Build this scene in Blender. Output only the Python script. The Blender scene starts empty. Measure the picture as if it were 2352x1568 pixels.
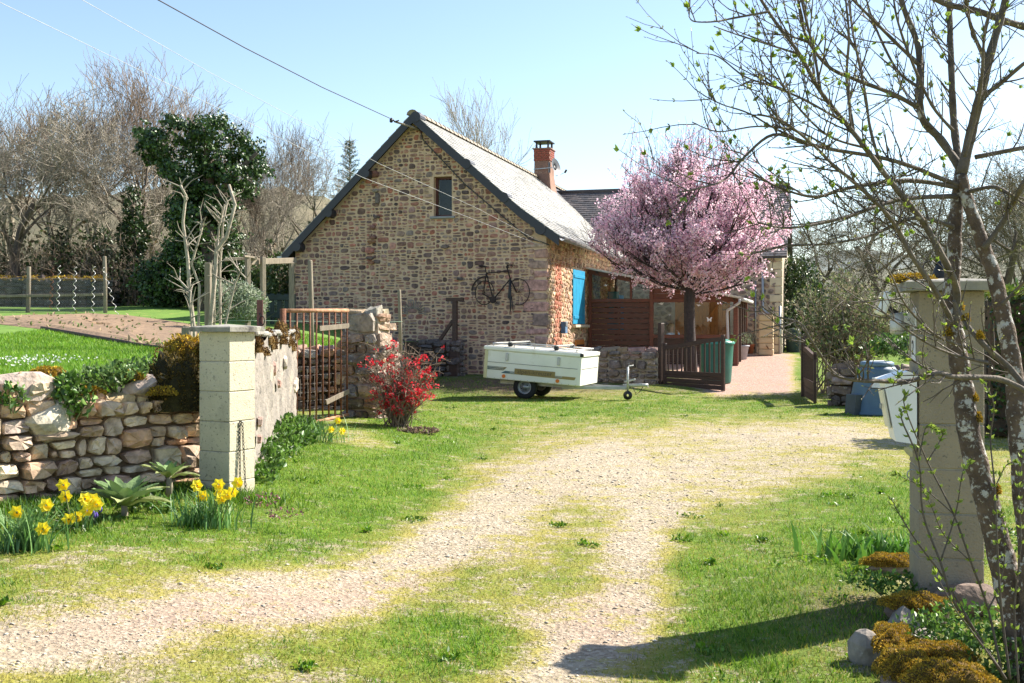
import bpy, math, random
import numpy as np
from mathutils import Vector, Matrix, Quaternion
R = math.radians
scn = bpy.context.scene
col = scn.collection

# ---------------------------------------------------------------- camera
# measures read off the photograph in a 2352 px wide view: focal length in px, eye level and centre column
F = 2522.0; EYE = 1.6; HX = 1176.0; HY = 748.0
cam_d = bpy.data.cameras.new('camera'); cam = bpy.data.objects.new('camera', cam_d); col.objects.link(cam)
cam.location = (0, 0, EYE); cam.rotation_euler = (R(90), 0, 0)
cam_d.sensor_width = 36; cam_d.lens = 36 * F / 2352; cam_d.shift_y = -36 / 2352
cam_d.clip_start = 0.05; cam_d.clip_end = 3000
scn.camera = cam

# ---------------------------------------------------------------- sky and sun
SUN_EL = R(40); SUN_AZ = Vector((0.880, 0.475))
SUN = Vector((SUN_AZ.x * math.cos(SUN_EL), SUN_AZ.y * math.cos(SUN_EL), math.sin(SUN_EL)))
world = bpy.data.worlds.new('World'); scn.world = world; world.use_nodes = True
wn = world.node_tree; wn.nodes.clear()
sky = wn.nodes.new('ShaderNodeTexSky'); sky.sky_type = 'NISHITA'; sky.sun_disc = False
sky.sun_elevation = SUN_EL; sky.sun_rotation = math.atan2(SUN.x, SUN.y)
sky.altitude = 300; sky.air_density = 1.0; sky.dust_density = 0.5; sky.ozone_density = 0.7
bg = wn.nodes.new('ShaderNodeBackground'); bg.inputs['Strength'].default_value = 0.092
wo = wn.nodes.new('ShaderNodeOutputWorld')
wn.links.new(sky.outputs[0], bg.inputs['Color']); wn.links.new(bg.outputs[0], wo.inputs['Surface'])
sun_d = bpy.data.lights.new('sun', 'SUN'); sun_d.energy = 5.0; sun_d.angle = R(0.53); sun_d.color = (1.0, 0.93, 0.82)
sun_o = bpy.data.objects.new('sun', sun_d); col.objects.link(sun_o); sun_o.location = (20, 0, 20)
sun_o.rotation_euler = SUN.to_track_quat('Z', 'Y').to_euler()
scn.view_settings.view_transform = 'Standard'; scn.view_settings.look = 'None'
scn.view_settings.exposure = 1.36; scn.view_settings.gamma = 1.0
scn.cycles.max_bounces = 6; scn.cycles.transparent_max_bounces = 8

# ---------------------------------------------------------------- helpers
def P(px, py, Y): return Vector(((px - HX) / F * Y, Y, EYE - (py - HY) / F * Y))
def G(px, py, z=0.0): return P(px, py, F * (EYE - z) / (py - HY))
def sm(a, b, x):
    t = np.clip((x - a) / (b - a), 0, 1); return t * t * (3 - 2 * t)
def lerp(a, b, t): return a + (b - a) * t

def tag(o, label=None, cat=None, group=None, kind=None):
    if label: o['label'] = label
    if cat: o['category'] = cat
    if group: o['group'] = group
    if kind: o['kind'] = kind
    return o
def empty(name, loc=(0, 0, 0), rz=0.0, label=None, cat=None, group=None, kind=None):
    o = bpy.data.objects.new(name, None); col.objects.link(o); o.location = loc; o.rotation_euler = (0, 0, rz)
    o.empty_display_size = 0.2
    return tag(o, label, cat, group, kind)
def link(name, me, mat=None, parent=None, smooth=False):
    o = bpy.data.objects.new(name, me); col.objects.link(o)
    if mat is not None and not me.materials: me.materials.append(mat)
    if parent is not None: o.parent = parent
    return o
def npmesh(name, V, faces, cols=None, smooth=False):
    """V (N,3); faces (M,k) array of one size; cols (N,3) point colours"""
    me = bpy.data.meshes.new(name)
    V = np.asarray(V, dtype=np.float32); faces = np.asarray(faces, dtype=np.int32)
    k = faces.shape[1]; M = len(faces)
    me.vertices.add(len(V)); me.vertices.foreach_set('co', V.ravel())
    me.loops.add(M * k); me.loops.foreach_set('vertex_index', faces.ravel())
    me.polygons.add(M); me.polygons.foreach_set('loop_start', np.arange(0, M * k, k, dtype=np.int32))
    if smooth: me.polygons.foreach_set('use_smooth', np.ones(M, dtype=bool))
    if cols is not None:
        a = me.color_attributes.new('Col', 'FLOAT_COLOR', 'POINT')
        c4 = np.ones((len(V), 4), dtype=np.float32); c4[:, :3] = cols
        a.data.foreach_set('color', c4.ravel())
    me.update(calc_edges=True); me.validate()
    return me

class MB:
    def __init__(s): s.v = []; s.f = []; s.c = []; s.cc = None; s.sm = []
    def color(s, c): s.cc = c; return s
    def add(s, vs, fs, smooth=False):
        n = len(s.v); s.v += [tuple(p) for p in vs]; s.f += [tuple(i + n for i in f) for f in fs]
        s.sm += [smooth] * len(fs); s.c += [s.cc or (1, 1, 1)] * len(vs); return s
    def box(s, c, size, ch=0.0, rot=None, rz=None):
        hx, hy, hz = size[0] / 2, size[1] / 2, size[2] / 2
        M = rot if rot is not None else (Matrix.Rotation(rz, 3, 'Z') if rz else None)
        c = Vector(c)
        def T(p): p = Vector(p); return (M @ p if M is not None else p) + c
        if ch <= 0:
            vs = [T((x * hx, y * hy, z * hz)) for x in (-1, 1) for y in (-1, 1) for z in (-1, 1)]
            return s.add(vs, [(0, 1, 3, 2), (4, 6, 7, 5), (0, 4, 5, 1), (2, 3, 7, 6), (0, 2, 6, 4), (1, 5, 7, 3)])
        ch = min(ch, hx * .9, hy * .9, hz * .9)
        h = (hx, hy, hz); vs = []; ix = {}
        for sx in (-1, 1):
            for sy in (-1, 1):
                for sz in (-1, 1):
                    for a in range(3):
                        q = [sx * (hx - ch), sy * (hy - ch), sz * (hz - ch)]; q[a] = (sx, sy, sz)[a] * h[a]
                        ix[(sx, sy, sz, a)] = len(vs); vs.append(T(q))
        fs = []
        for a in range(3):
            b, d = (a + 1) % 3, (a + 2) % 3
            for sg in (-1, 1):
                q = []
                for (i, j) in ((-1, -1), (1, -1), (1, 1), (-1, 1)):
                    k = [0, 0, 0]; k[a] = sg; k[b] = i; k[d] = j; q.append(ix[(*k, a)])
                fs.append(tuple(q if sg > 0 else q[::-1]))
            for i in (-1, 1):
                for j in (-1, 1):
                    def id_(e, ax):
                        k = [0, 0, 0]; k[a] = e; k[b] = i; k[d] = j; return ix[(*k, ax)]
                    q = (id_(-1, b), id_(1, b), id_(1, d), id_(-1, d)); fs.append(q if i * j > 0 else q[::-1])
        for sx in (-1, 1):
            for sy in (-1, 1):
                for sz in (-1, 1):
                    q = (ix[(sx, sy, sz, 0)], ix[(sx, sy, sz, 1)], ix[(sx, sy, sz, 2)])
                    fs.append(q if sx * sy * sz > 0 else q[::-1])
        return s.add(vs, fs)
    def tube(s, pts, rad, n=8, cap=True, smooth=True):
        pts = [Vector(p) for p in pts]; k = len(pts)
        if not hasattr(rad, '__len__'): rad = [rad] * k
        up = None; vs = []
        for i in range(k):
            d = (pts[min(i + 1, k - 1)] - pts[max(i - 1, 0)])
            d = d.normalized() if d.length > 1e-9 else Vector((0, 0, 1))
            if up is None:
                up = Vector((0, 0, 1)) if abs(d.z) < .9 else Vector((1, 0, 0))
            a = up - d * up.dot(d)
            if a.length < 1e-5: a = d.orthogonal()
            a.normalize(); b = d.cross(a); up = a
            for j in range(n):
                t = 2 * math.pi * j / n; vs.append(pts[i] + (a * math.cos(t) + b * math.sin(t)) * rad[i])
        fs = [(i * n + j, i * n + (j + 1) % n, (i + 1) * n + (j + 1) % n, (i + 1) * n + j) for i in range(k - 1) for j in range(n)]
        s.add(vs, fs, smooth)
        if cap:
            m = len(s.v) - len(vs); s.f += [tuple(m + j for j in range(n))[::-1], tuple(m + (k - 1) * n + j for j in range(n))]; s.sm += [False, False]
        return s
    def bar(s, a, b, w, h, ch=0.0, up=(0, 0, 1)):
        a = Vector(a); b = Vector(b); d = b - a; L = d.length; d.normalize(); up = Vector(up)
        y = up.cross(d)
        if y.length < 1e-4: y = d.orthogonal()
        y.normalize(); z = d.cross(y)
        return s.box((a + b) / 2, (L, w, h), ch, Matrix((d, y, z)).transposed())
    def lathe(s, prof, n=16, c=(0, 0, 0), smooth=True, cap=True):
        vs = [(c[0] + r * math.cos(2 * math.pi * j / n), c[1] + r * math.sin(2 * math.pi * j / n), c[2] + z) for r, z in prof for j in range(n)]
        k = len(prof)
        fs = [(i * n + j, i * n + (j + 1) % n, (i + 1) * n + (j + 1) % n, (i + 1) * n + j) for i in range(k - 1) for j in range(n)]
        s.add(vs, fs, smooth)
        if cap:
            m = len(s.v) - len(vs); s.f += [tuple(m + j for j in range(n))[::-1], tuple(m + (k - 1) * n + j for j in range(n))]; s.sm += [False, False]
        return s
    def prism(s, poly, d):
        """poly: 3-D points in a plane, extruded by vector d"""
        d = Vector(d); n = len(poly); vs = [Vector(p) for p in poly] + [Vector(p) + d for p in poly]
        fs = [tuple(range(n))[::-1], tuple(range(n, 2 * n))] + [(i, (i + 1) % n, n + (i + 1) % n, n + i) for i in range(n)]
        return s.add(vs, fs)
    def mesh(s, name, vcol=False):
        me = bpy.data.meshes.new(name); me.from_pydata(s.v, [], s.f)
        me.polygons.foreach_set('use_smooth', s.sm)
        if vcol:
            a = me.color_attributes.new('Col', 'FLOAT_COLOR', 'POINT')
            a.data.foreach_set('color', [x for c in s.c for x in (*c, 1.0)])
        me.update(); return me
    def build(s, name, mat, parent=None, vcol=False):
        return link(name, s.mesh(name, vcol), mat, parent)

# ---- many thin tubes at once
def tubes_np(polys, rads, n=3):
    """polys: list of point lists, rads: list of radius lists -> V, F"""
    by = {}
    for p, r in zip(polys, rads): by.setdefault(len(p), []).append((p, r))
    Vs = []; Fs = []; off = 0
    for k, lst in by.items():
        A = np.array([p for p, _ in lst], dtype=np.float64); Rr = np.array([r for _, r in lst], dtype=np.float64); M = len(A)
        d = A[:, -1] - A[:, 0]; d /= np.linalg.norm(d, axis=1, keepdims=True) + 1e-9
        ref = np.where(np.abs(d[:, 2:3]) < .8, np.array([[0, 0, 1.]]), np.array([[1., 0, 0]]))
        a = np.cross(d, ref); a /= np.linalg.norm(a, axis=1, keepdims=True) + 1e-9; b = np.cross(d, a)
        th = np.arange(n) * 2 * np.pi / n
        ring = a[:, None, :] * np.cos(th)[None, :, None] + b[:, None, :] * np.sin(th)[None, :, None]
        V = A[:, :, None, :] + ring[:, None, :, :] * Rr[:, :, None, None]
        i = np.arange(k - 1)[:, None]; j = np.arange(n)[None, :]
        f = np.stack([i * n + j, i * n + (j + 1) % n, (i + 1) * n + (j + 1) % n, (i + 1) * n + j], -1).reshape(-1, 4)
        Ff = f[None] + (np.arange(M) * k * n)[:, None, None] + off
        Vs.append(V.reshape(-1, 3)); Fs.append(Ff.reshape(-1, 4)); off += M * k * n
    return np.concatenate(Vs), np.concatenate(Fs)
def tubes_obj(name, polys, rads, n, mat, parent=None, smooth=True):
    V, Fc = tubes_np(polys, rads, n)
    return link(name, npmesh(name, V, Fc, smooth=smooth), mat, parent)

NPR = np.random.default_rng(7)
def unit(n, rng=NPR):
    v = rng.normal(size=(n, 3)); return v / np.linalg.norm(v, axis=1, keepdims=True)
def leaves_mesh(name, pos, size, cols, rng=NPR, aspect=.55, axis=None, spread=1.0, nrm=None, fold=.18, faceup=0.0):
    """each leaf a folded four-point blade (2 triangles).  axis: preferred growth direction"""
    pos = np.asarray(pos, float); n = len(pos); size = np.broadcast_to(np.asarray(size, float), (n,))
    d = unit(n, rng)
    if axis is not None: d = np.asarray(axis) + d * spread
    d /= np.linalg.norm(d, axis=1, keepdims=True) + 1e-9
    q = unit(n, rng); q[:, 2] += faceup
    if nrm is not None: q = np.asarray(nrm) + .6 * q
    w = np.cross(d, q); w /= np.linalg.norm(w, axis=1, keepdims=True) + 1e-9
    up = np.cross(w, d)
    s = size[:, None]
    mid = pos + d * s * .5
    V = np.stack([pos, mid + w * s * aspect * .5 + up * s * fold, pos + d * s, mid - w * s * aspect * .5 + up * s * fold], 1)
    b = np.arange(n)[:, None] * 4
    Fc = np.concatenate([b + np.array([[0, 1, 2]]), b + np.array([[0, 2, 3]])])
    return npmesh(name, V.reshape(-1, 3), Fc, np.repeat(np.asarray(cols), 4, axis=0))
def blades_mesh(name, pos, h, w, cols, lean, rng=NPR, curve=.5, seg=1):
    """grass / strap leaves: tapered, bent strips"""
    pos = np.asarray(pos, float); n = len(pos); h = np.broadcast_to(np.asarray(h, float), (n,))[:, None]; w = np.broadcast_to(np.asarray(w, float), (n,))[:, None]
    a = rng.uniform(0, 2 * np.pi, n); d = np.stack([np.cos(a), np.sin(a), 0 * a], 1); sd = np.stack([-np.sin(a), np.cos(a), 0 * a], 1)
    tw = rng.uniform(-1.2, 1.2, n); c, s_ = np.cos(tw)[:, None], np.sin(tw)[:, None]; sd = sd * c + d * s_
    L = np.broadcast_to(np.asarray(lean, float), (n,))[:, None] * rng.uniform(.2, 1, (n, 1)); up = np.array([[0, 0, 1.]])
    if seg == 1:
        V = np.stack([pos - sd * w / 2, pos + sd * w / 2, pos + up * h + d * L * h], 1); k = 3
        Fc = (np.arange(n)[:, None] * 3 + np.array([[0, 1, 2]]))
        return npmesh(name, V.reshape(-1, 3), Fc, np.repeat(cols, 3, axis=0))
    rows = []
    for i in range(seg + 1):
        t = i / seg; ww = w * (1 - t ** 2.2) * .5 + .0004
        c0 = pos + up * h * (t - curve * L * t * t * .5) + d * L * h * t ** (1 + curve)
        rows += [c0 - sd * ww, c0 + sd * ww]
    V = np.stack(rows, 1); m = 2 * (seg + 1); b = (np.arange(n) * m)[:, None]
    Fc = np.concatenate([b + np.array([[2 * i, 2 * i + 1, 2 * i + 3, 2 * i + 2]]) for i in range(seg)])
    return npmesh(name, V.reshape(-1, 3), Fc, np.repeat(cols, m, axis=0), smooth=True)
def mixcols(n, palette, rng=NPR, jit=.12):
    pal = np.array(palette); a = pal[rng.integers(0, len(pal), n)]; b = pal[rng.integers(0, len(pal), n)]
    t = rng.uniform(0, 1, (n, 1)); c = a * t + b * (1 - t)
    return np.clip(c * (1 + rng.normal(0, jit, (n, 1))), 0.002, 1)

# ---------------------------------------------------------------- materials
def M_(name, c1=(.5, .5, .5), c2=None, scale=6.0, rough=.85, bump=.25, bscale=None, vcol=False, vary=.35, trans=0.0, metal=0.0,
       spots=None, spec=None, stretch=None, detail=5.0, c3=None, coat=None, emis=None):
    """spots: list of (colour, noise scale, threshold lo, hi).  stretch: xyz scaling of the noise space."""
    m = bpy.data.materials.new(name); m.use_nodes = True; nt = m.node_tree; N = nt.nodes; Lk = nt.links
    bs = N['Principled BSDF']; out = N['Material Output']
    geo = N.new('ShaderNodeNewGeometry'); tc = N.new('ShaderNodeTexCoord')
    mp = N.new('ShaderNodeMapping'); Lk.new(geo.outputs['Position'], mp.inputs['Vector'])
    if stretch:
        Lk.new(tc.outputs['Object'], mp.inputs['Vector']); mp.inputs['Scale'].default_value = stretch
    nz = N.new('ShaderNodeTexNoise'); nz.inputs['Scale'].default_value = scale; nz.inputs['Detail'].default_value = detail; nz.inputs['Roughness'].default_value = .6
    Lk.new(mp.outputs[0], nz.inputs['Vector'])
    if vcol:
        at = N.new('ShaderNodeAttribute'); at.attribute_name = 'Col'
        mr = N.new('ShaderNodeMapRange'); mr.inputs['From Min'].default_value = .3; mr.inputs['From Max'].default_value = .7
        mr.inputs['To Min'].default_value = 1 - vary; mr.inputs['To Max'].default_value = 1 + vary
        Lk.new(nz.outputs['Fac'], mr.inputs['Value'])
        mx = N.new('ShaderNodeVectorMath'); mx.operation = 'SCALE'; Lk.new(at.outputs['Color'], mx.inputs[0]); Lk.new(mr.outputs[0], mx.inputs['Scale'])
        cur = mx.outputs[0]
    else:
        c2 = c2 or tuple(x * .7 for x in c1)
        rp = N.new('ShaderNodeValToRGB'); rp.color_ramp.elements[0].position = .32; rp.color_ramp.elements[1].position = .68
        rp.color_ramp.elements[0].color = (*c2, 1); rp.color_ramp.elements[1].color = (*c1, 1)
        if c3: e = rp.color_ramp.elements.new(.5); e.color = (*c3, 1)
        Lk.new(nz.outputs['Fac'], rp.inputs['Fac']); cur = rp.outputs['Color']
    for (sc_, ss, lo, hi) in (spots or []):
        n2 = N.new('ShaderNodeTexNoise'); n2.inputs['Scale'].default_value = ss; n2.inputs['Detail'].default_value = 6; n2.inputs['Roughness'].default_value = .65
        Lk.new(mp.outputs[0], n2.inputs['Vector'])
        m2 = N.new('ShaderNodeMapRange'); m2.inputs['From Min'].default_value = lo; m2.inputs['From Max'].default_value = hi
        Lk.new(n2.outputs['Fac'], m2.inputs['Value'])
        mi = N.new('ShaderNodeMix'); mi.data_type = 'RGBA'; Lk.new(m2.outputs[0], mi.inputs['Factor']); Lk.new(cur, mi.inputs['A']); mi.inputs['B'].default_value = (*sc_, 1)
        cur = mi.outputs['Result']
    Lk.new(cur, bs.inputs['Base Color'])
    bs.inputs['Roughness'].default_value = rough; bs.inputs['Metallic'].default_value = metal
    if spec is not None: bs.inputs['Specular IOR Level'].default_value = spec
    if coat: bs.inputs['Coat Weight'].default_value = coat
    if bump:
        nb = N.new('ShaderNodeTexNoise'); nb.inputs['Scale'].default_value = bscale or scale * 4; nb.inputs['Detail'].default_value = 4
        Lk.new(mp.outputs[0], nb.inputs['Vector'])
        bp = N.new('ShaderNodeBump'); bp.inputs['Strength'].default_value = bump; bp.inputs['Distance'].default_value = .02
        Lk.new(nb.outputs['Fac'], bp.inputs['Height']); Lk.new(bp.outputs[0], bs.inputs['Normal'])
    if trans:
        tr = N.new('ShaderNodeBsdfTranslucent'); Lk.new(cur, tr.inputs['Color']); ms = N.new('ShaderNodeMixShader'); ms.inputs[0].default_value = trans
        Lk.new(bs.outputs[0], ms.inputs[1]); Lk.new(tr.outputs[0], ms.inputs[2]); Lk.new(ms.outputs[0], out.inputs['Surface'])
    return m
def M_glass(name, tint=(.9, .95, .95), rough=.02, alpha=.85):
    m = bpy.data.materials.new(name); m.use_nodes = True; nt = m.node_tree; N = nt.nodes; Lk = nt.links
    N.remove(N['Principled BSDF']); g = N.new('ShaderNodeBsdfGlossy'); g.inputs['Roughness'].default_value = rough
    t = N.new('ShaderNodeBsdfTransparent'); t.inputs['Color'].default_value = (*tint, 1)
    lw = N.new('ShaderNodeLayerWeight'); pw = N.new('ShaderNodeMath'); pw.operation = 'POWER'; Lk.new(lw.outputs['Facing'], pw.inputs[0]); pw.inputs[1].default_value = 5.0
    fr = N.new('ShaderNodeMapRange'); fr.inputs['To Min'].default_value = .018; fr.inputs['To Max'].default_value = .9; Lk.new(pw.outputs[0], fr.inputs['Value'])
    mx = N.new('ShaderNodeMixShader'); Lk.new(fr.outputs[0], mx.inputs[0]); Lk.new(t.outputs[0], mx.inputs[1]); Lk.new(g.outputs[0], mx.inputs[2])
    Lk.new(mx.outputs[0], N['Material Output'].inputs['Surface'])
    return m

m_stone = M_('stone_faces', vcol=True, scale=9, vary=.45, rough=.9, bump=.5, bscale=26, spots=[((.34, .32, .29), 22, .62, .75)])
m_drystone = M_('dry_stone_faces', vcol=True, scale=9, vary=.45, rough=.92, bump=1.0, bscale=16, spots=[((.30, .15, .05), 3.5, .64, .78), ((.5, .47, .42), 12, .6, .72)])
m_mortar = M_('tan_lime_mortar', (.66, .475, .32), (.50, .35, .235), scale=5, rough=.95, bump=.5, bscale=60)
m_palemortar = M_('pale_lime_mortar', (.52, .42, .33), (.36, .28, .21), scale=5, rough=.95, bump=.5, bscale=60)
m_soil = M_('dark_soil', (.10, .065, .04), (.05, .035, .022), scale=8, rough=1, bump=.6)
m_slate = M_('slates', vcol=True, scale=14, vary=.25, rough=.5, bump=.2, spec=.5)
m_navy = M_('navy_painted_board', (.028, .030, .042), (.018, .019, .027), scale=3, rough=.5, bump=.08)
m_wood_dark = M_('dark_brown_stained_wood', (.080, .038, .023), (.042, .019, .012), scale=5, rough=.6, bump=.25, stretch=(1, 1, 8))
m_wood_red = M_('red_brown_stained_wood', (.17, .050, .024), (.10, .030, .016), scale=4, rough=.55, bump=.2, stretch=(1, 1, 8))
m_wood_mid = M_('mid_red_brown_boards', (.115, .038, .021), (.075, .024, .014), scale=4, rough=.55, bump=.2, stretch=(1, 1, 8))
m_wood_grey = M_('weathered_grey_wood', (.30, .25, .185), (.17, .14, .10), scale=6, rough=.9, bump=.4, stretch=(6, 6, .7))
m_wood_orange = M_('orange_stained_boards', (.56, .19, .03), (.42, .13, .022), scale=4, rough=.55, bump=.2)
m_blue = M_('bright_blue_paint', (.012, .29, .50), (.010, .22, .40), scale=4, rough=.5, bump=.06)
m_zinc = M_('zinc', (.42, .43, .44), (.30, .31, .33), scale=5, rough=.4, metal=.6, bump=.05)
m_black = M_('black_plastic', (.015, .015, .017), (.010, .010, .012), rough=.5, bump=.05)
m_rust = M_('rusty_iron', (.20, .075, .03), (.09, .030, .015), scale=12, rough=.85, bump=.4, spots=[((.36, .20, .11), 7, .58, .7)])
m_rustpale = M_('sun_bleached_rusty_iron', (.42, .24, .13), (.20, .08, .035), scale=9, rough=.85, bump=.3)
m_rustdark = M_('old_dark_iron', (.045, .026, .02), (.018, .012, .011), scale=16, rough=.8, bump=.3)
m_glass = M_glass('window_glass')
m_block = M_('cream_reconstituted_stone', (.60, .54, .39), (.47, .42, .30), scale=3.2, rough=.92, bump=.35, bscale=90, spots=[((.36, .32, .24), 3.2, .50, .74), ((.17, .155, .125), 44, .57, .68)])
m_blockgrey = M_('weathered_reconstituted_stone', (.33, .275, .195), (.24, .20, .15), scale=3.0, rough=.95, bump=.5, bscale=80, spots=[((.10, .09, .075), 42, .60, .70)])
m_cap = M_('weathered_concrete_cap', (.36, .34, .28), (.20, .19, .165), scale=6, rough=.95, bump=.4, spots=[((.06, .055, .05), 4, .55, .66)])
m_moss = M_('orange_moss', vcol=True, scale=20, vary=.4, rough=1, bump=.4, trans=.15)
m_leaf = M_('leaves', vcol=True, scale=2, vary=.15, rough=.45, bump=0, trans=.35)
m_leafdull = M_('soft_leaves', vcol=True, scale=2, vary=.15, rough=.75, bump=0, trans=.3)
m_petal = M_('petals', vcol=True, scale=2, vary=.08, rough=.7, bump=0, trans=.5)
m_ivy = M_('glossy_ivy_leaves', vcol=True, scale=2, vary=.2, rough=.42, bump=0, trans=.15)
m_grass = M_('grass_blades', vcol=True, scale=1.2, vary=.2, rough=.6, bump=0, trans=.4)
m_bark = M_('grey_brown_bark', (.17, .135, .10), (.085, .065, .05), scale=14, rough=.95, bump=.5)
m_barkpale = M_('pale_bark', (.46, .40, .31), (.26, .22, .165), scale=9, rough=.95, bump=.4)  # pale is the bark's own colour
m_barkdark = M_('dark_cherry_bark', (.060, .040, .036), (.028, .019, .018), scale=14, rough=.9, bump=.5)
m_twig = M_('bare_twigs', (.27, .20, .14), (.15, .11, .08), scale=3, rough=.9, bump=0)
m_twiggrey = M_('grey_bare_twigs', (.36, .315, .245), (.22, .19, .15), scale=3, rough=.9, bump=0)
m_pebble = M_('pebbles', vcol=True, scale=30, vary=.2, rough=.9, bump=.2)
m_white = M_('white_painted_panel', (.82, .80, .72), (.75, .73, .64), scale=2.5, rough=.4, bump=.03, spots=[((.58, .53, .40), 3.5, .58, .82)])
m_whitemetal = M_('white_enamel', (.78, .79, .80), (.73, .74, .75), scale=3, rough=.35, bump=.02)
m_plaster = M_('stained_pink_render', (.33, .19, .135), (.22, .125, .09), scale=3, rough=.95, bump=.4, spots=[((.45, .36, .28), 6, .62, .75)])
m_terracotta = M_('terracotta', (.42, .15, .075), (.33, .11, .055), rough=.85, bump=.1)
# ---------------------------------------------------------------- terrain
def zlow(x, y):
    x = np.asarray(x, float); y = np.asarray(y, float)
    z = .043 * np.clip(y - 25, 0, 35) + .2 * sm(-.3, -2.8, x) * (1 - sm(18, 23, y))
    z = z + .018 * np.sin(x * 1.7 + y * .6) * np.cos(y * 1.1 - x * .4) * (1 - sm(30, 40, y))
    return z + .015 * np.clip(y - 60, 0, 500) * sm(60, 140, y)
def zter(x, y):
    x = np.asarray(x, float); y = np.asarray(y, float)
    s = .008 + .022 * sm(-3, -6, x) + .02 * sm(-5, -11, x)
    return 1.0 + s * np.clip(y - 10, -2, 40) + .02 * np.sin(x * .9 + y * .5) + .04 * np.clip(y - 50, 0, 400) * sm(50, 100, y)
# pools of thin / thick turf on the drive, as places on the ground (pixel columns and rows of the ground in the photograph)
_TR = [([(0, 1575), (300, 1510), (500, 1455), (800, 1375), (950, 1300), (1100, 1200), (1250, 1100), (1400, 1050)], 34, .9),
       ([(1230, 1600), (1360, 1470), (1440, 1400), (1460, 1330), (1470, 1240), (1500, 1150)], 30, .75)]
_BL = [(1600, 1075, 460, 60, -.75), (1850, 1000, 300, 26, -.8), (1350, 1120, 240, 50, -.35), (1150, 1230, 150, 50, -.35), (700, 1395, 300, 40, -.5), (1360, 1440, 180, 70, -.5),
       (830, 1040, 70, 25, -.7),
       (300, 1290, 420, 60, .35), (800, 1100, 230, 90, .5), (1000, 1010, 140, 50, .4), (950, 1440, 190, 80, .3), (1080, 1500, 200, 70, .25), (1740, 1330, 250, 110, .35),
       (2020, 1180, 220, 120, .5), (1800, 1480, 250, 120, .3), (1050, 893, 90, 22, .5), (1450, 935, 520, 28, .25), (650, 1200, 200, 60, .35)]
def turf(x, y):
    x = np.asarray(x, float); y = np.maximum(np.asarray(y, float), 1.5)
    px = HX + x / y * F; py = HY + EYE * F / y
    g = np.full(x.shape, .66)
    for pl, w, a in _TR:
        dm = np.full(x.shape, 1e9)
        for (ax, ay), (bx, by) in zip(pl[:-1], pl[1:]):
            L2 = (bx - ax) ** 2 + ((by - ay) * 2) ** 2
            t = np.clip(((px - ax) * (bx - ax) + (py - ay) * (by - ay) * 4) / L2, 0, 1)
            dm = np.minimum(dm, np.hypot(px - ax - t * (bx - ax), (py - ay - t * (by - ay)) * 2) / (1 + (ay - 1000) / 500.0))
        g = g - a * np.exp(-(dm / w / 1.4) ** 2)
    for cx, cy, rx, ry, a in _BL:
        g = g + a * (.72 if a < 0 else 1) * np.exp(-((px - cx) / rx) ** 2 - ((py - cy) / ry) ** 2)
    g = np.where(y > 28.5, .9, g)
    return np.clip(.16 + .84 * g, .15, 1)
def turf_noise(x, y):
    return (np.sin(x * 3.1 + np.sin(y * 2.3) * 1.5) * np.sin(y * 2.7 + np.sin(x * 1.9) * 1.7) + .6 * np.sin(x * 7.3 + y * 3.1 + np.sin(y * 5.7)) * np.sin(y * 6.1 - x * 2.2)) / 1.6 * .75 + .45 * np.sin(x * 13.7 + 2 * np.sin(y * 9.1)) * np.sin(y * 12.3 + 2 * np.sin(x * 8.3))

def grid_mesh(name, xs, ys, zf, cf=None):
    X, Y = np.meshgrid(xs, ys); Z = zf(X, Y); nx, ny = len(xs), len(ys)
    V = np.stack([X, Y, Z], -1).reshape(-1, 3)
    i = np.arange(ny - 1)[:, None]; j = np.arange(nx - 1)[None, :]
    Fc = np.stack([i * nx + j, i * nx + j + 1, (i + 1) * nx + j + 1, (i + 1) * nx + j], -1).reshape(-1, 4)
    return npmesh(name, V, Fc, cf(X, Y).reshape(-1, 3) if cf else None, smooth=True)

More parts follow.
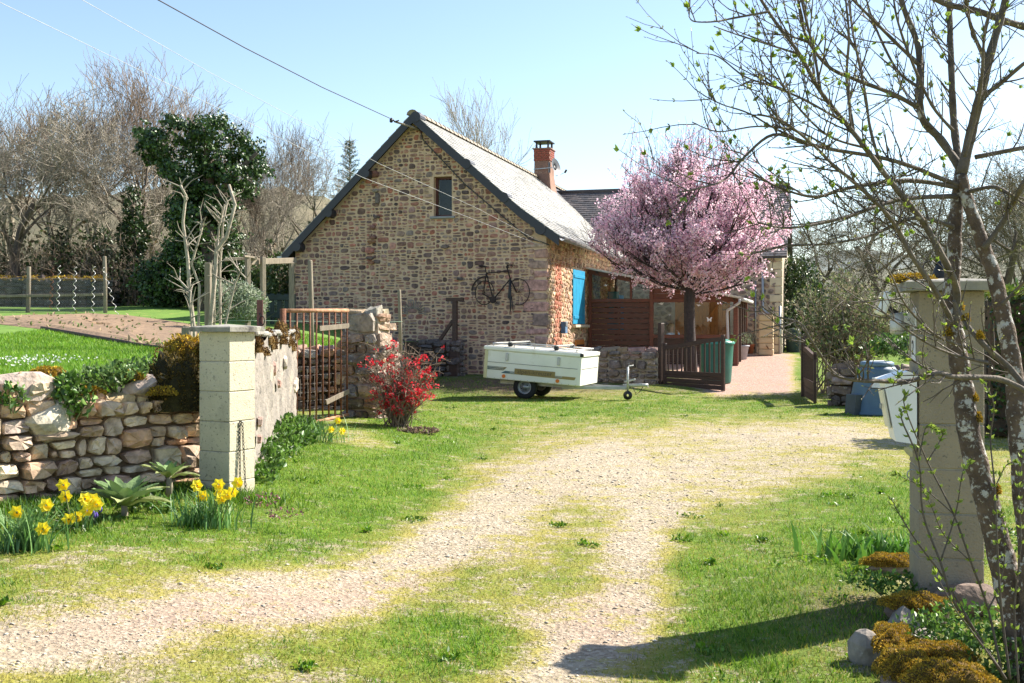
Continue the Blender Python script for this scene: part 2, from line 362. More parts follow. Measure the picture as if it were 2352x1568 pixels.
def ground_material():
    m = bpy.data.materials.new('drive_of_turf_and_gravel'); m.use_nodes = True; nt = m.node_tree; N = nt.nodes; Lk = nt.links
    bs = N['Principled BSDF']; geo = N.new('ShaderNodeNewGeometry'); at = N.new('ShaderNodeAttribute'); at.attribute_name = 'Col'
    sp = N.new('ShaderNodeSeparateColor'); Lk.new(at.outputs['Color'], sp.inputs[0])
    def noise(sc, det=5, rg=.6):
        n = N.new('ShaderNodeTexNoise'); n.inputs['Scale'].default_value = sc; n.inputs['Detail'].default_value = det; n.inputs['Roughness'].default_value = rg
        Lk.new(geo.outputs['Position'], n.inputs['Vector']); return n.outputs['Fac']
    def ramp(f, stops):
        r = N.new('ShaderNodeValToRGB'); e = r.color_ramp.elements
        e[0].position, e[0].color = stops[0][0], (*stops[0][1], 1); e[1].position, e[1].color = stops[-1][0], (*stops[-1][1], 1)
        for p, c in stops[1:-1]: q = e.new(p); q.color = (*c, 1)
        Lk.new(f, r.inputs[0]); return r.outputs[0]
    def mix(f, a, b):
        mi = N.new('ShaderNodeMix'); mi.data_type = 'RGBA'; Lk.new(f, mi.inputs['Factor']); Lk.new(a, mi.inputs['A']); Lk.new(b, mi.inputs['B']); return mi.outputs['Result']
    def mth(op, a, b):
        n = N.new('ShaderNodeMath'); n.operation = op
        for k, q in enumerate((a, b)):
            if isinstance(q, (int, float)): n.inputs[k].default_value = q
            else: Lk.new(q, n.inputs[k])
        return n.outputs[0]
    vo = N.new('ShaderNodeTexVoronoi'); vo.inputs['Scale'].default_value = 42; Lk.new(geo.outputs['Position'], vo.inputs['Vector'])
    vs = N.new('ShaderNodeSeparateColor'); Lk.new(vo.outputs['Color'], vs.inputs[0])
    gravel = ramp(vs.outputs[0], [(0, (.12, .10, .075)), (.3, (.31, .265, .195)), (.7, (.44, .385, .295)), (1, (.60, .545, .45))])
    sand = ramp(noise(3.0), [(.3, (.31, .245, .16)), (.7, (.48, .39, .265))])
    base = mix(noise(1.3), gravel, sand)
    pink = ramp(vs.outputs[1], [(0, (.26, .155, .125)), (.5, (.42, .27, .215)), (1, (.54, .38, .31))])
    base = mix(sp.outputs[1], base, pink)
    moss = ramp(noise(6), [(.3, (.17, .17, .022)), (.5, (.27, .245, .042)), (.7, (.36, .305, .095))])
    green = ramp(noise(9), [(.3, (.06, .125, .008)), (.7, (.145, .23, .018))])
    gr = mix(mth('SMOOTH_MIN', mth('MULTIPLY', mth('SUBTRACT', sp.outputs[0], .55), 3.0), 1.0), moss, green)
    f = mth('ADD', sp.outputs[0], mth('MULTIPLY', mth('SUBTRACT', noise(6, 7, .78), .5), 3.2))
    f = mth('ADD', f, mth('MULTIPLY', mth('SUBTRACT', noise(1.9, 4, .6), .5), 1.4))
    f = mth('ADD', f, mth('MULTIPLY', mth('SUBTRACT', noise(55, 4, .75), .5), 1.5))
    mr = N.new('ShaderNodeMapRange'); mr.inputs['From Min'].default_value = .30; mr.inputs['From Max'].default_value = .72; Lk.new(f, mr.inputs['Value'])
    c = mix(mr.outputs[0], base, gr)
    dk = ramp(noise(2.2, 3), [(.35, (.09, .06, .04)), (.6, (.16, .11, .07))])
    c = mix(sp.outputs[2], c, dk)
    Lk.new(c, bs.inputs['Base Color']); bs.inputs['Roughness'].default_value = .95; bs.inputs['Specular IOR Level'].default_value = .2
    b1 = N.new('ShaderNodeBump'); b1.inputs['Strength'].default_value = .7; b1.inputs['Distance'].default_value = .012; Lk.new(vo.outputs['Distance'], b1.inputs['Height'])
    b2 = N.new('ShaderNodeBump'); b2.inputs['Strength'].default_value = .8; b2.inputs['Distance'].default_value = .03; Lk.new(noise(24, 6, .7), b2.inputs['Height']); Lk.new(b1.outputs[0], b2.inputs['Normal'])
    Lk.new(b2.outputs[0], bs.inputs['Normal'])
    return m
m_ground = ground_material()

def gcol(X, Y):
    t = turf(X, Y) + .16 * turf_noise(X, Y)
    # rose gravel path through the wooden gate
    pth = sm(24.6, 26.2, Y + .25 * np.sin(X * 3)) * sm(4.3, 5.0, X) * (1 - sm(.247, .262, X / np.maximum(Y, 1))) * (1 - sm(39.5, 40.5, Y))
    t = np.where(Y > 24.5, t * (1 - pth), t)
    yy_ = np.maximum(Y, 1.5); qx = HX + X / yy_ * F; qy = HY + EYE * F / yy_
    pth = np.maximum(pth, np.where(Y < 12, .45 * np.exp(-((qx - 560) / 480) ** 2 - ((qy - 1440 + (qx - 560) * .22) / 55) ** 2) + .4 * np.exp(-((qx - 1380) / 120) ** 2 - ((qy - 1430) / 90) ** 2), 0))
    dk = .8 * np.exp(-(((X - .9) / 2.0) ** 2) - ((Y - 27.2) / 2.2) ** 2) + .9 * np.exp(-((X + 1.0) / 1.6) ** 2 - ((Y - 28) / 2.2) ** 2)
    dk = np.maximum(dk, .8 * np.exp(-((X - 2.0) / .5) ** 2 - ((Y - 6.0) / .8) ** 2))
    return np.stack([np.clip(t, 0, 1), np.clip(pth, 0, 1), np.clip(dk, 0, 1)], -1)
def spaced(a, b, d, far_lo, far_hi):
    mid = np.arange(a, b, d); lo = a - (np.geomspace(d * 2, a - far_lo, 26))[::-1]; hi = b + np.geomspace(d, far_hi - b, 34)
    return np.concatenate([lo, mid, hi])
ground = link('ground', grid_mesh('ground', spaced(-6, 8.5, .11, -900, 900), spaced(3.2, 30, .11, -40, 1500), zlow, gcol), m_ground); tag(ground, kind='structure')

# raised kitchen garden on the left, behind the dry stone wall
m_lawn = M_('spring_lawn', (.13, .235, .022), (.075, .155, .013), scale=3, rough=.95, bump=.5, bscale=40, spots=[((.25, .26, .06), 2.0, .58, .7)])
def xb(y):
    return float(np.interp(y, [6.0, 7.4, 9.9, 9.95, 15.4, 15.45, 18.5, 18.55, 30.2, 30.7, 60, 400], [-6.93, -5.53, -2.96, -2.62, -3.3, -4.4, -4.4, -2.45, -3.05, -1.55, 6.5, 20]))
ys = np.unique(np.concatenate([[9.9, 9.95, 15.4, 15.45, 18.5, 18.55], np.arange(6.0, 40, .3), np.geomspace(40, 300, 14)]))
ts = np.concatenate([np.linspace(0, 1, 60) ** 1.6])
V = []; nx = len(ts)
for y in ys:
    xe = xb(y); left = -30 if y < 60 else -300
    row = [(xe + (left - xe) * t, y) for t in ts]
    V += [(x, yy, float(zter(x, yy))) for x, yy in row]
V = np.array(V); ny = len(ys); i = np.arange(ny - 1)[:, None]; j = np.arange(nx - 1)[None, :]
Fc = np.stack([i * nx + j, i * nx + j + 1, (i + 1) * nx + j + 1, (i + 1) * nx + j], -1).reshape(-1, 4)
terrace = link('garden_terrace', npmesh('garden_terrace', V, Fc, smooth=True), m_lawn); tag(terrace, kind='structure')
# earth face under its edge
mb = MB(); edge = [(-30, 6.0)] + [(xb(y), y + .01) for y in ys if y < 31]
for (ax, ay), (bx, by) in zip(edge[:-1], edge[1:]):
    mb.add([(ax, ay, -.3), (bx, by, -.3), (bx, by, float(zter(bx, by)) - .004), (ax, ay, float(zter(ax, ay)) - .004)], [(0, 1, 2, 3)])
o = mb.build('terrace_earth_bank', m_soil); tag(o, kind='structure')

# tilled bed in the terrace
m_tilled = M_('tilled_brown_soil', (.27, .18, .11), (.16, .105, .065), scale=7, rough=1, bump=1.0, bscale=14)
bed = [(40, 728), (200, 722), (300, 728), (440, 745), (470, 752), (432, 812), (300, 790), (100, 757), (0, 745), (-60, 735)]
def onter(px, py):
    """where the view ray through a ground pixel meets the terrace"""
    lo, hi = 9.0, 60.0
    for _ in range(50):
        m_ = (lo + hi) / 2; p = P(px, py, m_)
        if p.z > float(zter(p.x, m_)): lo = m_
        else: hi = m_
    return P(px, py, lo)
bw = [onter(*q) for q in bed]; cx = sum((b.x for b in bw)) / len(bw); cy = sum((b.y for b in bw)) / len(bw)
vs = []; fs = []; nb = len(bw); RNG = random.Random(3)
for k in range(8):
    t = k / 7
    for b in bw:
        x = cx + (b.x - cx) * t; y = cy + (b.y - cy) * t
        vs.append((x, y, float(zter(x, y)) + (.05 + RNG.uniform(-.025, .045) if k < 7 else .008)))
for k in range(7):
    for q in range(nb): fs.append((k * nb + q, k * nb + (q + 1) % nb, (k + 1) * nb + (q + 1) % nb, (k + 1) * nb + q))
me = bpy.data.meshes.new('soil_bed'); me.from_pydata(vs, [], fs); me.update()
soil_bed = link('soil_bed', me, m_tilled); tag(soil_bed, kind='structure')
# timber edging of the bed
e0, e1, e2 = onter(95, 757), onter(300, 793), onter(436, 812)
mb = MB(); mb.bar(e0 + Vector((0, 0, .04)), e1 + Vector((0, 0, .04)), .05, .06, .01); mb.bar(e1 + Vector((0, 0, .03)), e2 + Vector((0, 0, .03)), .05, .06, .01)
tag(mb.build('bed_edging', m_wood_dark), 'weathered timber edging along the near side of the tilled bed', 'edging')

# far hills
def hill(name, x0, x1, y, h, d, c1, c2, seed):
    r = np.random.default_rng(seed); xs = np.linspace(x0, x1, 90); yy = np.linspace(y, y + d, 14); ph = r.uniform(0, 6, 6)
    def zf(X, Y):
        t = (Y - y) / d; s = np.clip((X - x0) / (x1 - x0), 0, 1)
        return h * np.sin(np.pi * s) ** .7 * sm(0, 1, t) * (1 + .12 * np.sin(X / 37 + ph[0]) + .06 * np.sin(X / 11 + ph[1])) + .8 * np.sin(X * .9 + Y) * t
    return tag(link(name, grid_mesh(name, xs, yy, zf), M_(name + '_cover', c1, c2, scale=.09, rough=1, bump=1.0, bscale=.5, detail=8)), kind='structure')
hill('hill', -190, 40, 120, 25, 90, (.20, .16, .10), (.10, .10, .05), 1)
hill('hill', 30, 420, 150, 30, 120, (.16, .15, .10), (.09, .10, .06), 2)
hill('hill', -60, 700, 420, 52, 200, (.16, .18, .16), (.12, .14, .13), 4)

# ---------------------------------------------------------------- stone walls
def clip_poly(p, a, b, c):
    """keep a*u+b*v<=c"""
    out = []; n = len(p)
    for i in range(n):
        q, r = p[i], p[(i + 1) % n]; dq = a * q[0] + b * q[1] - c; dr = a * r[0] + b * r[1] - c
        if dq <= 0: out.append(q)
        if (dq < 0 < dr) or (dr < 0 < dq):
            t = dq / (dq - dr); out.append((q[0] + (r[0] - q[0]) * t, q[1] + (r[1] - q[1]) * t))
    return out
def stones2d(u0, u1, v0, v1, rh, w, gap, clips=(), holes=(), seed=1, extra=(), jit=.3, asp=1.25):
    rng = random.Random(seed); pts = [(e[0], e[1]) for e in extra]; wt = {i: e[2] for i, e in enumerate(extra)}
    v = v0
    while v < v1:
        h = rng.uniform(*rh); u = u0 - rng.uniform(0, w[1])
        while u < u1:
            ww = rng.uniform(*w) * (1.6 if rng.random() < .06 else 1); q = (u + ww / 2, v + h / 2 + rng.uniform(-jit, jit) * h + .04 * math.sin(u * 1.3))
            if all(math.hypot((q[0] - e[0]) / 1.3, q[1] - e[1]) > e[2] * 1.0 for e in extra): pts.append(q)
            u += ww
        v += h
    def inside(q):
        return all(a * q[0] + b * q[1] < c - .01 for a, b, c in clips) and not any(h[0] - .01 < q[0] < h[1] + .01 and h[2] - .01 < q[1] < h[3] + .01 for h in holes) and u0 < q[0] < u1 and v0 < q[1] < v1
    idx = [i for i, q in enumerate(pts) if inside(q)]; wts = np.array([wt.get(i, 0) for i in idx]); pts = [pts[i] for i in idx]
    A = np.array(pts); S = A.copy(); S[:, 0] /= asp
    res = []
    for i in range(len(A)):
        d = (S[:, 0] - S[i, 0]) ** 2 + (S[:, 1] - S[i, 1]) ** 2
        nb = np.argpartition(d, min(18, len(d) - 1))[:19]; nb = nb[np.argsort(d[nb])]
        cx, cy = A[i]; rr = max(.6, w[1] * 2)
        p = [(cx - rr, cy - rr), (cx + rr, cy - rr), (cx + rr, cy + rr), (cx - rr, cy + rr)]
        for j in nb:
            if j == i: continue
            # bisector in the squeezed space
            nx_, ny_ = (S[j, 0] - S[i, 0]) / asp, (S[j, 1] - S[i, 1]); 
            k = .5 + .5 * (wts[i] ** 2 - wts[j] ** 2) / max(d[j], 1e-6); k = min(max(k, .12), .88)
            mx_, my_ = A[i, 0] + (A[j, 0] - A[i, 0]) * k, A[i, 1] + (A[j, 1] - A[i, 1]) * k
            L = math.hypot(nx_, ny_)
            if L < 1e-6: continue
            p = clip_poly(p, nx_ / L, ny_ / L, (nx_ * mx_ + ny_ * my_) / L - gap / 2)
            if len(p) < 3: break
        for a, b, c in list(clips) + [(1, 0, u1 - gap * .3), (-1, 0, -u0 - gap * .3), (0, 1, v1), (0, -1, -v0)]:
            if len(p) >= 3: p = clip_poly(p, a, b, c - gap * .3)
        for h in holes:
            if len(p) < 3: break
            if cx < h[0]: t = (1, 0, h[0] - .004)
            elif cx > h[1]: t = (-1, 0, -h[1] - .004)
            elif cy < h[2]: t = (0, 1, h[2] - .004)
            else: t = (0, -1, -h[3] - .004)
            us = [q[0] for q in p]; vv = [q[1] for q in p]
            if max(us) > h[0] and min(us) < h[1] and max(vv) > h[2] and min(vv) < h[3]: p = clip_poly(p, *t)
        if len(p) < 3: continue
        ar = abs(sum(p[k][0] * p[(k + 1) % len(p)][1] - p[(k + 1) % len(p)][0] * p[k][1] for k in range(len(p)))) / 2
        if ar < .0012: continue
        res.append((ar, p))
    return res
def rubble2d(L, H, rh, w, gap, seed):
    rng = random.Random(seed); out = []
    def rec(u0, v0, u1, v1):
        W_, H_ = u1 - u0, v1 - v0; mw, mh = rng.uniform(*w) * 1.25, rng.uniform(*rh) * 1.35
        if W_ <= mw and H_ <= mh or (W_ < w[0] and H_ < rh[0] * 1.3):
            n = rng.choice((2, 2, 3)); g = gap * rng.uniform(.3, .9); p = []; ju, jv = min(.16 * W_, .05), min(.18 * H_, .04)
            cs = [(u0 + g, v0 + g), (u1 - g, v0 + g), (u1 - g, v1 - g), (u0 + g, v1 - g)]
            for i in range(4):
                a, b = cs[i], cs[(i + 1) % 4]; p.append((a[0] + (1 if i in (0, 3) else -1) * rng.uniform(-.15, 1) * ju, a[1] + (1 if i < 2 else -1) * rng.uniform(-.15, 1) * jv))
                t = rng.uniform(.3, .7); p.append((a[0] + (b[0] - a[0]) * t + rng.uniform(-.25, .25) * ju, a[1] + (b[1] - a[1]) * t + rng.uniform(-.25, .3) * jv))
            out.append((W_ * H_, p)); return
        f = rng.uniform(.3, .7)
        if W_ / w[1] > H_ / rh[1] * rng.uniform(.7, 1.4): m = u0 + W_ * f; rec(u0, v0, m, v1); rec(m, v0, u1, v1)
        else: m = v0 + H_ * f; rec(u0, v0, u1, m); rec(u0, m, u1, v1)
    rec(0, -.15, L, H); return out
def stone_geo(p, T, depth, rng, bulky=False):
    n = len(p); q = []
    for i in range(n):     # cut the corners
        a, b = p[i], p[(i + 1) % n]; L = math.hypot(b[0] - a[0], b[1] - a[1])
        if L < .012: continue
        c = rng.uniform(.02, .09) if bulky else rng.uniform(.18, .3)
        q += [(a[0] + (b[0] - a[0]) * c, a[1] + (b[1] - a[1]) * c), (b[0] - (b[0] - a[0]) * c, b[1] - (b[1] - a[1]) * c)] if L > .05 else [((a[0] + b[0]) / 2, (a[1] + b[1]) / 2)]
    if len(q) < 3: return None
    n = len(q); cu = sum(x for x, _ in q) / n; cv = sum(y for _, y in q) / n; sz = math.sqrt(max(1e-5, sum(math.hypot(x - cu, y - cv) ** 2 for x, y in q) / n))
    vs = []; tu, tv = rng.uniform(-.35, .35), rng.uniform(-.35, .35)
    rings = [(-depth * (1.2 if bulky else .5), .97), (depth * .7, 1.0), (depth, .88)] if bulky else [(-.012, 1.0), (depth, .86)]
    for k, (d, s) in enumerate(rings):
        for x, y in q:
            j = 1 + rng.uniform(-.05, .05) * (k > 0); du, dv = (x - cu) * s * j, (y - cv) * s * j
            dd = d * (1 + (rng.uniform(-.3, .25) if k else 0)) + (tu * du + tv * dv) * (.95 if bulky else .25) * (k > 0)
            vs.append(T(cu + du, cv + dv, dd))
    vs.append(T(cu + rng.uniform(-.2, .2) * sz, cv + rng.uniform(-.2, .2) * sz, depth * rng.uniform(.95, 1.35)))
    fs = []; m = len(rings)
    for k in range(m - 1): fs += [(k * n + i, k * n + (i + 1) % n, (k + 1) * n + (i + 1) % n, (k + 1) * n + i) for i in range(n)]
    fs += [((m - 1) * n + i, (m - 1) * n + (i + 1) % n, m * n) for i in range(n)]
    return vs, fs
def lay_stones(polys, T, parent, mat, palette, depth, seed, nmax=300, bulky=False, name='stone', smooth=False, cf=None):
    rng = random.Random(seed); polys = sorted(polys, key=lambda t: -t[0]); rest = MB(); made = 0
    for ar, p in polys:
        d = depth * rng.uniform(.6, 1.5) * (min(1.6, math.sqrt(ar) / .15) if bulky else 1)
        g = stone_geo(p, T, d, rng, bulky)
        if not g: continue
        a, b = rng.choice(palette), rng.choice(palette); t = rng.random() * .5; k = rng.uniform(.75, 1.25)
        c = tuple(max(.01, (a[i] * (1 - t) + b[i] * t) * k) for i in range(3))
        if cf: c = cf(p, c, rng)
        if made < nmax:
            mb = MB().color(c); mb.add(*g, smooth=smooth); mb.build(name, mat, parent, vcol=True); made += 1
        else: rest.color(c); rest.add(*g, smooth=smooth)
    if rest.v:
        o = rest.build('small_stones', mat, parent, vcol=True); o['kind'] = 'stuff'
PAL_HOUSE = [(c[0] * 1.22, c[1] * 1.06, c[2] * 1.02) for c in [(.21, .135, .11), (.155, .105, .09), (.26, .165, .125), (.17, .14, .125), (.10, .08, .078), (.29, .205, .155), (.32, .15, .11), (.17, .155, .14), (.23, .155, .14), (.36, .21, .165), (.09, .065, .058), (.26, .21, .175)]]
PAL_DRY = [(.56, .41, .27), (.50, .34, .22), (.60, .48, .33), (.46, .34, .24), (.56, .37, .23), (.40, .31, .25), (.62, .50, .35), (.50, .30, .18), (.44, .29, .21)]
# ---------------------------------------------------------------- the stone house
HO = Vector((.94, 30.0, 0)); HT = math.atan2(-.272, .962)
hx_, hy_ = Vector((math.cos(HT), math.sin(HT), 0)), Vector((-math.sin(HT), math.cos(HT), 0))   # house axes: right, back
def HL(p): d = Vector(p) - HO; return Vector((d.dot(hx_), d.dot(hy_), d.z))       # world -> house
def gl(px, py, yl=0.0):
    """photo pixel -> (x, z) on the gable plane, house frame"""
    k = (px - HX) / F; o = HO + hy_ * yl
    xl = (o.y * k - o.x) / (hx_.x - hx_.y * k); Y = o.y + hx_.y * xl
    return xl, EYE - (py - HY) / F * Y
def el(px, py, xl=0.0):
    """photo pixel -> (y, z) on a plane parallel to the eaves wall"""
    k = (px - HX) / F; o = HO + hx_ * xl
    yl = (o.y * k - o.x) / (hy_.x - hy_.y * k); Y = o.y + hy_.y * yl
    return yl, EYE - (py - HY) / F * Y
W = 7.55; HLEN = 19.0; ZR, ZL, XA, ZA = 4.08, 3.80, -3.79, 7.42
house = empty('stone_house', HO, HT, 'long stone farmhouse with a tall rubble gable and sunlit slate roof', 'house')
# gable wall core with the window opening
wx0, wz0 = gl(996, 497); wx1, wz1 = gl(1038, 404)
core = MB(); TH = .5
def gable_quads(y):
    xs = [-W, wx0, wx1, 0]
    def top(x): return ZL + (ZA - ZL) * (x + W) / (XA + W) if x < XA else ZA + (ZR - ZA) * (x - XA) / (0 - XA)
    q = []
    q.append([(-W, -.4), (wx0, -.4), (wx0, top(wx0)), (XA, ZA), (-W, ZL)] if wx0 > XA else [(-W, -.4), (wx0, -.4), (wx0, top(wx0)), (-W, ZL)])
    q.append([(wx0, -.4), (wx1, -.4), (wx1, wz0), (wx0, wz0)])
    q.append([(wx0, wz1), (wx1, wz1), (wx1, top(wx1)), (wx0, top(wx0))])
    q.append([(wx1, -.4), (0, -.4), (0, ZR), (wx1, top(wx1))])
    return [[(x, y, z) for x, z in p] for p in q]
for p in gable_quads(0.0): core.prism(p, (0, TH, 0))
gable = core.build('gable_wall', m_mortar, house)
gclips = [(0, -1, .35)]
def line_clip(x0, z0, x1, z1):   # keep below the line (x0,z0)-(x1,z1), x0<x1
    dx, dz = x1 - x0, z1 - z0; L = math.hypot(dx, dz); a, b = -dz / L, dx / L
    return (a, b, a * x0 + b * z0)
gclips = [line_clip(-W, ZL - .10, XA, ZA - .10), line_clip(XA, ZA - .10, 0, ZR - .10)]
big = []
for (px, py, r) in [
                    (862, 470, .13), (858, 555, .17), (854, 600, .15), (850, 575, .16), (840, 640, .16), (1050, 720, .16), (1180, 660, .15), (1165, 640, .14), (1130, 780, .18), (1075, 770, .17), (1000, 555, .14), (960, 430, .14), (985, 440, .13), (930, 770, .15)]:
    x, z = gl(px, py); big.append((x, z, r))
def gcolour(p, c, rng):
    u = sum(q[0] for q in p) / len(p); v = sum(q[1] for q in p) / len(p)
    if u > -.75 and len(p) and rng.random() < .6: k = rng.uniform(.8, 1.2); return (.34 * k, .215 * k, .17 * k)
    if rng.random() < .06: return (.34, .13, .085)
    return c
def TG(u, v, d): return Vector((u, -d, v))
def clip_field(pol, clips, holes):
    out = []
    for ar, p in pol:
        for a, b, c in clips:
            if len(p) >= 3: p = clip_poly(p, a, b, c)
        for h in holes:
            if len(p) < 3: break
            us = [q[0] for q in p]; vv = [q[1] for q in p]; cx, cy = sum(us) / len(us), sum(vv) / len(vv)
            if max(us) > h[0] and min(us) < h[1] and max(vv) > h[2] and min(vv) < h[3]:
                if h[0] < cx < h[1] and h[2] < cy < h[3]: p = []; break
                p = clip_poly(p, *((1, 0, h[0]) if cx < h[0] else (-1, 0, -h[1]) if cx > h[1] else (0, 1, h[2]) if cy < h[2] else (0, -1, -h[3])))
        if len(p) < 3: continue
        ar = abs(sum(p[k][0] * p[(k + 1) % len(p)][1] - p[(k + 1) % len(p)][0] * p[k][1] for k in range(len(p)))) / 2
        if ar > .0015: out.append((ar, p))
    return out
gpol = [(ar, [(u - W, v) for u, v in p]) for ar, p in rubble2d(W - .33, ZA + .1, (.08, .185), (.10, .32), .021, 11)]
lay_stones(clip_field(gpol, gclips, [(wx0 - .03, wx1 + .03, wz0 - .08, wz1 + .04)]), TG, gable, m_stone, PAL_HOUSE, .022, 12, 300, cf=gcolour)
# stones standing proud where an old flue was
for (px, py, w, h, c) in [(868, 455, .14, .34, (.16, .13, .115)), (864, 438, .2, .10, (.26, .22, .19)), (862, 425, .2, .07, (.32, .13, .08)), (862, 400, .26, .2, (.22, .10, .08)), (858, 545, .24, .12, (.20, .10, .075)), (857, 522, .18, .14, (.26, .13, .10)), (854, 555, .26, .10, (.30, .15, .08)),
                          (850, 575, .3, .2, (.38, .16, .12)), (851, 592, .24, .1, (.16, .12, .11)), (853, 603, .2, .1, (.26, .12, .07)), (866, 498, .22, .09, (.15, .11, .10)), (1024, 566, .24, .12, (.17, .13, .12)), (1058, 640, .18, .09, (.13, .11, .10))]:
    x, z = gl(px, py); rr = random.Random(px * 7 + py)
    poly = [(x + (w / 2) * (1 if k in (0, 3) else -1) * rr.uniform(.85, 1.05), z + (h / 2) * (1 if k < 2 else -1) * rr.uniform(.85, 1.05)) for k in range(4)]
    g = stone_geo(poly, TG, .10, rr); MB().color(c).add(*g).build('projecting_stone', m_stone, gable, vcol=True)
# fan of edge-set slips low on the wall
fx, fz = gl(950, 722)
for k in range(15):
    a = math.pi * (k + .5) / 15; mb = MB().color((.24, .205, .17))
    mb.bar((fx + .17 * math.cos(a), -.014, fz + .17 * math.sin(a)), (fx + .40 * math.cos(a), -.014, fz + .40 * math.sin(a)), .03, .028, .006, up=(0, 1, 0)); mb.build('fan_slip', m_stone, gable, vcol=True)
# window: frame, glass, sill, room behind
win = MB()
fw = .06; yw = .22
for a, b, c, d in ((wx0, wx0 + fw, wz0, wz1), (wx1 - fw, wx1, wz0, wz1), (wx0 + fw, wx1 - fw, wz0, wz0 + fw), (wx0 + fw, wx1 - fw, wz1 - fw, wz1)):
    win.box(((a + b) / 2, yw, (c + d) / 2), (b - a, .06, d - c), .006)
m_maroon = M_('dark_red_window_paint', (.10, .022, .016), (.06, .014, .011), rough=.5, bump=.05)
window = win.build('window', m_maroon, house)
MB().box(((wx0 + wx1) / 2, yw + .01, (wz0 + wz1) / 2), (wx1 - wx0 - 2 * fw, .012, wz1 - wz0 - 2 * fw)).build('pane', m_glass, window)
MB().box(((wx0 + wx1) / 2, .05, wz0 - .035), (wx1 - wx0 + .18, .28, .065), .01).build('sill', M_('grey_slate_sill', (.30, .30, .31), rough=.7), window)
MB().box(((wx0 + wx1) / 2, .9, (wz0 + wz1) / 2), (.9, .05, 1.25)).build('room_back', M_('dim_room_plaster', (.05, .045, .04)), window)

# eaves wall on the right with its openings
def quad_wall(parent, name, y0, y1, z0, z1, holes, mat, th, T):
    """rectangular wall with rectangular holes, laid as strips between them"""
    hs = sorted(holes); mb = MB(); cur = y0
    def slab(a, b, c, d):
        if b - a > 1e-4 and d - c > 1e-4:
            mb.prism([T(a, c, 0), T(b, c, 0), T(b, d, 0), T(a, d, 0)], T(0, 0, -th) - T(0, 0, 0))
    for (a, b, c, d) in hs:
        slab(cur, a, z0, z1); slab(a, b, z0, c); slab(a, b, d, z1); cur = b
    slab(cur, y1, z0, z1)
    return mb.build(name, mat, parent)
def TE(u, v, d): return Vector((d, u, v))
s0, sz0 = el(1313, 745); s1, sz1 = el(1338, 622)
d0, dz0 = el(1317, 790); d1, dz1 = el(1337, 752)
w0, _z = el(1408, 690); w1, _z = el(1432, 690); ehole = [(s0, s1 + .1, sz0, sz1), (9.4, 10.5, 1.35, 2.75)]
eaves = quad_wall(house, 'eaves_wall', TH, HLEN, -.4, ZR, ehole, m_mortar, .45, TE)
def ecol(p, c, rng):
    u = sum(q[0] for q in p) / len(p); v = sum(q[1] for q in p) / len(p)
    if .9 < u < 1.7 and .9 < v < 3.4: return (.42 * rng.uniform(.8, 1.2), .17, .11)       # patch of bricks
    k = rng.uniform(1.0, 1.45); return tuple(min(.6, x * k * m) for x, m in zip(c, (1.15, 1.05, .95)))
lay_stones(stones2d(.02, 11.2, -.1, ZR - .05, (.09, .16), (.14, .30), .03, (), [(a - .03, b + .03, c - .05, d + .05) for a, b, c, d in ehole], 21), TE, eaves, m_stone, [(.36, .28, .20), (.30, .21, .16), (.42, .33, .23), (.34, .2, .15), (.25, .19, .16)], .03, 22, 300, cf=ecol)
# quoins of the near right corner
zq = -.1; k = 0; rq = random.Random(5)
while zq < ZR - .25:
    h = rq.uniform(.2, .42); h = min(h, ZR - .2 - zq); lx, ly = (rq.uniform(.45, .72), .28) if k % 2 else (rq.uniform(.34, .44), .5)
    c = rq.choice([(.42, .25, .20), (.36, .24, .19), (.42, .31, .24), (.26, .18, .15), (.46, .26, .22)])
    mb = MB().color(c).box((-lx / 2 + .03, ly / 2 - .032, zq + h / 2), (lx, ly, h - .03), .045); mb.v = [(x + rq.uniform(-.02, .02), y + rq.uniform(-.008, .008), z + rq.uniform(-.022, .022)) for x, y, z in mb.v]; mb.build('quoin', m_stone, house, vcol=True); zq += h; k += 1
# blue shutter window, and the window with shutters seen through the veranda
def shutter(y, z0, z1, w, ang, parent):
    s = MB(); c, sn = math.cos(ang), math.sin(ang)
    base = Vector((.03, y, 0)); dirv = Vector((sn, c, 0)); nv = Vector((c, -sn, 0))
    rot = Matrix((dirv, nv, Vector((0, 0, 1)))).transposed()
    nbd = 4
    o_ = None
    for q in range(nbd):
        b = MB().box(base + dirv * (w * (q + .5) / nbd) + Vector((0, 0, (z0 + z1) / 2)), (w / nbd - .006, .028, z1 - z0), .004, rot)
        if o_ is None: o_ = b.build('shutter', m_blue, parent)
        else: b.build('shutter_board', m_blue, o_)
    for zz in (z0 + .2, z1 - .2):
        MB().box(base + dirv * w / 2 + nv * .025 + Vector((0, 0, zz)), (w * .9, .02, .09), .004, rot).build('ledge', m_blue, o_)
    return o_
m_room = M_('dark_interior', (.03, .028, .026))
w_a = MB().box((-.30, (s0 + s1) / 2 + .12, (sz0 + sz1) / 2), (.05, s1 - s0 + .25, sz1 - sz0)).build('window', m_room, house)
shutter(s0 + .03, sz0 + .02, sz1 - .02, s1 - s0, R(1), house)
MB().box((.02, (s0 + s1) / 2 + .1, sz0 - .05), (.3, s1 - s0 + .5, .09), .015).build('sill', M_('pale_stone_trim', (.55, .47, .36), (.45, .38, .28)), w_a)
w_b = MB().box((-.25, 9.95, 2.05), (.05, 1.1, 1.4)).build('window', m_room, house)
MB().box((-.2, 9.95, 2.05), (.06, .07, 1.4), .005).build('mullion', m_whitemetal, w_b)
m_trim = M_('cream_dressed_stone', (.60, .52, .38), (.50, .42, .30), scale=4)
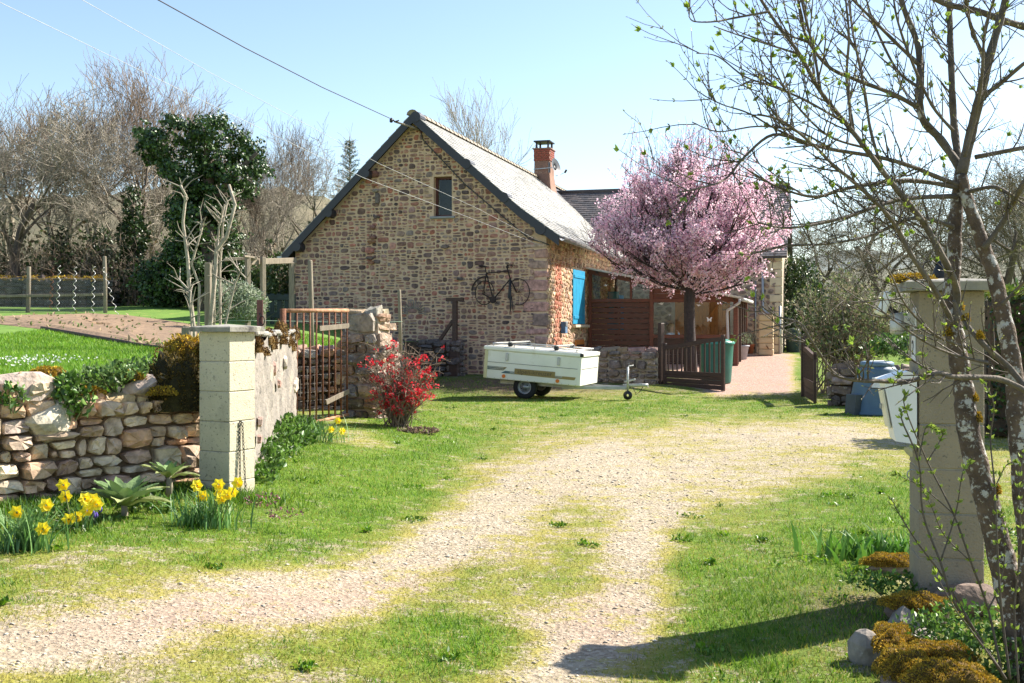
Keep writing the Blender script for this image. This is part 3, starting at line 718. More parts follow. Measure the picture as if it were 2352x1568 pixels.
for yy, zz, hy, hz in ((9.3, 2.05, .2, 1.4), (10.6, 2.05, .2, 1.4), (9.95, 2.87, 1.5, .24), (9.95, 1.27, 1.5, .14)):
    MB().box((.0, yy, zz), (.14, hy, hz), .012).build('surround', m_trim, w_b)
shutter(9.28, 1.37, 2.73, -.55, R(-14), house); shutter(10.62, 1.37, 2.73, .55, R(14), house)
# cellar hatch doors low on the wall and a small blue letter slot box
hd = MB().box((.05, (d0 + d1) / 2, .70), (.05, d1 - d0, .95), .008).build('hatch_door', m_wood_orange, house)
for zz in (.4, 1.0): MB().box((.085, (d0 + d1) / 2, zz), (.02, (d1 - d0) * .8, .05), .004).build('strap_hinge', m_black, hd)
bl_y, bl_z = el(1288, 752)
lb = MB().box((.10, bl_y, bl_z), (.14, .28, .34), .01).build('meter_box', M_('faded_blue_enamel', (.10, .19, .33)), house)
MB().box((.178, bl_y, bl_z + .1), (.016, .24, .12), .004).build('meter_window', m_zinc, lb)

# roof: deck, slates, ridge tiles, barge boards, purlin ends, gutter
OV = .30; slope_r = (ZA - ZR) / -XA; RT = .17
def roof_r(x): return ZA + RT - slope_r * (x - XA) + (.16 * max(0, (x + .7)) if x > -.7 else 0)     # right slope, kicked up at the eaves
slope_l = (ZA - ZL) / (XA + W)
def roof_l(x): return ZA + RT - slope_l * (XA - x)
xr_e, xl_e = .42, -W - .28
roof = MB()
xsr = [XA, -.7, -.1, xr_e]
for a, b in zip(xsr[:-1], xsr[1:]):
    roof.prism([(a, -OV + .05, roof_r(a) - .03), (b, -OV + .05, roof_r(b) - .03), (b, -OV + .05, roof_r(b) - .10), (a, -OV + .05, roof_r(a) - .10)], (0, HLEN + OV, 0))
roof.prism([(XA, -OV + .05, roof_l(XA) - .03), (xl_e, -OV + .05, roof_l(xl_e) - .03), (xl_e, -OV + .05, roof_l(xl_e) - .10), (XA, -OV + .05, roof_l(XA) - .10)], (0, HLEN + OV, 0))
roofo = roof.build('roof', m_navy, house)
PAL_SL = [(.36, .35, .32), (.32, .31, .285), (.40, .39, .355), (.28, .275, .255)]
def slate_field(parent, path, y0, y1, expo, w, pal, seed, nmax, keep=lambda s, y: True, dark=None, tf=lambda v: v):
    """path(s)->(x,z) down the slope, s metres from the top; every slate a thin lapped slab"""
    rng = random.Random(seed); S = path(None); allq = []
    nrow = int(S / expo); 
    for r in range(nrow + 1):
        s = r * expo; yy = y0 - (r % 2) * w / 2
        while yy < y1:
            if keep(s, yy): allq.append((r, s, yy))
            yy += w
    allq.sort(key=lambda t: t[2]); rest = MB()
    for n, (r, s, yy) in enumerate(allq):
        sa, sb = max(0, s - expo * .25), min(S, s + expo * 1.02) if s + expo < S else S + .03
        if sb - sa < .02: continue
        xa, za = path(sa); xb_, zb = path(min(sb, S)); a0, a1 = max(y0, yy) + .004, min(y1, yy + w) - .004
        if a1 - a0 < .03: continue
        t0, t1 = .006, .022 + rng.uniform(0, .008); jz = rng.uniform(-.004, .006)
        nx_, nz_ = -(zb - za), (xb_ - xa); L = math.hypot(nx_, nz_); nx_, nz_ = (nx_ / L, nz_ / L)
        if nz_ < 0: nx_, nz_ = -nx_, -nz_
        vs = [(xa + nx_ * t0, a0, za + nz_ * t0), (xa + nx_ * t0, a1, za + nz_ * t0), (xb_ + nx_ * (t1 + jz), a1, zb + nz_ * (t1 + jz)), (xb_ + nx_ * t1, a0, zb + nz_ * t1),
              (xb_, a1, zb), (xb_, a0, zb)]
        vs = [tf(v) for v in vs]
        fs = [(0, 1, 2, 3), (3, 2, 4, 5), (0, 3, 5), (1, 4, 2)]
        c = rng.choice(pal); k = rng.uniform(.88, 1.12)
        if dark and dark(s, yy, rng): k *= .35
        c = tuple(q * k for q in c)
        if n < nmax: MB().color(c).add(vs, fs).build('slate', m_slate, parent, vcol=True)
        else: rest.color(c); rest.add(vs, fs)
    if rest.v: o = rest.build('slates', m_slate, parent, vcol=True); o['kind'] = 'stuff'
def mkpath(pts):
    L = [0]
    for a, b in zip(pts[:-1], pts[1:]): L.append(L[-1] + math.hypot(b[0] - a[0], b[1] - a[1]))
    def f(s):
        if s is None: return L[-1]
        for i in range(len(pts) - 1):
            if s <= L[i + 1] + 1e-6: t = (s - L[i]) / (L[i + 1] - L[i]); return (pts[i][0] + (pts[i + 1][0] - pts[i][0]) * t, pts[i][1] + (pts[i + 1][1] - pts[i][1]) * t)
        return pts[-1]
    return f
slate_field(roofo, mkpath([(x, roof_r(x) - .028) for x in (XA + .02, -.7, -.1, xr_e + .03)]), -OV, 14.0, .165, .24, PAL_SL, 31, 300,
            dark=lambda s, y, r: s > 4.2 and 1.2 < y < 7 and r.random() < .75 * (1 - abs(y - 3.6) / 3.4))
slate_field(roofo, mkpath([(x, roof_l(x) - .028) for x in (XA - .02, xl_e - .03)]), -OV, HLEN, .32, .5, PAL_SL, 32, 0)
m_ridge = M_('ridge_tile_clay', (.34, .29, .22), (.24, .20, .15), scale=8)
zr_ = ZA + RT - .02; y = -OV - .02; k = 0
while y < HLEN:
    mb = MB(); ra = .135; L_ = .40
    vs = []; n = 7
    for (yy, r_) in ((y, ra + .014), (y + L_ * .98, ra - .004)):
        for q in range(n): a = math.pi * (q / (n - 1)); vs.append((XA + r_ * 1.15 * math.cos(a), yy, zr_ - .06 + r_ * math.sin(a)))
    fs = [(q, q + 1, n + q + 1, n + q) for q in range(n - 1)] + [tuple(range(n))]
    mb.add(vs, fs, True); mb.build('ridge_tile', m_ridge, roofo); y += L_; k += 1
# barge boards
for pts in ([(x, roof_r(x)) for x in (XA, -.7, -.1, xr_e)], [(XA, roof_l(XA)), (xl_e, roof_l(xl_e))]):
    mb = MB()
    for (xa, za), (xb_, zb) in zip(pts[:-1], pts[1:]):
        mb.prism([(xa, -OV - .012, za - .035), (xb_, -OV - .012, zb - .035), (xb_, -OV - .012, zb - .30), (xa, -OV - .012, za - .30)], (0, .04, 0))
    mb.build('barge_board', m_navy, roofo)
# soffit side of the purlins
for (px, py, r_) in [(955, 268, .15), (1071, 376, .14), (1157, 453, .14), (1241, 526, .15), (839, 398, .13), (754, 488, .13), (681, 566, .14)]:
    x, z = gl(px, py, -OV); mb = MB()
    mb.tube([(x, -OV - .035, z), (x, .1, z)], r_, 14, smooth=False); mb.build('purlin_end', m_navy, roofo)
# gutter and down pipe
gz = roof_r(xr_e) - .10
mb = MB(); n = 8
for a, b in ((-OV + .02, 11.2),):
    vs = []
    for yy in (a, b):
        for q in range(n): t = math.pi * (1 + q / (n - 1)); vs.append((xr_e + .09 + .085 * math.cos(t), yy, gz + .02 + .085 * math.sin(t)))
        for q in range(n - 1, -1, -1): t = math.pi * (1 + q / (n - 1)); vs.append((xr_e + .09 + .078 * math.cos(t), yy, gz + .022 + .078 * math.sin(t)))
    mb.add(vs, [(q, q + 1, 2 * n + q + 1, 2 * n + q) for q in range(2 * n - 1)] + [tuple(range(2 * n)), tuple(range(2 * n, 4 * n))])
gut = mb.build('gutter', m_zinc, house)
for yy in np.arange(.3, 11, .75): MB().tube([(xr_e + .09 + .092 * math.cos(math.pi * (1 + q / 6)), yy, gz + .02 + .092 * math.sin(math.pi * (1 + q / 6))) for q in range(7)], .008, 5).build('gutter_bracket', m_zinc, gut)
mb = MB(); vs = []
for yy in (-OV + .02, HLEN):
    for q in range(n): t = math.pi * (1 + q / (n - 1)); vs.append((xl_e - .09 + .08 * math.cos(t), yy, roof_l(xl_e) - .08 + .08 * math.sin(t)))
mb.add(vs, [(q, q + 1, n + q + 1, n + q) for q in range(n - 1)] + [tuple(range(n))]); mb.build('gutter', m_zinc, house)
# left eaves wall (plain, out of sight) and far gable keep the house closed
MB().prism([(-W, TH, -.4), (-W, TH, ZL), (-W, HLEN, ZL), (-W, HLEN, -.4)], (.45, 0, 0)).build('eaves_wall', m_mortar, house)
for p in gable_quads(HLEN): 
    pass
mb = MB(); mb.prism([(-W, HLEN, -.4), (0, HLEN, -.4), (0, HLEN, ZR), (XA, HLEN, ZA), (-W, HLEN, ZL)], (0, .4, 0)); mb.build('gable_wall', m_mortar, house)
pipe = MB().tube([(-W - .08, -.02, 3.6), (-W - .06, -.05, 3.45), (-W - .06, -.06, 1.2)], .045, 8).build('down_pipe', M_('brown_down_pipe', (.16, .11, .09)), house)

# chimney on the ridge: rendered stack with brick crown, slate cap on feet; dish on a wall bracket
cY = None
def on_axis_ridge(px):       # along the ridge for a pixel column
    k = (px - HX) / F; o = HO + hx_ * (XA + .25); yl = (o.y * k - o.x) / (hy_.x - hy_.y * k); return yl
cy0 = on_axis_ridge(1250); Yc = (HO + hx_ * (XA + .25) + hy_ * cy0).y
def zpix(py): return EYE - (py - HY) / F * Yc
chim = empty('chimney', (XA + .25, cy0, 0)); chim.parent = house
zb_, zt_ = zpix(420), zpix(372)
cw = .62; kk = F / Yc
mb = MB(); prof = [(0.0, zb_ - 1.6, 1.25), (0, zb_ - .55, .98), (0, zb_ - .1, .82), (0, zb_ + .3, .72), (0, zpix(372), .70)]
vs = []
for (_q, z, s) in prof:
    w2, d2 = cw * .5 * s / .7, cw * .62 * s / .7
    vs += [(-w2, -d2, z), (w2, -d2, z), (w2, d2, z), (-w2, d2, z)]
fs = [(4 * i + j, 4 * i + (j + 1) % 4, 4 * i + 4 + (j + 1) % 4, 4 * i + 4 + j) for i in range(len(prof) - 1) for j in range(4)]
mb.add(vs, fs); stack = mb.build('stack', m_plaster, chim)
m_brick = M_('red_brick', (.33, .085, .05), (.24, .06, .04), scale=9)
bz = zpix(372); bh = (zpix(346) - bz) / 5
crown = MB().box((0, 0, (bz + zpix(346)) / 2), (cw * 1.04, cw * 1.24, zpix(346) - bz - .01)).build('brick_crown', m_palemortar, chim)
for r in range(5):
    off = .11 * (r % 2)
    for q in range(4):
        x0 = max(-cw / 2 - .015, -cw / 2 - .015 - off + q * .222); x1 = min(cw / 2 + .015, -cw / 2 - .015 - off + (q + 1) * .222 - .016)
        if x1 - x0 > .03:
            for sgn in (-1, 1): MB().box(((x0 + x1) / 2, sgn * (cw * .62 + .012), bz + bh * (r + .5)), (x1 - x0, .05, bh - .014), .004).build('brick', m_brick, chim)
    for q in range(4):
        y0 = -cw * .62 - .0 + off + q * .222; y1 = min(cw * .62, y0 + .205)
        if y1 - y0 > .03:
            for sgn in (-1, 1): MB().box((sgn * (cw / 2 + .012), (y0 + y1) / 2, bz + bh * (r + .5)), (.04, y1 - y0, bh - .014), .004).build('brick', m_brick, chim)
MB().box((0, 0, zpix(345) + .015), (cw * 1.22, cw * 1.42, .05), .008).build('drip_slab', m_plaster, chim)
capz = zpix(328)
MB().box((0, 0, capz + .02), (cw * 1.1, cw * 1.35, .05), .006).build('cap_slab', m_navy, chim)
for sx in (-1, 1):
    for sy in (-1, 1): MB().lathe([(.075, 0), (.045, .06), (.04, capz - zpix(343)), (.06, capz - zpix(343) + .01)], 8, (sx * .24, sy * .3, zpix(343))).build('cap_foot', m_navy, chim)
tag(chim)
dish = empty('satellite_dish', HO + hx_ * (XA + .25) + hy_ * cy0 + Vector((0, 0, zpix(388))), HT, 'grey satellite dish on an arm beside the chimney stack', 'satellite dish')
MB().bar((-.32, -.48, -.06), (.52, -.48, -.02), .03, .03).build('wall_arm', m_zinc, dish)
MB().bar((.33, -.46, -.22), (.33, -.46, .2), .09, .02).build('bracket_plate', m_zinc, dish)
mb = MB(); n = 20; vs = [(0, 0, -.03)]
for r_, dpt in ((.12, -.022), (.24, .0), (.36, .045)):
    vs += [(r_ * math.cos(2 * math.pi * q / n), r_ * math.sin(2 * math.pi * q / n) * 1.1, dpt) for q in range(n)]
fs = [(0, 1 + q, 1 + (q + 1) % n) for q in range(n)] + [(1 + k * n + q, 1 + k * n + (q + 1) % n, 1 + (k + 1) * n + (q + 1) % n, 1 + (k + 1) * n + q) for k in range(2) for q in range(n)]
mb.add(vs, fs, True); re = mb.build('reflector', M_('dark_grey_dish', (.11, .115, .125), rough=.5), dish)
re.matrix_local = Matrix.Translation((.58, -.50, -.02)) @ Matrix.Rotation(R(-12), 4, 'Z') @ Matrix.Rotation(R(78), 4, 'Y')
MB().tube([(.6, -.5, -.36), (.80, -.62, -.34), (1.06, -.74, -.26)], .012, 6).build('feed_arm', m_zinc, dish)
MB().tube([(1.02, -.72, -.28), (1.10, -.76, -.17)], .04, 8).build('feed_horn', m_black, dish)
# service bracket of the overhead line at the apex
sb0 = Vector((*[0, 0], 0))
ax_, az_ = gl(905, 279, -.9); bx_, bz_ = gl(962, 297, -.05)
br = MB().tube([(bx_ + .05, 0.02, bz_ - .02), (bx_, -.12, bz_), ((ax_ + bx_) / 2, -.6, (az_ + bz_) / 2), (ax_ + .02, -.9, az_)], [.035, .035, .03, .028], 8).build('line_bracket', m_wood_grey, house)
MB().tube([(ax_ - .08, -.93, az_ + .1), (ax_ + .02, -.9, az_), (ax_ + .14, -.88, az_ + .03)], .02, 6).build('insulator_hook', m_rustdark, br)
MB().lathe([(.02, -.05), (.05, -.03), (.05, .04), (.03, .06)], 8, (ax_ - .07, -.93, az_ + .02)).build('insulator', m_black, br)

# ---------------------------------------------------------------- wing across the end of the yard
WO = HO + hy_ * 11.2; WL = 5.85; WD = 8.2
wing = empty('farm_wing', WO, HT, 'stone farm wing with dark slate roof behind the pink blossom tree', 'building')
zW0 = .3; ZWE = 4.2; ZWR = 7.0
def TW(u, v, d): return Vector((u, -d, v))
wdoor = (2.05, 4.05, .3, 3.7)
ww_ = quad_wall(wing, 'front_wall', 0, WL, zW0 - .4, ZWE, [wdoor], m_palemortar, .5, TW)
lay_stones(stones2d(.0, WL, .4, ZWE, (.14, .26), (.16, .42), .07, (), [(wdoor[0] - .1, wdoor[1] + .1, .0, wdoor[3] + .1)], 41), TW, ww_, m_stone, [(.20, .14, .12), (.26, .17, .135), (.17, .13, .115), (.24, .2, .17)], .02, 42, 200)
zq = .3; k = 0
while zq < ZWE - .2:
    h = rq.uniform(.26, .36); lx, ly = (.45, .26) if k % 2 else (.27, .45)
    MB().box((WL - lx / 2 + .03, ly / 2 - .03, zq + h / 2), (lx, ly, h - .02), .02).build('quoin', m_trim, wing); zq += h; k += 1
mb = MB(); mb.prism([(WL, .5, 0), (WL, WD, 0), (WL, WD, ZWE), (WL, WD / 2, ZWR - .1), (WL, .5, ZWE)], (-.45, 0, 0)); mb.build('gable_wall', m_palemortar, wing)
mb = MB(); mb.prism([(0, WD, 0), (WL, WD, 0), (WL, WD, ZWE), (0, WD, ZWE)], (0, .4, 0)); mb.build('back_wall', m_palemortar, wing)
zf = lambda y: ZWE + .12 + (ZWR - ZWE) / (WD / 2) * y
mb = MB()
mb.prism([(-3.9, -.35, zf(-.35)), (-3.9, WD / 2, zf(WD / 2)), (-3.9, WD / 2, zf(WD / 2) - .08), (-3.9, -.35, zf(-.35) - .08)], (WL + 4.1, 0, 0))
mb.prism([(-3.9, WD + .35, zf(-.35)), (-3.9, WD / 2, zf(WD / 2)), (-3.9, WD / 2, zf(WD / 2) - .08), (-3.9, WD + .35, zf(-.35) - .08)], (WL + 4.1, 0, 0))
wroof = mb.build('roof', m_navy, wing)
# slates: field along local x
PAL_DS = [(.125, .11, .105), (.10, .092, .09), (.15, .13, .12), (.085, .08, .08)]
slate_field(wroof, mkpath([(-(WD / 2), zf(WD / 2)), (.38, zf(-.38))]), -3.9, WL + .2, .17, .26, PAL_DS, 43, 300, tf=lambda v: (v[1], -v[0], v[2]))
mb = MB(); mb.tube([(-3.8, WD / 2, zf(WD / 2) + .0), (WL + .2, WD / 2, zf(WD / 2))], .10, 8); mb.build('ridge_cap', M_('dark_ridge', (.10, .095, .09)), wroof)
# barn door of orange boards, braced
door = MB().box(((wdoor[0] + wdoor[1]) / 2, .14, (wdoor[2] + wdoor[3]) / 2), (wdoor[1] - wdoor[0], .04, wdoor[3] - wdoor[2])).build('barn_door', m_wood_orange, wing)
nb = 14; bwid = (wdoor[1] - wdoor[0]) / nb
for q in range(nb): MB().box((wdoor[0] + bwid * (q + .5), .10, 1.95), (bwid - .008, .03, 3.3), .004).build('board', m_wood_orange, door)
for side in (0, 1):
    x0 = wdoor[0] + side * (wdoor[1] - wdoor[0]) / 2; x1 = x0 + (wdoor[1] - wdoor[0]) / 2
    for zz in (.6, 1.7, 2.9): MB().box(((x0 + x1) / 2, .068, zz), (x1 - x0 - .08, .03, .14), .005).build('ledge', m_wood_orange, door)
    MB().bar((x0 + .08, .066, .68), (x1 - .08, .066, 1.62), .03, .11, .004, up=(0, 1, 0)).build('brace', m_wood_orange, door)
    MB().bar((x0 + .08, .066, 1.78), (x1 - .08, .066, 2.82), .03, .11, .004, up=(0, 1, 0)).build('brace', m_wood_orange, door)
MB().box(((wdoor[0] + wdoor[1]) / 2, .02, wdoor[3] + .10), (wdoor[1] - wdoor[0] + .5, .12, .2), .01).build('lintel', m_wood_dark, door)
# pipes on the wing wall
MB().tube([(WL - .65, -.10, 4.1), (WL - .65, -.10, 2.2), (WL - .5, -.12, 2.05), (WL - .25, -.12, 1.95)], .05, 8).build('down_pipe', m_zinc, wing)
MB().tube([(4.95, -.05, 3.2), (4.95, -.05, .6)], .03, 6).build('vent_pipe', m_zinc, wing)
MB().tube([(WL - .05, -.16, 2.3), (WL - .05, -.16, .55)], .045, 8).build('down_pipe', m_zinc, wing)
# ---------------------------------------------------------------- veranda of red-brown timber
VO = HO + hy_ * 5.2 + Vector((0, 0, .0)); vz = .30
ver = empty('timber_veranda', VO, HT, 'red brown timber veranda with glazed panels and sloping roof beside the house', 'veranda')
def vl(px, py):
    """photo pixel -> (x, z) on the front plane of the veranda"""
    k = (px - HX) / F; xl = (VO.y * k - VO.x) / (hx_.x - hx_.y * k); Y = VO.y + hx_.y * xl
    return xl, EYE - (py - HY) / F * Y
xL = vl(1352, 700)[0]; xM = vl(1492, 700)[0]; xM2 = vl(1503, 700)[0]; xR = vl(1686, 700)[0]; xE = vl(1702, 684)[0]
zTL = vl(1352, 616)[1]; zTR = vl(1700, 684)[1]; VD = 4.6
def zr(x): return zTL + (zTR - zTL) * (x - xL) / (xE - xL)
def vbox(name, x0, x1, z0, z1, y=0.0, t=.09, mat=m_wood_red, parent=ver, ch=.006):
    return MB().box(((x0 + x1) / 2, y, (z0 + z1) / 2), (x1 - x0, t, z1 - z0), ch).build(name, mat, parent)
# posts, sloped head rail, mid rails
for a, b in ((xL, xL + .10), (xM, xM + .12), (xR - .02, xR + .12)): vbox('post', a, b, vz - .2, zr((a + b) / 2) - .12)
for a in (xL, xR): MB().box((a + .05, VD, (vz + zr(a)) / 2), (.11, .11, zr(a) - vz - .1), .006).build('post', m_wood_red, ver)
MB().bar((xL - .02, 0, zr(xL) - .10), (xE, 0, zr(xE) - .10), .10, .14, .006).build('head_rail', m_wood_red, ver)
zMid = vl(1420, 690)[1]; zUp = vl(1420, 640)[1]; zB = vl(1420, 806)[1]
vbox('mid_rail', xL + .1, xM, zMid - .05, zMid + .05); vbox('mid_rail', xM + .12, xR, vl(1600, 690)[1] - .05, vl(1600, 690)[1] + .07)
# upper left glazed panel: inner frame and glass
vbox('window_post', (xL + xM) / 2 + .35, (xL + xM) / 2 + .42, zMid + .05, zr((xL + xM) / 2 + .35) - .17, t=.05)
gl_l = MB().prism([(xL + .1, .03, zMid + .05), (xM, .03, zMid + .05), (xM, .03, zr(xM) - .17), (xL + .1, .03, zr(xL + .1) - .17)], (0, .008, 0)).build('glass_pane', m_glass, ver)
# horizontal board screen below it
n = 9; pitch = (zMid - .05 - zB) / n
for k in range(n):
    z0 = zB + pitch * k; vbox('screen_board', xL + .1, xM + .02, z0 + .014, z0 + pitch - .006, y=.02, t=.024, mat=m_wood_mid)
for x in ((xL + xM) / 2 - .02,): vbox('screen_batten', x, x + .07, zB, zMid - .05, y=.055, t=.035)
# boarded gable part between the posts, right of the glazed panel
zc = vl(1600, 690)[1] + .07; xa = xM + .12; nbd = 7
for k in range(nbd):
    z0 = zc + k * .16; z1 = z0 + .15; xe_ = xa
    top = [(xa, min(z1, zr(xa) - .17)), ]
    xstop = xL + (z0 + .17 - zTL) / (zTR - zTL) * (xE - xL); xst2 = xL + (z1 + .17 - zTL) / (zTR - zTL) * (xE - xL)
    xstop = min(xstop, xR); xst2 = min(xst2, xR)
    if xstop <= xa + .05: break
    pl = [(xa, .01, z0), (xstop, .01, z0), (max(xst2, xa + .01), .01, z1), (xa, .01, z1)]
    MB().prism(pl, (0, .024, 0)).build('gable_board', m_wood_red, ver)
# lower right window and panel below
zwb = vl(1590, 772)[1]
vbox('sill_rail', xM + .12, xR, zwb - .06, zwb + .05)
gpan = vbox('glass_pane', xM + .12, xR, zwb + .05, vl(1600, 690)[1] - .05, y=.03, t=.008, mat=m_glass, ch=0)
for k in range(4):
    z0 = vz - .1 + k * (zwb - .06 - vz + .1) / 4; vbox('panel_board', xM + .12, xR, z0 + .004, z0 + (zwb - .06 - vz + .1) / 4 - .004, y=.01, t=.025, mat=m_wood_dark)
# roof sheet with battens and white edge flashing
rf = MB().prism([(xL - .05, -.22, zr(xL - .05)), (xE, -.22, zr(xE)), (xE, -.22, zr(xE) - .035), (xL - .05, -.22, zr(xL - .05) - .035)], (0, VD + .5, 0)).build('roof_sheet', M_('pale_corrugated_sheet', (.52, .50, .46), (.42, .40, .36), rough=.5), ver)
MB().bar((xL - .06, -.235, zr(xL) + .012), (xE + .02, -.235, zr(xE) + .008), .03, .05, .004).build('edge_flashing', M_('white_flashing', (.68, .67, .62), rough=.4), rf)
for k in range(9):
    x = xL + .3 + k * (xE - xL - .5) / 8; MB().box((x, VD / 2, zr(x) - .075), (.06, VD + .3, .08), .004).build('rafter', m_wood_dark, rf)
# side screen on the right, and gutter with its swan-neck pipe
for k in range(4): MB().box((xR + .06, .6 + k * 1.1, (vz + zr(xR)) / 2), (.08, .10, zr(xR) - vz - .2), .006).build('side_post', m_wood_dark, ver)
m_pipe = M_('pale_grey_pipe', (.50, .48, .47), (.42, .40, .39), rough=.5)
MB().tube([(xE + .05, -.25, zr(xE) - .05), (xE + .05, VD, zr(xE) - .03)], .06, 8).build('gutter', m_pipe, ver)
px0, pz0 = vl(1698, 688); px1, pz1 = vl(1672, 716); px2, pz2 = vl(1673, 775)
MB().tube([(px0 + .03, -.26, pz0 + .02), (px0 + .02, -.26, pz0 - .1), (px1, -.18, pz1 + .04), (px1 - .01, -.17, pz1 - .08), (px2, -.16, pz2), (px2, -.16, vz)], .042, 8).build('down_pipe', m_pipe, ver)
# white bird and butterfly stickers on the panes
m_stick = M_('white_sticker', (.82, .82, .82), rough=.6, bump=0)
def bird(px, py, s, flip=1, kind=0):
    x, z = vl(px, py)
    sh = [(-1, .1), (-.3, .15), (-.1, .75), (.15, .15), (.9, .45), (.45, -.05), (.2, -.35), (-.2, -.2)] if not kind else [(0, .1), (.5, .8), (.9, .7), (.6, .1), (.7, -.5), (.3, -.6), (0, -.1), (-.3, -.6), (-.7, -.5), (-.6, .1), (-.9, .7), (-.5, .8)]
    MB().prism([(x + flip * a * s, .018, z + b * s) for a, b in sh], (0, .004, 0)).build('butterfly_sticker' if kind else 'bird_sticker', m_stick, ver)
for a in ((1574, 0, 0),): pass
bird(1519, 697, .11); bird(1605, 701, .08, -1); bird(1538, 723, .05); bird(1629, 734, .10, 1, 1); bird(1463, 650, .10, -1); bird(1440, 648, .07); bird(1391, 655, .08)
# lantern hanging inside at the right
lx, lz = vl(1662, 700)
lan = empty('lantern', VO + hx_ * lx + hy_ * .5 + Vector((0, 0, lz)), HT, 'small dark lantern hanging in the right corner of the veranda', 'lantern')
MB().lathe([(.03, .12), (.09, .06), (.10, .05)], 8).build('hood', m_black, lan); MB().lathe([(.07, -.13), (.085, .05)], 8).build('glass_body', m_glass, lan)
MB().lathe([(.08, -.16), (.08, -.13)], 8).build('base', m_black, lan); MB().tube([(0, 0, .12), (0, 0, .55)], .008, 5).build('hanging_rod', m_black, lan)

# table inside with a stone wall below the screen
tb = empty('veranda_table', VO + hx_ * 3.4 + hy_ * 1.5 + Vector((0, 0, vz)), HT, 'wooden table behind the lower veranda window', 'table')
MB().box((0, 0, .73), (1.8, .9, .05), .01).build('table_top', m_wood_grey, tb)
for sx in (-1, 1):
    for sy in (-1, 1): MB().box((sx * .8, sy * .38, .35), (.07, .07, .70), .006).build('leg', m_wood_grey, tb)

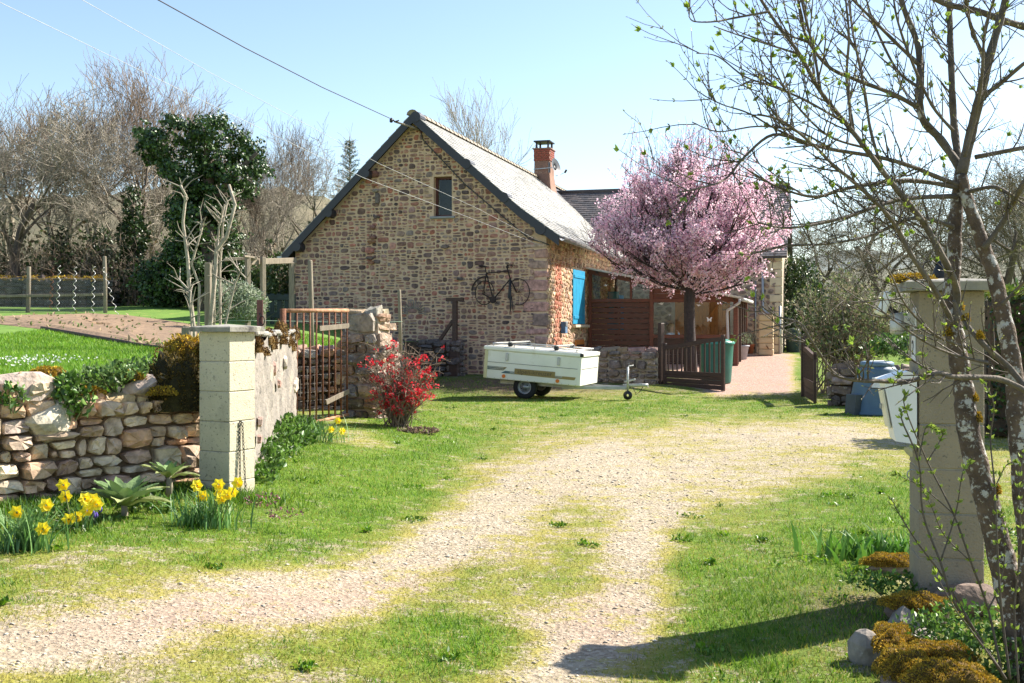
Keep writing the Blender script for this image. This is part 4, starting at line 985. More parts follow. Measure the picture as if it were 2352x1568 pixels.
# ---------------------------------------------------------------- person sitting behind the glass
def person_at(loc, rz):
    ro = empty('person', loc, rz, 'person in a pale blue top sitting behind the veranda window, hand to face', 'person')
    J = {'pel': (0, 0, .50, .15), 'bel': (0, -.01, .66, .135), 'che': (0, .0, .86, .155), 'nk0': (0, .0, 1.00, .075), 'nk': (0, -.015, 1.06, .052),
         'hd0': (0, -.03, 1.13, .078), 'hd1': (0, -.025, 1.21, .092), 'hd2': (0, -.015, 1.275, .07),
         'shL': (.17, 0, .955, .07), 'elL': (.26, -.16, .72, .045), 'wrL': (.09, -.26, .97, .030), 'haL': (.055, -.235, 1.04, .030),
         'shR': (-.17, 0, .955, .07), 'elR': (-.25, -.08, .70, .045), 'wrR': (-.16, -.32, .76, .030), 'haR': (-.12, -.40, .77, .032),
         'hiL': (.10, -.05, .48, .11), 'knL': (.12, -.45, .47, .075), 'anL': (.12, -.43, .08, .045), 'toL': (.12, -.58, .035, .035),
         'hiR': (-.10, -.05, .48, .11), 'knR': (-.12, -.45, .47, .075), 'anR': (-.12, -.43, .08, .045), 'toR': (-.12, -.58, .035, .035)}
    E = [('pel', 'bel'), ('bel', 'che'), ('che', 'nk0'), ('nk0', 'nk'), ('nk', 'hd0'), ('hd0', 'hd1'), ('hd1', 'hd2'), ('che', 'shL'), ('shL', 'elL'), ('elL', 'wrL'), ('wrL', 'haL'),
         ('che', 'shR'), ('shR', 'elR'), ('elR', 'wrR'), ('wrR', 'haR'), ('pel', 'hiL'), ('hiL', 'knL'), ('knL', 'anL'), ('anL', 'toL'), ('pel', 'hiR'), ('hiR', 'knR'), ('knR', 'anR'), ('anR', 'toR')]
    # five fingers per hand
    for s, hx, hy, hz, up in (('L', .055, -.235, 1.04, 1), ('R', -.12, -.40, .77, 0)):
        for k in range(5):
            o_ = (k - 2) * .016; a = f'f{s}{k}'; b = f'g{s}{k}'; ln = (.035, .05, .055, .05, .04)[k]
            if up: J[a] = (hx + o_ * .6, hy - .0 + o_ * .5, hz + .035, .010); J[b] = (hx + o_ * .6 - .015, hy + .05 + o_ * .4, hz + .035 + ln * .7, .008)
            else: J[a] = (hx + o_, hy - .045, hz + .005, .010); J[b] = (hx + o_, hy - .045 - ln, hz - .02, .008)
            E += [('ha' + s, a), (a, b)]
    names = list(J); ix = {n: i for i, n in enumerate(names)}
    me = bpy.data.meshes.new('body'); me.from_pydata([J[n][:3] for n in names], [(ix[a], ix[b]) for a, b in E], [])
    b = link('body', me, None, ro); md = b.modifiers.new('skin', 'SKIN'); 
    if not me.skin_vertices:
        bpy.context.view_layer.objects.active = b
    sv = me.skin_vertices[0].data if me.skin_vertices else None
    if sv:
        for n in names: r_ = J[n][3]; sv[ix[n]].radius = (r_, r_ * (.72 if n in ('pel', 'bel', 'che') else 1)); sv[ix[n]].use_root = (n == 'pel')
    b.modifiers.new('sub', 'SUBSURF').levels = 1; b.modifiers['sub'].render_levels = 2
    # skin above the collar and on the forearms, pale blue top, dark trousers
    m = bpy.data.materials.new('clothed_person'); m.use_nodes = True; nt = m.node_tree; N = nt.nodes; Lk = nt.links; bs = N['Principled BSDF']
    tc = N.new('ShaderNodeTexCoord'); sp = N.new('ShaderNodeSeparateXYZ'); Lk.new(tc.outputs['Object'], sp.inputs[0])
    r1 = N.new('ShaderNodeValToRGB'); r1.color_ramp.interpolation = 'CONSTANT'; e = r1.color_ramp.elements
    e[0].position = 0; e[0].color = (.03, .035, .06, 1); e[1].position = .42; e[1].color = (.50, .58, .68, 1); q = e.new(.77); q.color = (.56, .33, .23, 1)
    mr = N.new('ShaderNodeMath'); mr.operation = 'DIVIDE'; Lk.new(sp.outputs['Z'], mr.inputs[0]); mr.inputs[1].default_value = 1.32; Lk.new(mr.outputs[0], r1.inputs[0])
    Lk.new(r1.outputs[0], bs.inputs['Base Color']); bs.inputs['Roughness'].default_value = .7
    me.materials.append(m)
    m_hair = M_('fair_hair', (.34, .20, .09), (.20, .11, .05), scale=30, rough=.6, bump=.6); rr = random.Random(2)
    hb = MB(); n = 14; vs = []; rings = [(-.16, .055, .03), (-.10, .095, .035), (-.02, .118, .03), (.05, .115, .012), (.10, .085, .0), (.125, .03, .0)]
    for z, r_, yo in rings:
        for k in range(n): a = 2 * math.pi * k / n; f = .55 if (math.sin(a) < -.45 and z < .03) else 1; q = r_ * rr.uniform(.92, 1.1); vs.append((q * math.cos(a), yo + q * math.sin(a) * 1.08 * f, z + rr.uniform(-.008, .008)))
    hb.add([(x, y - .02, z + 1.20) for x, y, z in vs], [(i * n + j, i * n + (j + 1) % n, (i + 1) * n + (j + 1) % n, (i + 1) * n + j) for i in range(len(rings) - 1) for j in range(n)] + [tuple((len(rings) - 1) * n + j for j in range(n))], True)
    hb.build('hair', m_hair, ro)
    m_eye = M_('eye_dark', (.02, .015, .012), bump=0)
    for sx in (-1, 1):
        MB().lathe([(.0, -.008), (.010, 0), (.0, .008)], 8, (sx * .033, -.118, 1.20), cap=False).build('eye', m_eye, ro)
        MB().lathe([(.006, -.028), (.016, -.01), (.017, .015), (.008, .03)], 8, (sx * .094, -.02, 1.185)).build('ear', m_trim, ro)
    MB().add([(0, -.145, 1.165), (-.014, -.115, 1.158), (.014, -.115, 1.158), (0, -.115, 1.205)], [(0, 1, 3), (0, 3, 2), (0, 2, 1)], True).build('nose', M_('skin', (.56, .33, .23), (.50, .28, .19), bump=0), ro)
    MB().box((0, -.115, 1.13), (.045, .012, .010), .003).build('mouth', M_('lips', (.40, .14, .12), bump=0), ro)
    return ro
pp = vl(1529, 748); ploc = VO + hx_ * (pp[0] + .05) + hy_ * .75
person_at((ploc.x, ploc.y, vz + .06), HT + R(68))
ch = empty('garden_chair', (ploc.x, ploc.y, vz), HT + R(68), 'plain wooden chair under the person behind the veranda window', 'chair')
MB().box((0, -.12, .44), (.44, .46, .04), .008).build('seat', m_wood_grey, ch); MB().box((0, .19, .72), (.42, .03, .35), .008).build('backrest', m_wood_grey, ch)
for sx in (-1, 1):
    for sy in (-.32, .18): MB().box((sx * .2, sy, .22), (.04, .04, .42 if sy < 0 else .42), .004).build('leg', m_wood_grey, ch)
    MB().box((sx * .2, .19, .56), (.04, .03, .26), .004).build('back_post', m_wood_grey, ch)

# ---------------------------------------------------------------- low stone wall in front of the veranda
def wall_thing(name, a, b, z0, z1, th, label, cat, palette, rh, w, gap, seed, mat_core, depth=.05, bulky=True, nmax=300, topn=True, ztop=None, mat=None, back=False, cf=None, asp=1.45):
    """straight wall from a to b (front face along a->b, outward normal to the right of a->b when seen from above)"""
    a = Vector((a[0], a[1], 0)); b = Vector((b[0], b[1], 0)); L = (b - a).length; ang = math.atan2(b.y - a.y, b.x - a.x)
    t = empty(name, (a.x, a.y, z0), ang, label, cat); H = z1 - z0
    zt = ztop or (lambda u: H)
    ns = max(2, int(L / .3)); mb = MB()
    for k in range(ns):
        u0, u1 = L * k / ns, L * (k + 1) / ns
        mb.prism([(u0, .03, -.25), (u1, .03, -.25), (u1, .03, zt(u1) - .04), (u0, .03, zt(u0) - .04)], (0, th - .06, 0))
    mb.build('core', mat_core, t)
    clips = []
    pol = rubble2d(L, max(zt(L * k / 20) for k in range(21)), rh, w, gap, seed)
    pol = [(ar, p) for ar, p in pol if sum(q[1] for q in p) / len(p) < zt(sum(q[0] for q in p) / len(p)) - .01]
    lay_stones(pol, lambda u, v, d: Vector((u, -d, v)), t, mat or m_drystone, palette, depth, seed + 1, nmax, bulky, cf=cf)
    if back: lay_stones([(ar, [(L - q[0], q[1]) for q in p]) for ar, p in pol], lambda u, v, d: Vector((u, th + d, v)), t, mat or m_drystone, palette, depth, seed + 2, 0, bulky, cf=cf)
    for e, nm in ((0, 0), (1, 1)):      # ends
        pe = rubble2d(th, zt(L * e) - .02, rh, (min(w[0], th * .6), min(w[1], th * .9)), gap, seed + 5 + e)
        lay_stones(pe, (lambda u, v, d: Vector((-d, th - u, v))) if e == 0 else (lambda u, v, d: Vector((L + d, u, v))), t, mat or m_drystone, palette, depth * .8, seed + 7 + e, 60, bulky, cf=cf)
    if topn:
        rng = random.Random(seed + 9); u = 0.0
        while u < L:
            ww = min(rng.uniform(*w) * 1.2, L - u)
            if ww < .06: break
            parts_v = max(1, int(round(th / .35))); 
            for q in range(parts_v):
                y0, y1 = th * q / parts_v, th * (q + 1) / parts_v; uu = u + ww / 2; zz = zt(uu) - .05
                g = stone_geo([(u + .01, y0 + .01), (u + ww - .01, y0 + .01), (u + ww - .01, y1 - .01), (u + .01, y1 - .01)], lambda a_, b_, d, z_=zz: Vector((a_, b_, z_ + d)), rng.uniform(.05, .11), rng, True)
                if g:
                    c = rng.choice(palette); mbx = MB().color(tuple(x * rng.uniform(.85, 1.15) for x in c)); mbx.add(*g); mbx.build('cap_stone', mat or m_drystone, t, vcol=True)
            u += ww
    return t
A = G(1372, 886, .05); B = G(1508, 888, .05)
PAL_RUST = [(.30, .22, .17), (.26, .17, .12), (.22, .17, .14), (.33, .24, .18), (.19, .14, .12)]
wall_thing('low_wall', (A.x - .3, A.y + .15), (B.x, B.y - .2), .0, .98, .35, 'low rubble wall between the trailer drawbar and the wooden gate', 'wall', PAL_RUST, (.14, .24), (.2, .5), .03, 51, m_palemortar, .05)

# ---------------------------------------------------------------- wooden garden gate leaves
def gate_leaf(name, a, b, z, hl, hr, label, nbars, post_h, mat=m_wood_dark):
    """a: hinge end, b: free end; hl, hr: rail heights there"""
    a = Vector((a[0], a[1], z)); b = Vector((b[0], b[1], z)); d = b - a; L = d.length; ang = math.atan2(d.y, d.x)
    t = empty(name, a, ang, label, 'gate', 'pair of wooden gate leaves')
    MB().box((-.09, 0, post_h / 2 - .1), (.13, .13, post_h + .2), .012).build('gate_post', mat, t)
    def top(u): s = u / L; s = s * s * (3 - 2 * s); return hl + (hr - hl) * s
    MB().box((.05, 0, hl / 2 + .05), (.10, .06, hl), .006).build('stile', mat, t)
    MB().box((L - .05, 0, hr / 2 + .03), (.10, .06, hr + .05), .006).build('stile', mat, t)
    k = 10; pts = [(u, top(u)) for u in [L * q / k for q in range(k + 1)]]
    mb = MB()
    for (u0, z0), (u1, z1) in zip(pts[:-1], pts[1:]): mb.prism([(u0, -.035, z0), (u1, -.035, z1), (u1, -.035, z1 - .10), (u0, -.035, z0 - .10)], (0, .07, 0))
    mb.build('top_rail', mat, t)
    zl = .38
    MB().box((L / 2, 0, zl), (L - .2, .055, .10), .005).build('mid_rail', mat, t)
    for q in range(3): MB().box((L / 2, 0, .075 + q * .115), (L - .2, .03, .11), .004).build('panel_board', mat, t)
    for q in range(nbars):
        u = .1 + (L - .2) * (q + .5) / nbars; MB().box((u, 0, (zl + top(u)) / 2), (.042, .03, top(u) - .08 - zl), .004).build('bar', mat, t)
    return t
gate_leaf('wooden_gate', G(1524, 891, .03)[:2], (G(1670, 902, .03) + Vector((0, .3, 0)))[:2], .05, 1.06, 1.28, 'dark brown wooden gate leaf standing open before the green water butt', 12, 1.62)
gate_leaf('wooden_gate', (6.55, 24.6), (6.13, 22.2), .02, 1.12, 1.0, 'dark brown wooden gate leaf swung back beside the leafy shrub', 11, 1.35)
# thickness of the path edge stones by the gate
# ---------------------------------------------------------------- green water butt behind the gate
gb = P(1645, 872, 28.3); gb.z = float(zlow(gb.x, gb.y))
wb = empty('water_butt', gb, 0, 'large green plastic water butt behind the open wooden gate', 'water butt')
m_green = M_('green_plastic', (.022, .15, .115), (.018, .12, .095), rough=.45, bump=.03)
MB().lathe([(.36, 0), (.38, .04), (.42, .6), (.44, .98), (.45, 1.0)], 24).build('barrel', m_green, wb)
MB().lathe([(.47, 1.0), (.48, 1.04), (.44, 1.08), (.25, 1.13), (.0, 1.14)], 24, cap=False).build('lid', M_('green_lid', (.04, .26, .20), rough=.4), wb)
MB().tube([(.1, -.40, .18), (.1, -.50, .17), (.1, -.52, .12)], .02, 6).build('tap', M_('brass', (.5, .36, .1), metal=.8, rough=.4), wb)

# ---------------------------------------------------------------- pots by the veranda
def pot(px, py, z, r, h, mat, label, leafpal, seed, hh, nleaf=260):
    p = G(px, py, z); p.z = float(zlow(p.x, p.y)); t = empty('potted_plant', p, 0, label, 'potted plant')
    MB().lathe([(r * .68, 0), (r * .95, h * .9), (r * 1.05, h * .9), (r * 1.05, h), (r * .92, h), (r * .85, h * .9)], 18).build('pot', mat, t)
    MB().lathe([(r * .9, h * .9), (0, h * .93)], 14, cap=False).build('potting_soil', m_soil, t)
    rng = np.random.default_rng(seed); n = nleaf; a = rng.uniform(0, 6.28, n); rr = r * 1.35 * np.sqrt(rng.uniform(0, 1, n)); pos = np.stack([rr * np.cos(a), rr * np.sin(a), h + rng.uniform(.02, hh, n)], 1)
    link('foliage', leaves_mesh('foliage', pos, rng.uniform(.05, .10, n), mixcols(n, leafpal, rng), rng, .35, axis=np.array([[0, 0, 1.]]), spread=.8), m_leafdull, t)
    st = []; 
    for q in range(9): a_ = rng.uniform(0, 6.28); st.append([(0.3 * r * math.cos(a_), .3 * r * math.sin(a_), h * .9), (r * .7 * math.cos(a_), r * .7 * math.sin(a_), h + hh * .5), (r * 1.1 * math.cos(a_), r * 1.1 * math.sin(a_), h + hh * .9)])
    tubes_obj('stems', st, [[.008, .006, .003]] * 9, 4, m_twig, t)
pot(1702, 852, .1, .27, .47, M_('pale_grey_pot', (.36, .36, .40), (.30, .30, .34), rough=.6), 'pale grey flower pot with grey green leaves by the path', [(.20, .24, .14), (.28, .31, .20), (.14, .19, .09)], 5, .38)
pot(1722, 838, .2, .17, .33, m_terracotta, 'terracotta pot with feathery grey plant behind the grey pot', [(.26, .27, .22), (.34, .34, .28)], 6, .34)
# ---------------------------------------------------------------- cream rain tank at the wing corner
rp = G(1760, 806, .62); rt = empty('rain_tank', P(1760, 806, 38.3), HT, 'tall cream rain tank of ribbed sections against the far wall', 'rain tank'); 
rt.location.z = float(zlow(rt.location.x, rt.location.y))
m_cream = M_('cream_plastic', (.66, .50, .30), (.60, .44, .26), rough=.5, bump=.03)
hh = [.0, .22, .42, .62, .92, 1.2, 1.42]
for q in range(6): MB().box((0, 0, (hh[q] + hh[q + 1]) / 2), (.50 - .01 * (q % 2), .42, hh[q + 1] - hh[q] - .018), .02).build('section', m_cream, rt)
MB().box((0, 0, .72), (.46, .38, 1.40)).build('inner_body', M_('cream_plastic_shade', (.45, .33, .2)), rt)
MB().box((0, 0, 1.45), (.52, .44, .06), .02).build('lid', M_('mauve_lid', (.28, .22, .22)), rt)
MB().tube([(.02, -.2, .33), (.05, -.30, .30), (.09, -.33, .24)], .018, 6).build('tap', m_rust, rt)
# ---------------------------------------------------------------- white camping trailer
TP0 = P(1110, 858, 24.1); TP1 = P(1332, 878, 23.4)       # bottom edge of the long side, rear -> front
dT = Vector((TP1.x - TP0.x, TP1.y - TP0.y, 0)); LT = dT.length; angT = math.atan2(dT.y, dT.x)
mid = (TP0 + TP1) / 2
nT = Vector((-math.sin(angT), math.cos(angT), 0)); WT = 1.48
tr = empty('camping_trailer', (mid.x + nT.x * WT / 2, mid.y + nT.y * WT / 2, 0), angT, 'white box camping trailer with striped side parked by the house gable', 'trailer')
zb0 = .385; HB = .62; TLT = -math.atan2(TP0.z - TP1.z, LT)
def tl(o): o.matrix_basis = Matrix.Translation((0, 0, zb0)) @ Matrix.Rotation(-TLT, 4, 'Y') @ o.matrix_basis; return o
Lh, Wh = LT / 2, WT / 2
tl(MB().box((0, 0, HB * .5), (LT, WT, HB), .012).build('body', m_white, tr))
m_crm = M_('yellowed_corner_trim', (.66, .60, .36), (.56, .5, .28), rough=.5, bump=.03)
for sx in (-1, 1):
    for sy in (-1, 1): tl(MB().box((sx * (Lh - .035), sy * (Wh + .004), HB * .5), (.075, .016, HB - .02), .004).build('corner_trim', m_crm if sx < 0 else m_white, tr))
tl(MB().box((-Lh - .006, 0, HB / 2), (.012, WT - .1, HB - .04), .004).build('rear_panel', m_white, tr))
tl(MB().box((0, -Wh - .003, HB * .585), (LT - .15, .006, .008)).build('side_seam', m_black, tr)); tl(MB().box((Lh + .003, 0, HB * .585), (.006, WT - .1, .008)).build('end_seam', m_black, tr))
m_lid = M_('weathered_lid', (.62, .60, .52), (.40, .385, .33), scale=4, rough=.6, bump=.1, spots=[((.20, .18, .15), 9, .58, .7)])
lid = tl(MB().box((0, 0, HB + .045), (LT + .06, WT + .06, .085), .015).build('lid', m_white, tr))
tl(MB().box((0, 0, HB + .092), (LT - .04, WT - .04, .008)).build('lid_top', m_lid, tr))
for sy in (-1, 1):
    tl(MB().box((Lh + .0, sy * (Wh - .0), HB + .045), (.075, .075, .075), .012).build('lid_corner', m_black, tr))
# luggage rails and two cross bars with black feet
m_alu = M_('dull_aluminium', (.50, .50, .48), (.40, .40, .38), rough=.45, metal=.5)
for sy in (-1, 1):
    tl(MB().tube([(-Lh + .12, sy * (Wh - .12), HB + .15), (Lh - .10, sy * (Wh - .12), HB + .15)], .014, 6).build('luggage_rail', m_alu, tr))
    for q in range(5): tl(MB().tube([(-Lh + .15 + q * (LT - .3) / 4, sy * (Wh - .12), HB + .09), (-Lh + .15 + q * (LT - .3) / 4, sy * (Wh - .12), HB + .15)], .012, 6).build('rail_stanchion', m_alu, tr))
for sx in (-1, 1): tl(MB().tube([(sx * (Lh - .13), -(Wh - .12), HB + .15), (sx * (Lh - .13), Wh - .12, HB + .15)], .014, 6).build('luggage_rail', m_alu, tr))
for xx in (-.55, .50):
    tl(MB().bar((xx, -Wh + .04, HB + .20), (xx, Wh - .04, HB + .20), .03, .028, .004).build('cross_bar', m_alu, tr))
    for sy in (-1, 1): tl(MB().box((xx, sy * (Wh - .08), HB + .155), (.10, .09, .10), .02).build('bar_foot', m_black, tr))
# latches, reflectors
for xx in (-Lh + .52, Lh - .50): tl(MB().box((xx, -Wh - .018, HB * .80), (.06, .03, .17), .008).build('latch', m_alu, tr)); 
m_amber = M_('amber_reflector', (.75, .18, .02), (.65, .14, .02), rough=.3, bump=0)
for xx in (-Lh + .47, Lh - .50):
    o = MB().tube([(xx, -Wh - .002, .075), (xx, -Wh - .022, .075)], .04, 14).build('reflector', m_amber, tr); tl(o)
for q in range(14): tl(MB().box((-Lh + .1 + q * (LT - .2) / 13, -Wh - .004, .02), (.014, .008, .014), .003).build('rivet', m_zinc, tr))
# printed stripes: teal running to gold, with worn lettering
m_teal = M_('teal_print', (.02, .10, .13), (.02, .085, .11), rough=.4, bump=0); 
def grad_mat(name, x0, x1, c0, c1):
    m = bpy.data.materials.new(name); m.use_nodes = True; nt = m.node_tree; N = nt.nodes; Lk = nt.links; tc = N.new('ShaderNodeTexCoord'); sp = N.new('ShaderNodeSeparateXYZ')
    Lk.new(tc.outputs['Object'], sp.inputs[0]); mr = N.new('ShaderNodeMapRange'); mr.inputs['From Min'].default_value = x0; mr.inputs['From Max'].default_value = x1; Lk.new(sp.outputs['X'], mr.inputs['Value'])
    rp = N.new('ShaderNodeValToRGB'); rp.color_ramp.elements[0].color = (*c0, 1); rp.color_ramp.elements[1].color = (*c1, 1); Lk.new(mr.outputs[0], rp.inputs[0]); Lk.new(rp.outputs[0], N['Principled BSDF'].inputs['Base Color']); N['Principled BSDF'].inputs['Roughness'].default_value = .45
    return m
ys = -Wh - .0045
def stripe(name, pts, mat): return tl(MB().prism([(x, ys, z) for x, z in pts], (0, .003, 0)).build(name, mat, tr))
g1 = grad_mat('teal_to_gold_print', -Lh, -Lh + .5, (.02, .10, .14), (.26, .20, .08)); g2 = grad_mat('teal_to_gold_print_long', -Lh + .4, -Lh + 1.2, (.02, .11, .16), (.30, .215, .075))
za, zb_t = HB * .44, HB * .31
stripe('short_stripe', [(-Lh + .08, za), (-Lh + .53, za), (-Lh + .45, zb_t + .005), (-Lh + .08, zb_t + .005)], g1)
stripe('long_stripe', [(-Lh + .49, zb_t), (Lh - .10, zb_t - .01), (Lh - .13, .12), (-Lh + .40, .14)], g2)
for q in range(1, 5):
    z_ = .14 + (zb_t - .14) * q / 5; stl = MB().box((.1, -Wh - .0065, z_ - .004), (LT - 1.0, .002, .006)); tl(stl.build('pin_line', m_white if q in (2, 4) else m_teal, tr))
    tl(MB().box((-Lh + .28, -Wh - .0065, zb_t + (za - zb_t) * q / 5), (.36, .002, .006)).build('pin_line', m_white if q in (2, 4) else m_teal, tr))
tl(MB().box((-Lh + 1.17, -Wh - .0085, .203), (.92, .002, .12)).build('letter_ground', M_('gold_print', (.28, .20, .07), (.25, .175, .06), rough=.45, bump=0), tr))
def text_mesh(name, s, size, ext=.001):
    cu = bpy.data.curves.new(name, 'FONT'); cu.body = s; cu.size = size; cu.extrude = ext; cu.align_x = 'CENTER'; cu.align_y = 'CENTER'; cu.resolution_u = 3
    tmp = bpy.data.objects.new(name, cu); col.objects.link(tmp); dg = bpy.context.evaluated_depsgraph_get(); me = bpy.data.meshes.new_from_object(tmp.evaluated_get(dg)); bpy.data.objects.remove(tmp)
    me.transform(Matrix.Rotation(R(90), 4, 'X')); return me
o = link('lettering', text_mesh('lettering', 'alpen-kreuzer', .135), M_('worn_dark_lettering', (.10, .075, .05), (.16, .12, .06), bump=0), tr); o.location = (-Lh + 1.17, -Wh - .011, .203); o.scale = (1.05, 1, 1); tl(o)
# undercarriage: axle, wheels, drawbar, coupling, jockey wheel
def wheel(y):
    w_ = MB(); s = 1 if y > 0 else -1; prof = [(.155, -.07), (.23, -.075), (.262, -.05), (.268, 0), (.262, .05), (.23, .075), (.155, .07)]
    n = 26; vs = [(r * math.cos(2 * math.pi * j / n), z, r * math.sin(2 * math.pi * j / n)) for r, z in prof for j in range(n)]
    w_.add(vs, [(i * n + j, i * n + (j + 1) % n, (i + 1) * n + (j + 1) % n, (i + 1) * n + j) for i in range(len(prof) - 1) for j in range(n)], True)
    o = w_.build('wheel', M_('tyre_rubber', (.022, .021, .020), (.014, .014, .014), rough=.85) if 'tyre_rubber' not in bpy.data.materials else bpy.data.materials['tyre_rubber'], tr)
    rm = MB(); prof = [(.155, .06), (.150, .0), (.11, .015), (.10, .045), (.05, .05), (.045, .07), (.0, .075)]
    vs = [(r * math.cos(2 * math.pi * j / n), s * z, r * math.sin(2 * math.pi * j / n)) for r, z in prof for j in range(n)]
    rm.add(vs, [(i * n + j, i * n + (j + 1) % n, (i + 1) * n + (j + 1) % n, (i + 1) * n + j) for i in range(len(prof) - 1) for j in range(n)], True); rm.build('rim', m_zinc, o)
    for q in range(4): a = q * math.pi / 2 + .5; MB().tube([(.075 * math.cos(a), s * .045, .075 * math.sin(a)), (.075 * math.cos(a), s * .065, .075 * math.sin(a))], .012, 6).build('wheel_nut', m_rustdark, o)
    o.location = (-.18, y, .268)
wheel(-Wh + .16); wheel(Wh - .16)
MB().tube([(-.18, -Wh + .2, .27), (-.18, Wh - .2, .27)], .03, 8).build('axle', m_rustdark, tr)
for sy in (-1, 1): MB().bar((-Lh + .3, sy * .45, zb0 - .02), (Lh - .2, sy * .45, zb0 - .10), .05, .07).build('chassis_rail', m_zinc, tr)
hx = Lh + 1.02
for sy in (-1, 1): MB().bar((Lh - .5, sy * .42, zb0 - .12), (hx - .15, sy * .05, zb0 - .13), .05, .075, .006).build('drawbar', m_zinc, tr)
MB().bar((hx - .25, 0, zb0 - .08), (hx + .2, 0, zb0 - .06), .07, .06, .01).build('coupling', m_alu, tr)
MB().bar((hx - .22, 0, zb0 + .0), (hx + .02, 0, zb0 + .06), .04, .04, .008).build('coupling_handle', m_alu, tr)
MB().tube([(hx + .1, 0, zb0 - .06), (hx + .3, 0, zb0 - .07)], .035, 8).build('coupling_head', m_alu, tr)
MB().tube([(hx - .12, -.12, .16), (hx - .12, -.12, zb0 + .32)], .024, 8).build('jockey_tube', m_alu, tr)
MB().tube([(hx - .12, -.12, zb0 + .32), (hx - .12, -.02, zb0 + .34), (hx - .02, .0, zb0 + .36)], .012, 6).build('jockey_crank', m_alu, tr)
jw = MB(); n = 16; vs = [(r * math.cos(2 * math.pi * j / n), y, r * math.sin(2 * math.pi * j / n)) for r, y in ((.03, -.03), (.095, -.028), (.10, 0), (.095, .028), (.03, .03)) for j in range(n)]
jw.add(vs, [(i * n + j, i * n + (j + 1) % n, (i + 1) * n + (j + 1) % n, (i + 1) * n + j) for i in range(4) for j in range(n)], True); o = jw.build('jockey_wheel', m_black, tr); o.location = (hx - .12, -.12, .10)
MB().tube([(hx - .05, .03, zb0 - .1), (hx + .02, .1, zb0 - .28), (hx + .12, .06, zb0 - .2), (hx + .2, 0, zb0 - .08)], .008, 5).build('breakaway_cable', m_black, tr)

# ---------------------------------------------------------------- old bicycle on the gable
bx, bz = gl(1150, 660); bk = empty('old_bicycle', HO + hx_ * bx + Vector((0, 0, bz)) - hy_ * .16, HT, 'rusty old bicycle hung on the stone gable wall', 'bicycle')
def bp(px, py): x, z = gl(px, py, -.16); return (x - bx, 0, z - bz)
fr = MB(); joints = dict(bb=bp(1133, 688), st=bp(1117, 627), ht=bp(1167, 622), hb=bp(1172, 640), rd=bp(1110, 675), fd=bp(1187, 672))
def pt(a, y=0): return (a[0], y, a[2])
for a, b, r_ in ((joints['st'], joints['ht'], .018), (joints['bb'], joints['hb'], .020), (joints['bb'], joints['st'], .018)): fr.tube([a, b], r_, 8)
frame = fr.build('frame', m_rustdark, bk)
for y in (-.06, .06):
    MB().tube([pt(joints['bb'], y * .5), pt(joints['rd'], y)], .011, 6).build('chain_stay', m_rustdark, bk); MB().tube([pt(joints['st'], y * .3), pt(joints['rd'], y)], .010, 6).build('seat_stay', m_rustdark, bk)
    MB().tube([pt(joints['hb'], y * .4), pt(joints['fd'], y)], .012, 6).build('fork_blade', m_rustdark, bk)
MB().tube([joints['hb'], joints['ht'], bp(1164, 612)], .02, 8).build('head_tube', m_rustdark, bk)
MB().tube([joints['st'], bp(1114, 612)], .014, 8).build('seat_post', m_rustdark, bk)
sx, _, szz = bp(1112, 612)
MB().add([(sx - .16, -.08, szz + .02), (sx - .16, .08, szz + .02), (sx + .02, .045, szz + .0), (sx + .14, .02, szz - .01), (sx + .14, -.02, szz - .01), (sx + .02, -.045, szz), (sx - .08, 0, szz + .055), (sx - .08, 0, szz - .03)],
         [(0, 1, 6), (1, 2, 6), (2, 3, 6), (3, 4, 6), (4, 5, 6), (5, 0, 6), (1, 0, 7), (2, 1, 7), (3, 2, 7), (4, 3, 7), (5, 4, 7), (0, 5, 7)]).build('saddle', m_rustdark, bk)
h0 = bp(1164, 612); h1 = bp(1180, 610); h2 = bp(1184, 614)
MB().tube([(h0[0], -.02, h0[2]), (h0[0] + .05, -.10, h0[2] + .04), (h1[0], -.22, h1[2]), (h2[0], -.25, h2[2])], .012, 6).build('handlebar', m_rustdark, bk)
MB().tube([(h0[0], .02, h0[2]), (h0[0] + .05, .06, h0[2] + .05), (h1[0], .10, h1[2] + .02)], .012, 6).build('handlebar', m_rustdark, bk)
def hoop(c, r0, r1, a0, a1, rad, tilt, name, n=28):
    pts = [(c[0] + r0 * math.cos(R(a0 + (a1 - a0) * q / n)), tilt * math.sin(R(a0 + (a1 - a0) * q / n)), c[2] + r1 * math.sin(R(a0 + (a1 - a0) * q / n))) for q in range(n + 1)]
    return MB().tube(pts, rad, 6, cap=False).build(name, m_rustdark, bk)
w1 = hoop(bp(1113, 672), .27, .33, 0, 360, .014, .03, 'wheel'); w2 = hoop(bp(1191, 670), .31, .36, -110, 150, .014, .0, 'wheel')
for q in range(12):
    a = q * 30; c = bp(1113, 672); MB().tube([c, (c[0] + .26 * math.cos(R(a)), 0.01, c[2] + .32 * math.sin(R(a)))], .0035, 4).build('spoke', m_rustdark, w1)
    c = bp(1191, 670)
    if not 150 < a < 250: MB().tube([c, (c[0] + .30 * math.cos(R(a)), 0.0, c[2] + .35 * math.sin(R(a)))], .0035, 4).build('spoke', m_rustdark, w2)
hoop(bp(1115, 672), .40, .44, 78, 172, .025, 0, 'mudguard', 14)
MB().bar(bp(1172, 640), bp(1168, 685), .05, .04).build('torn_tyre', m_black, bk); 
MB().tube([bp(1172, 640), bp(1172, 680), bp(1173, 705), bp(1171, 722)], [.03, .028, .02, .008], 6).build('torn_tyre', m_black, bk); MB().tube([bp(1175, 680), bp(1177, 700), bp(1179, 718)], [.012, .016, .006], 6).build('torn_tyre', m_black, bk)
ck = MB(); c = joints['bb']; n = 18
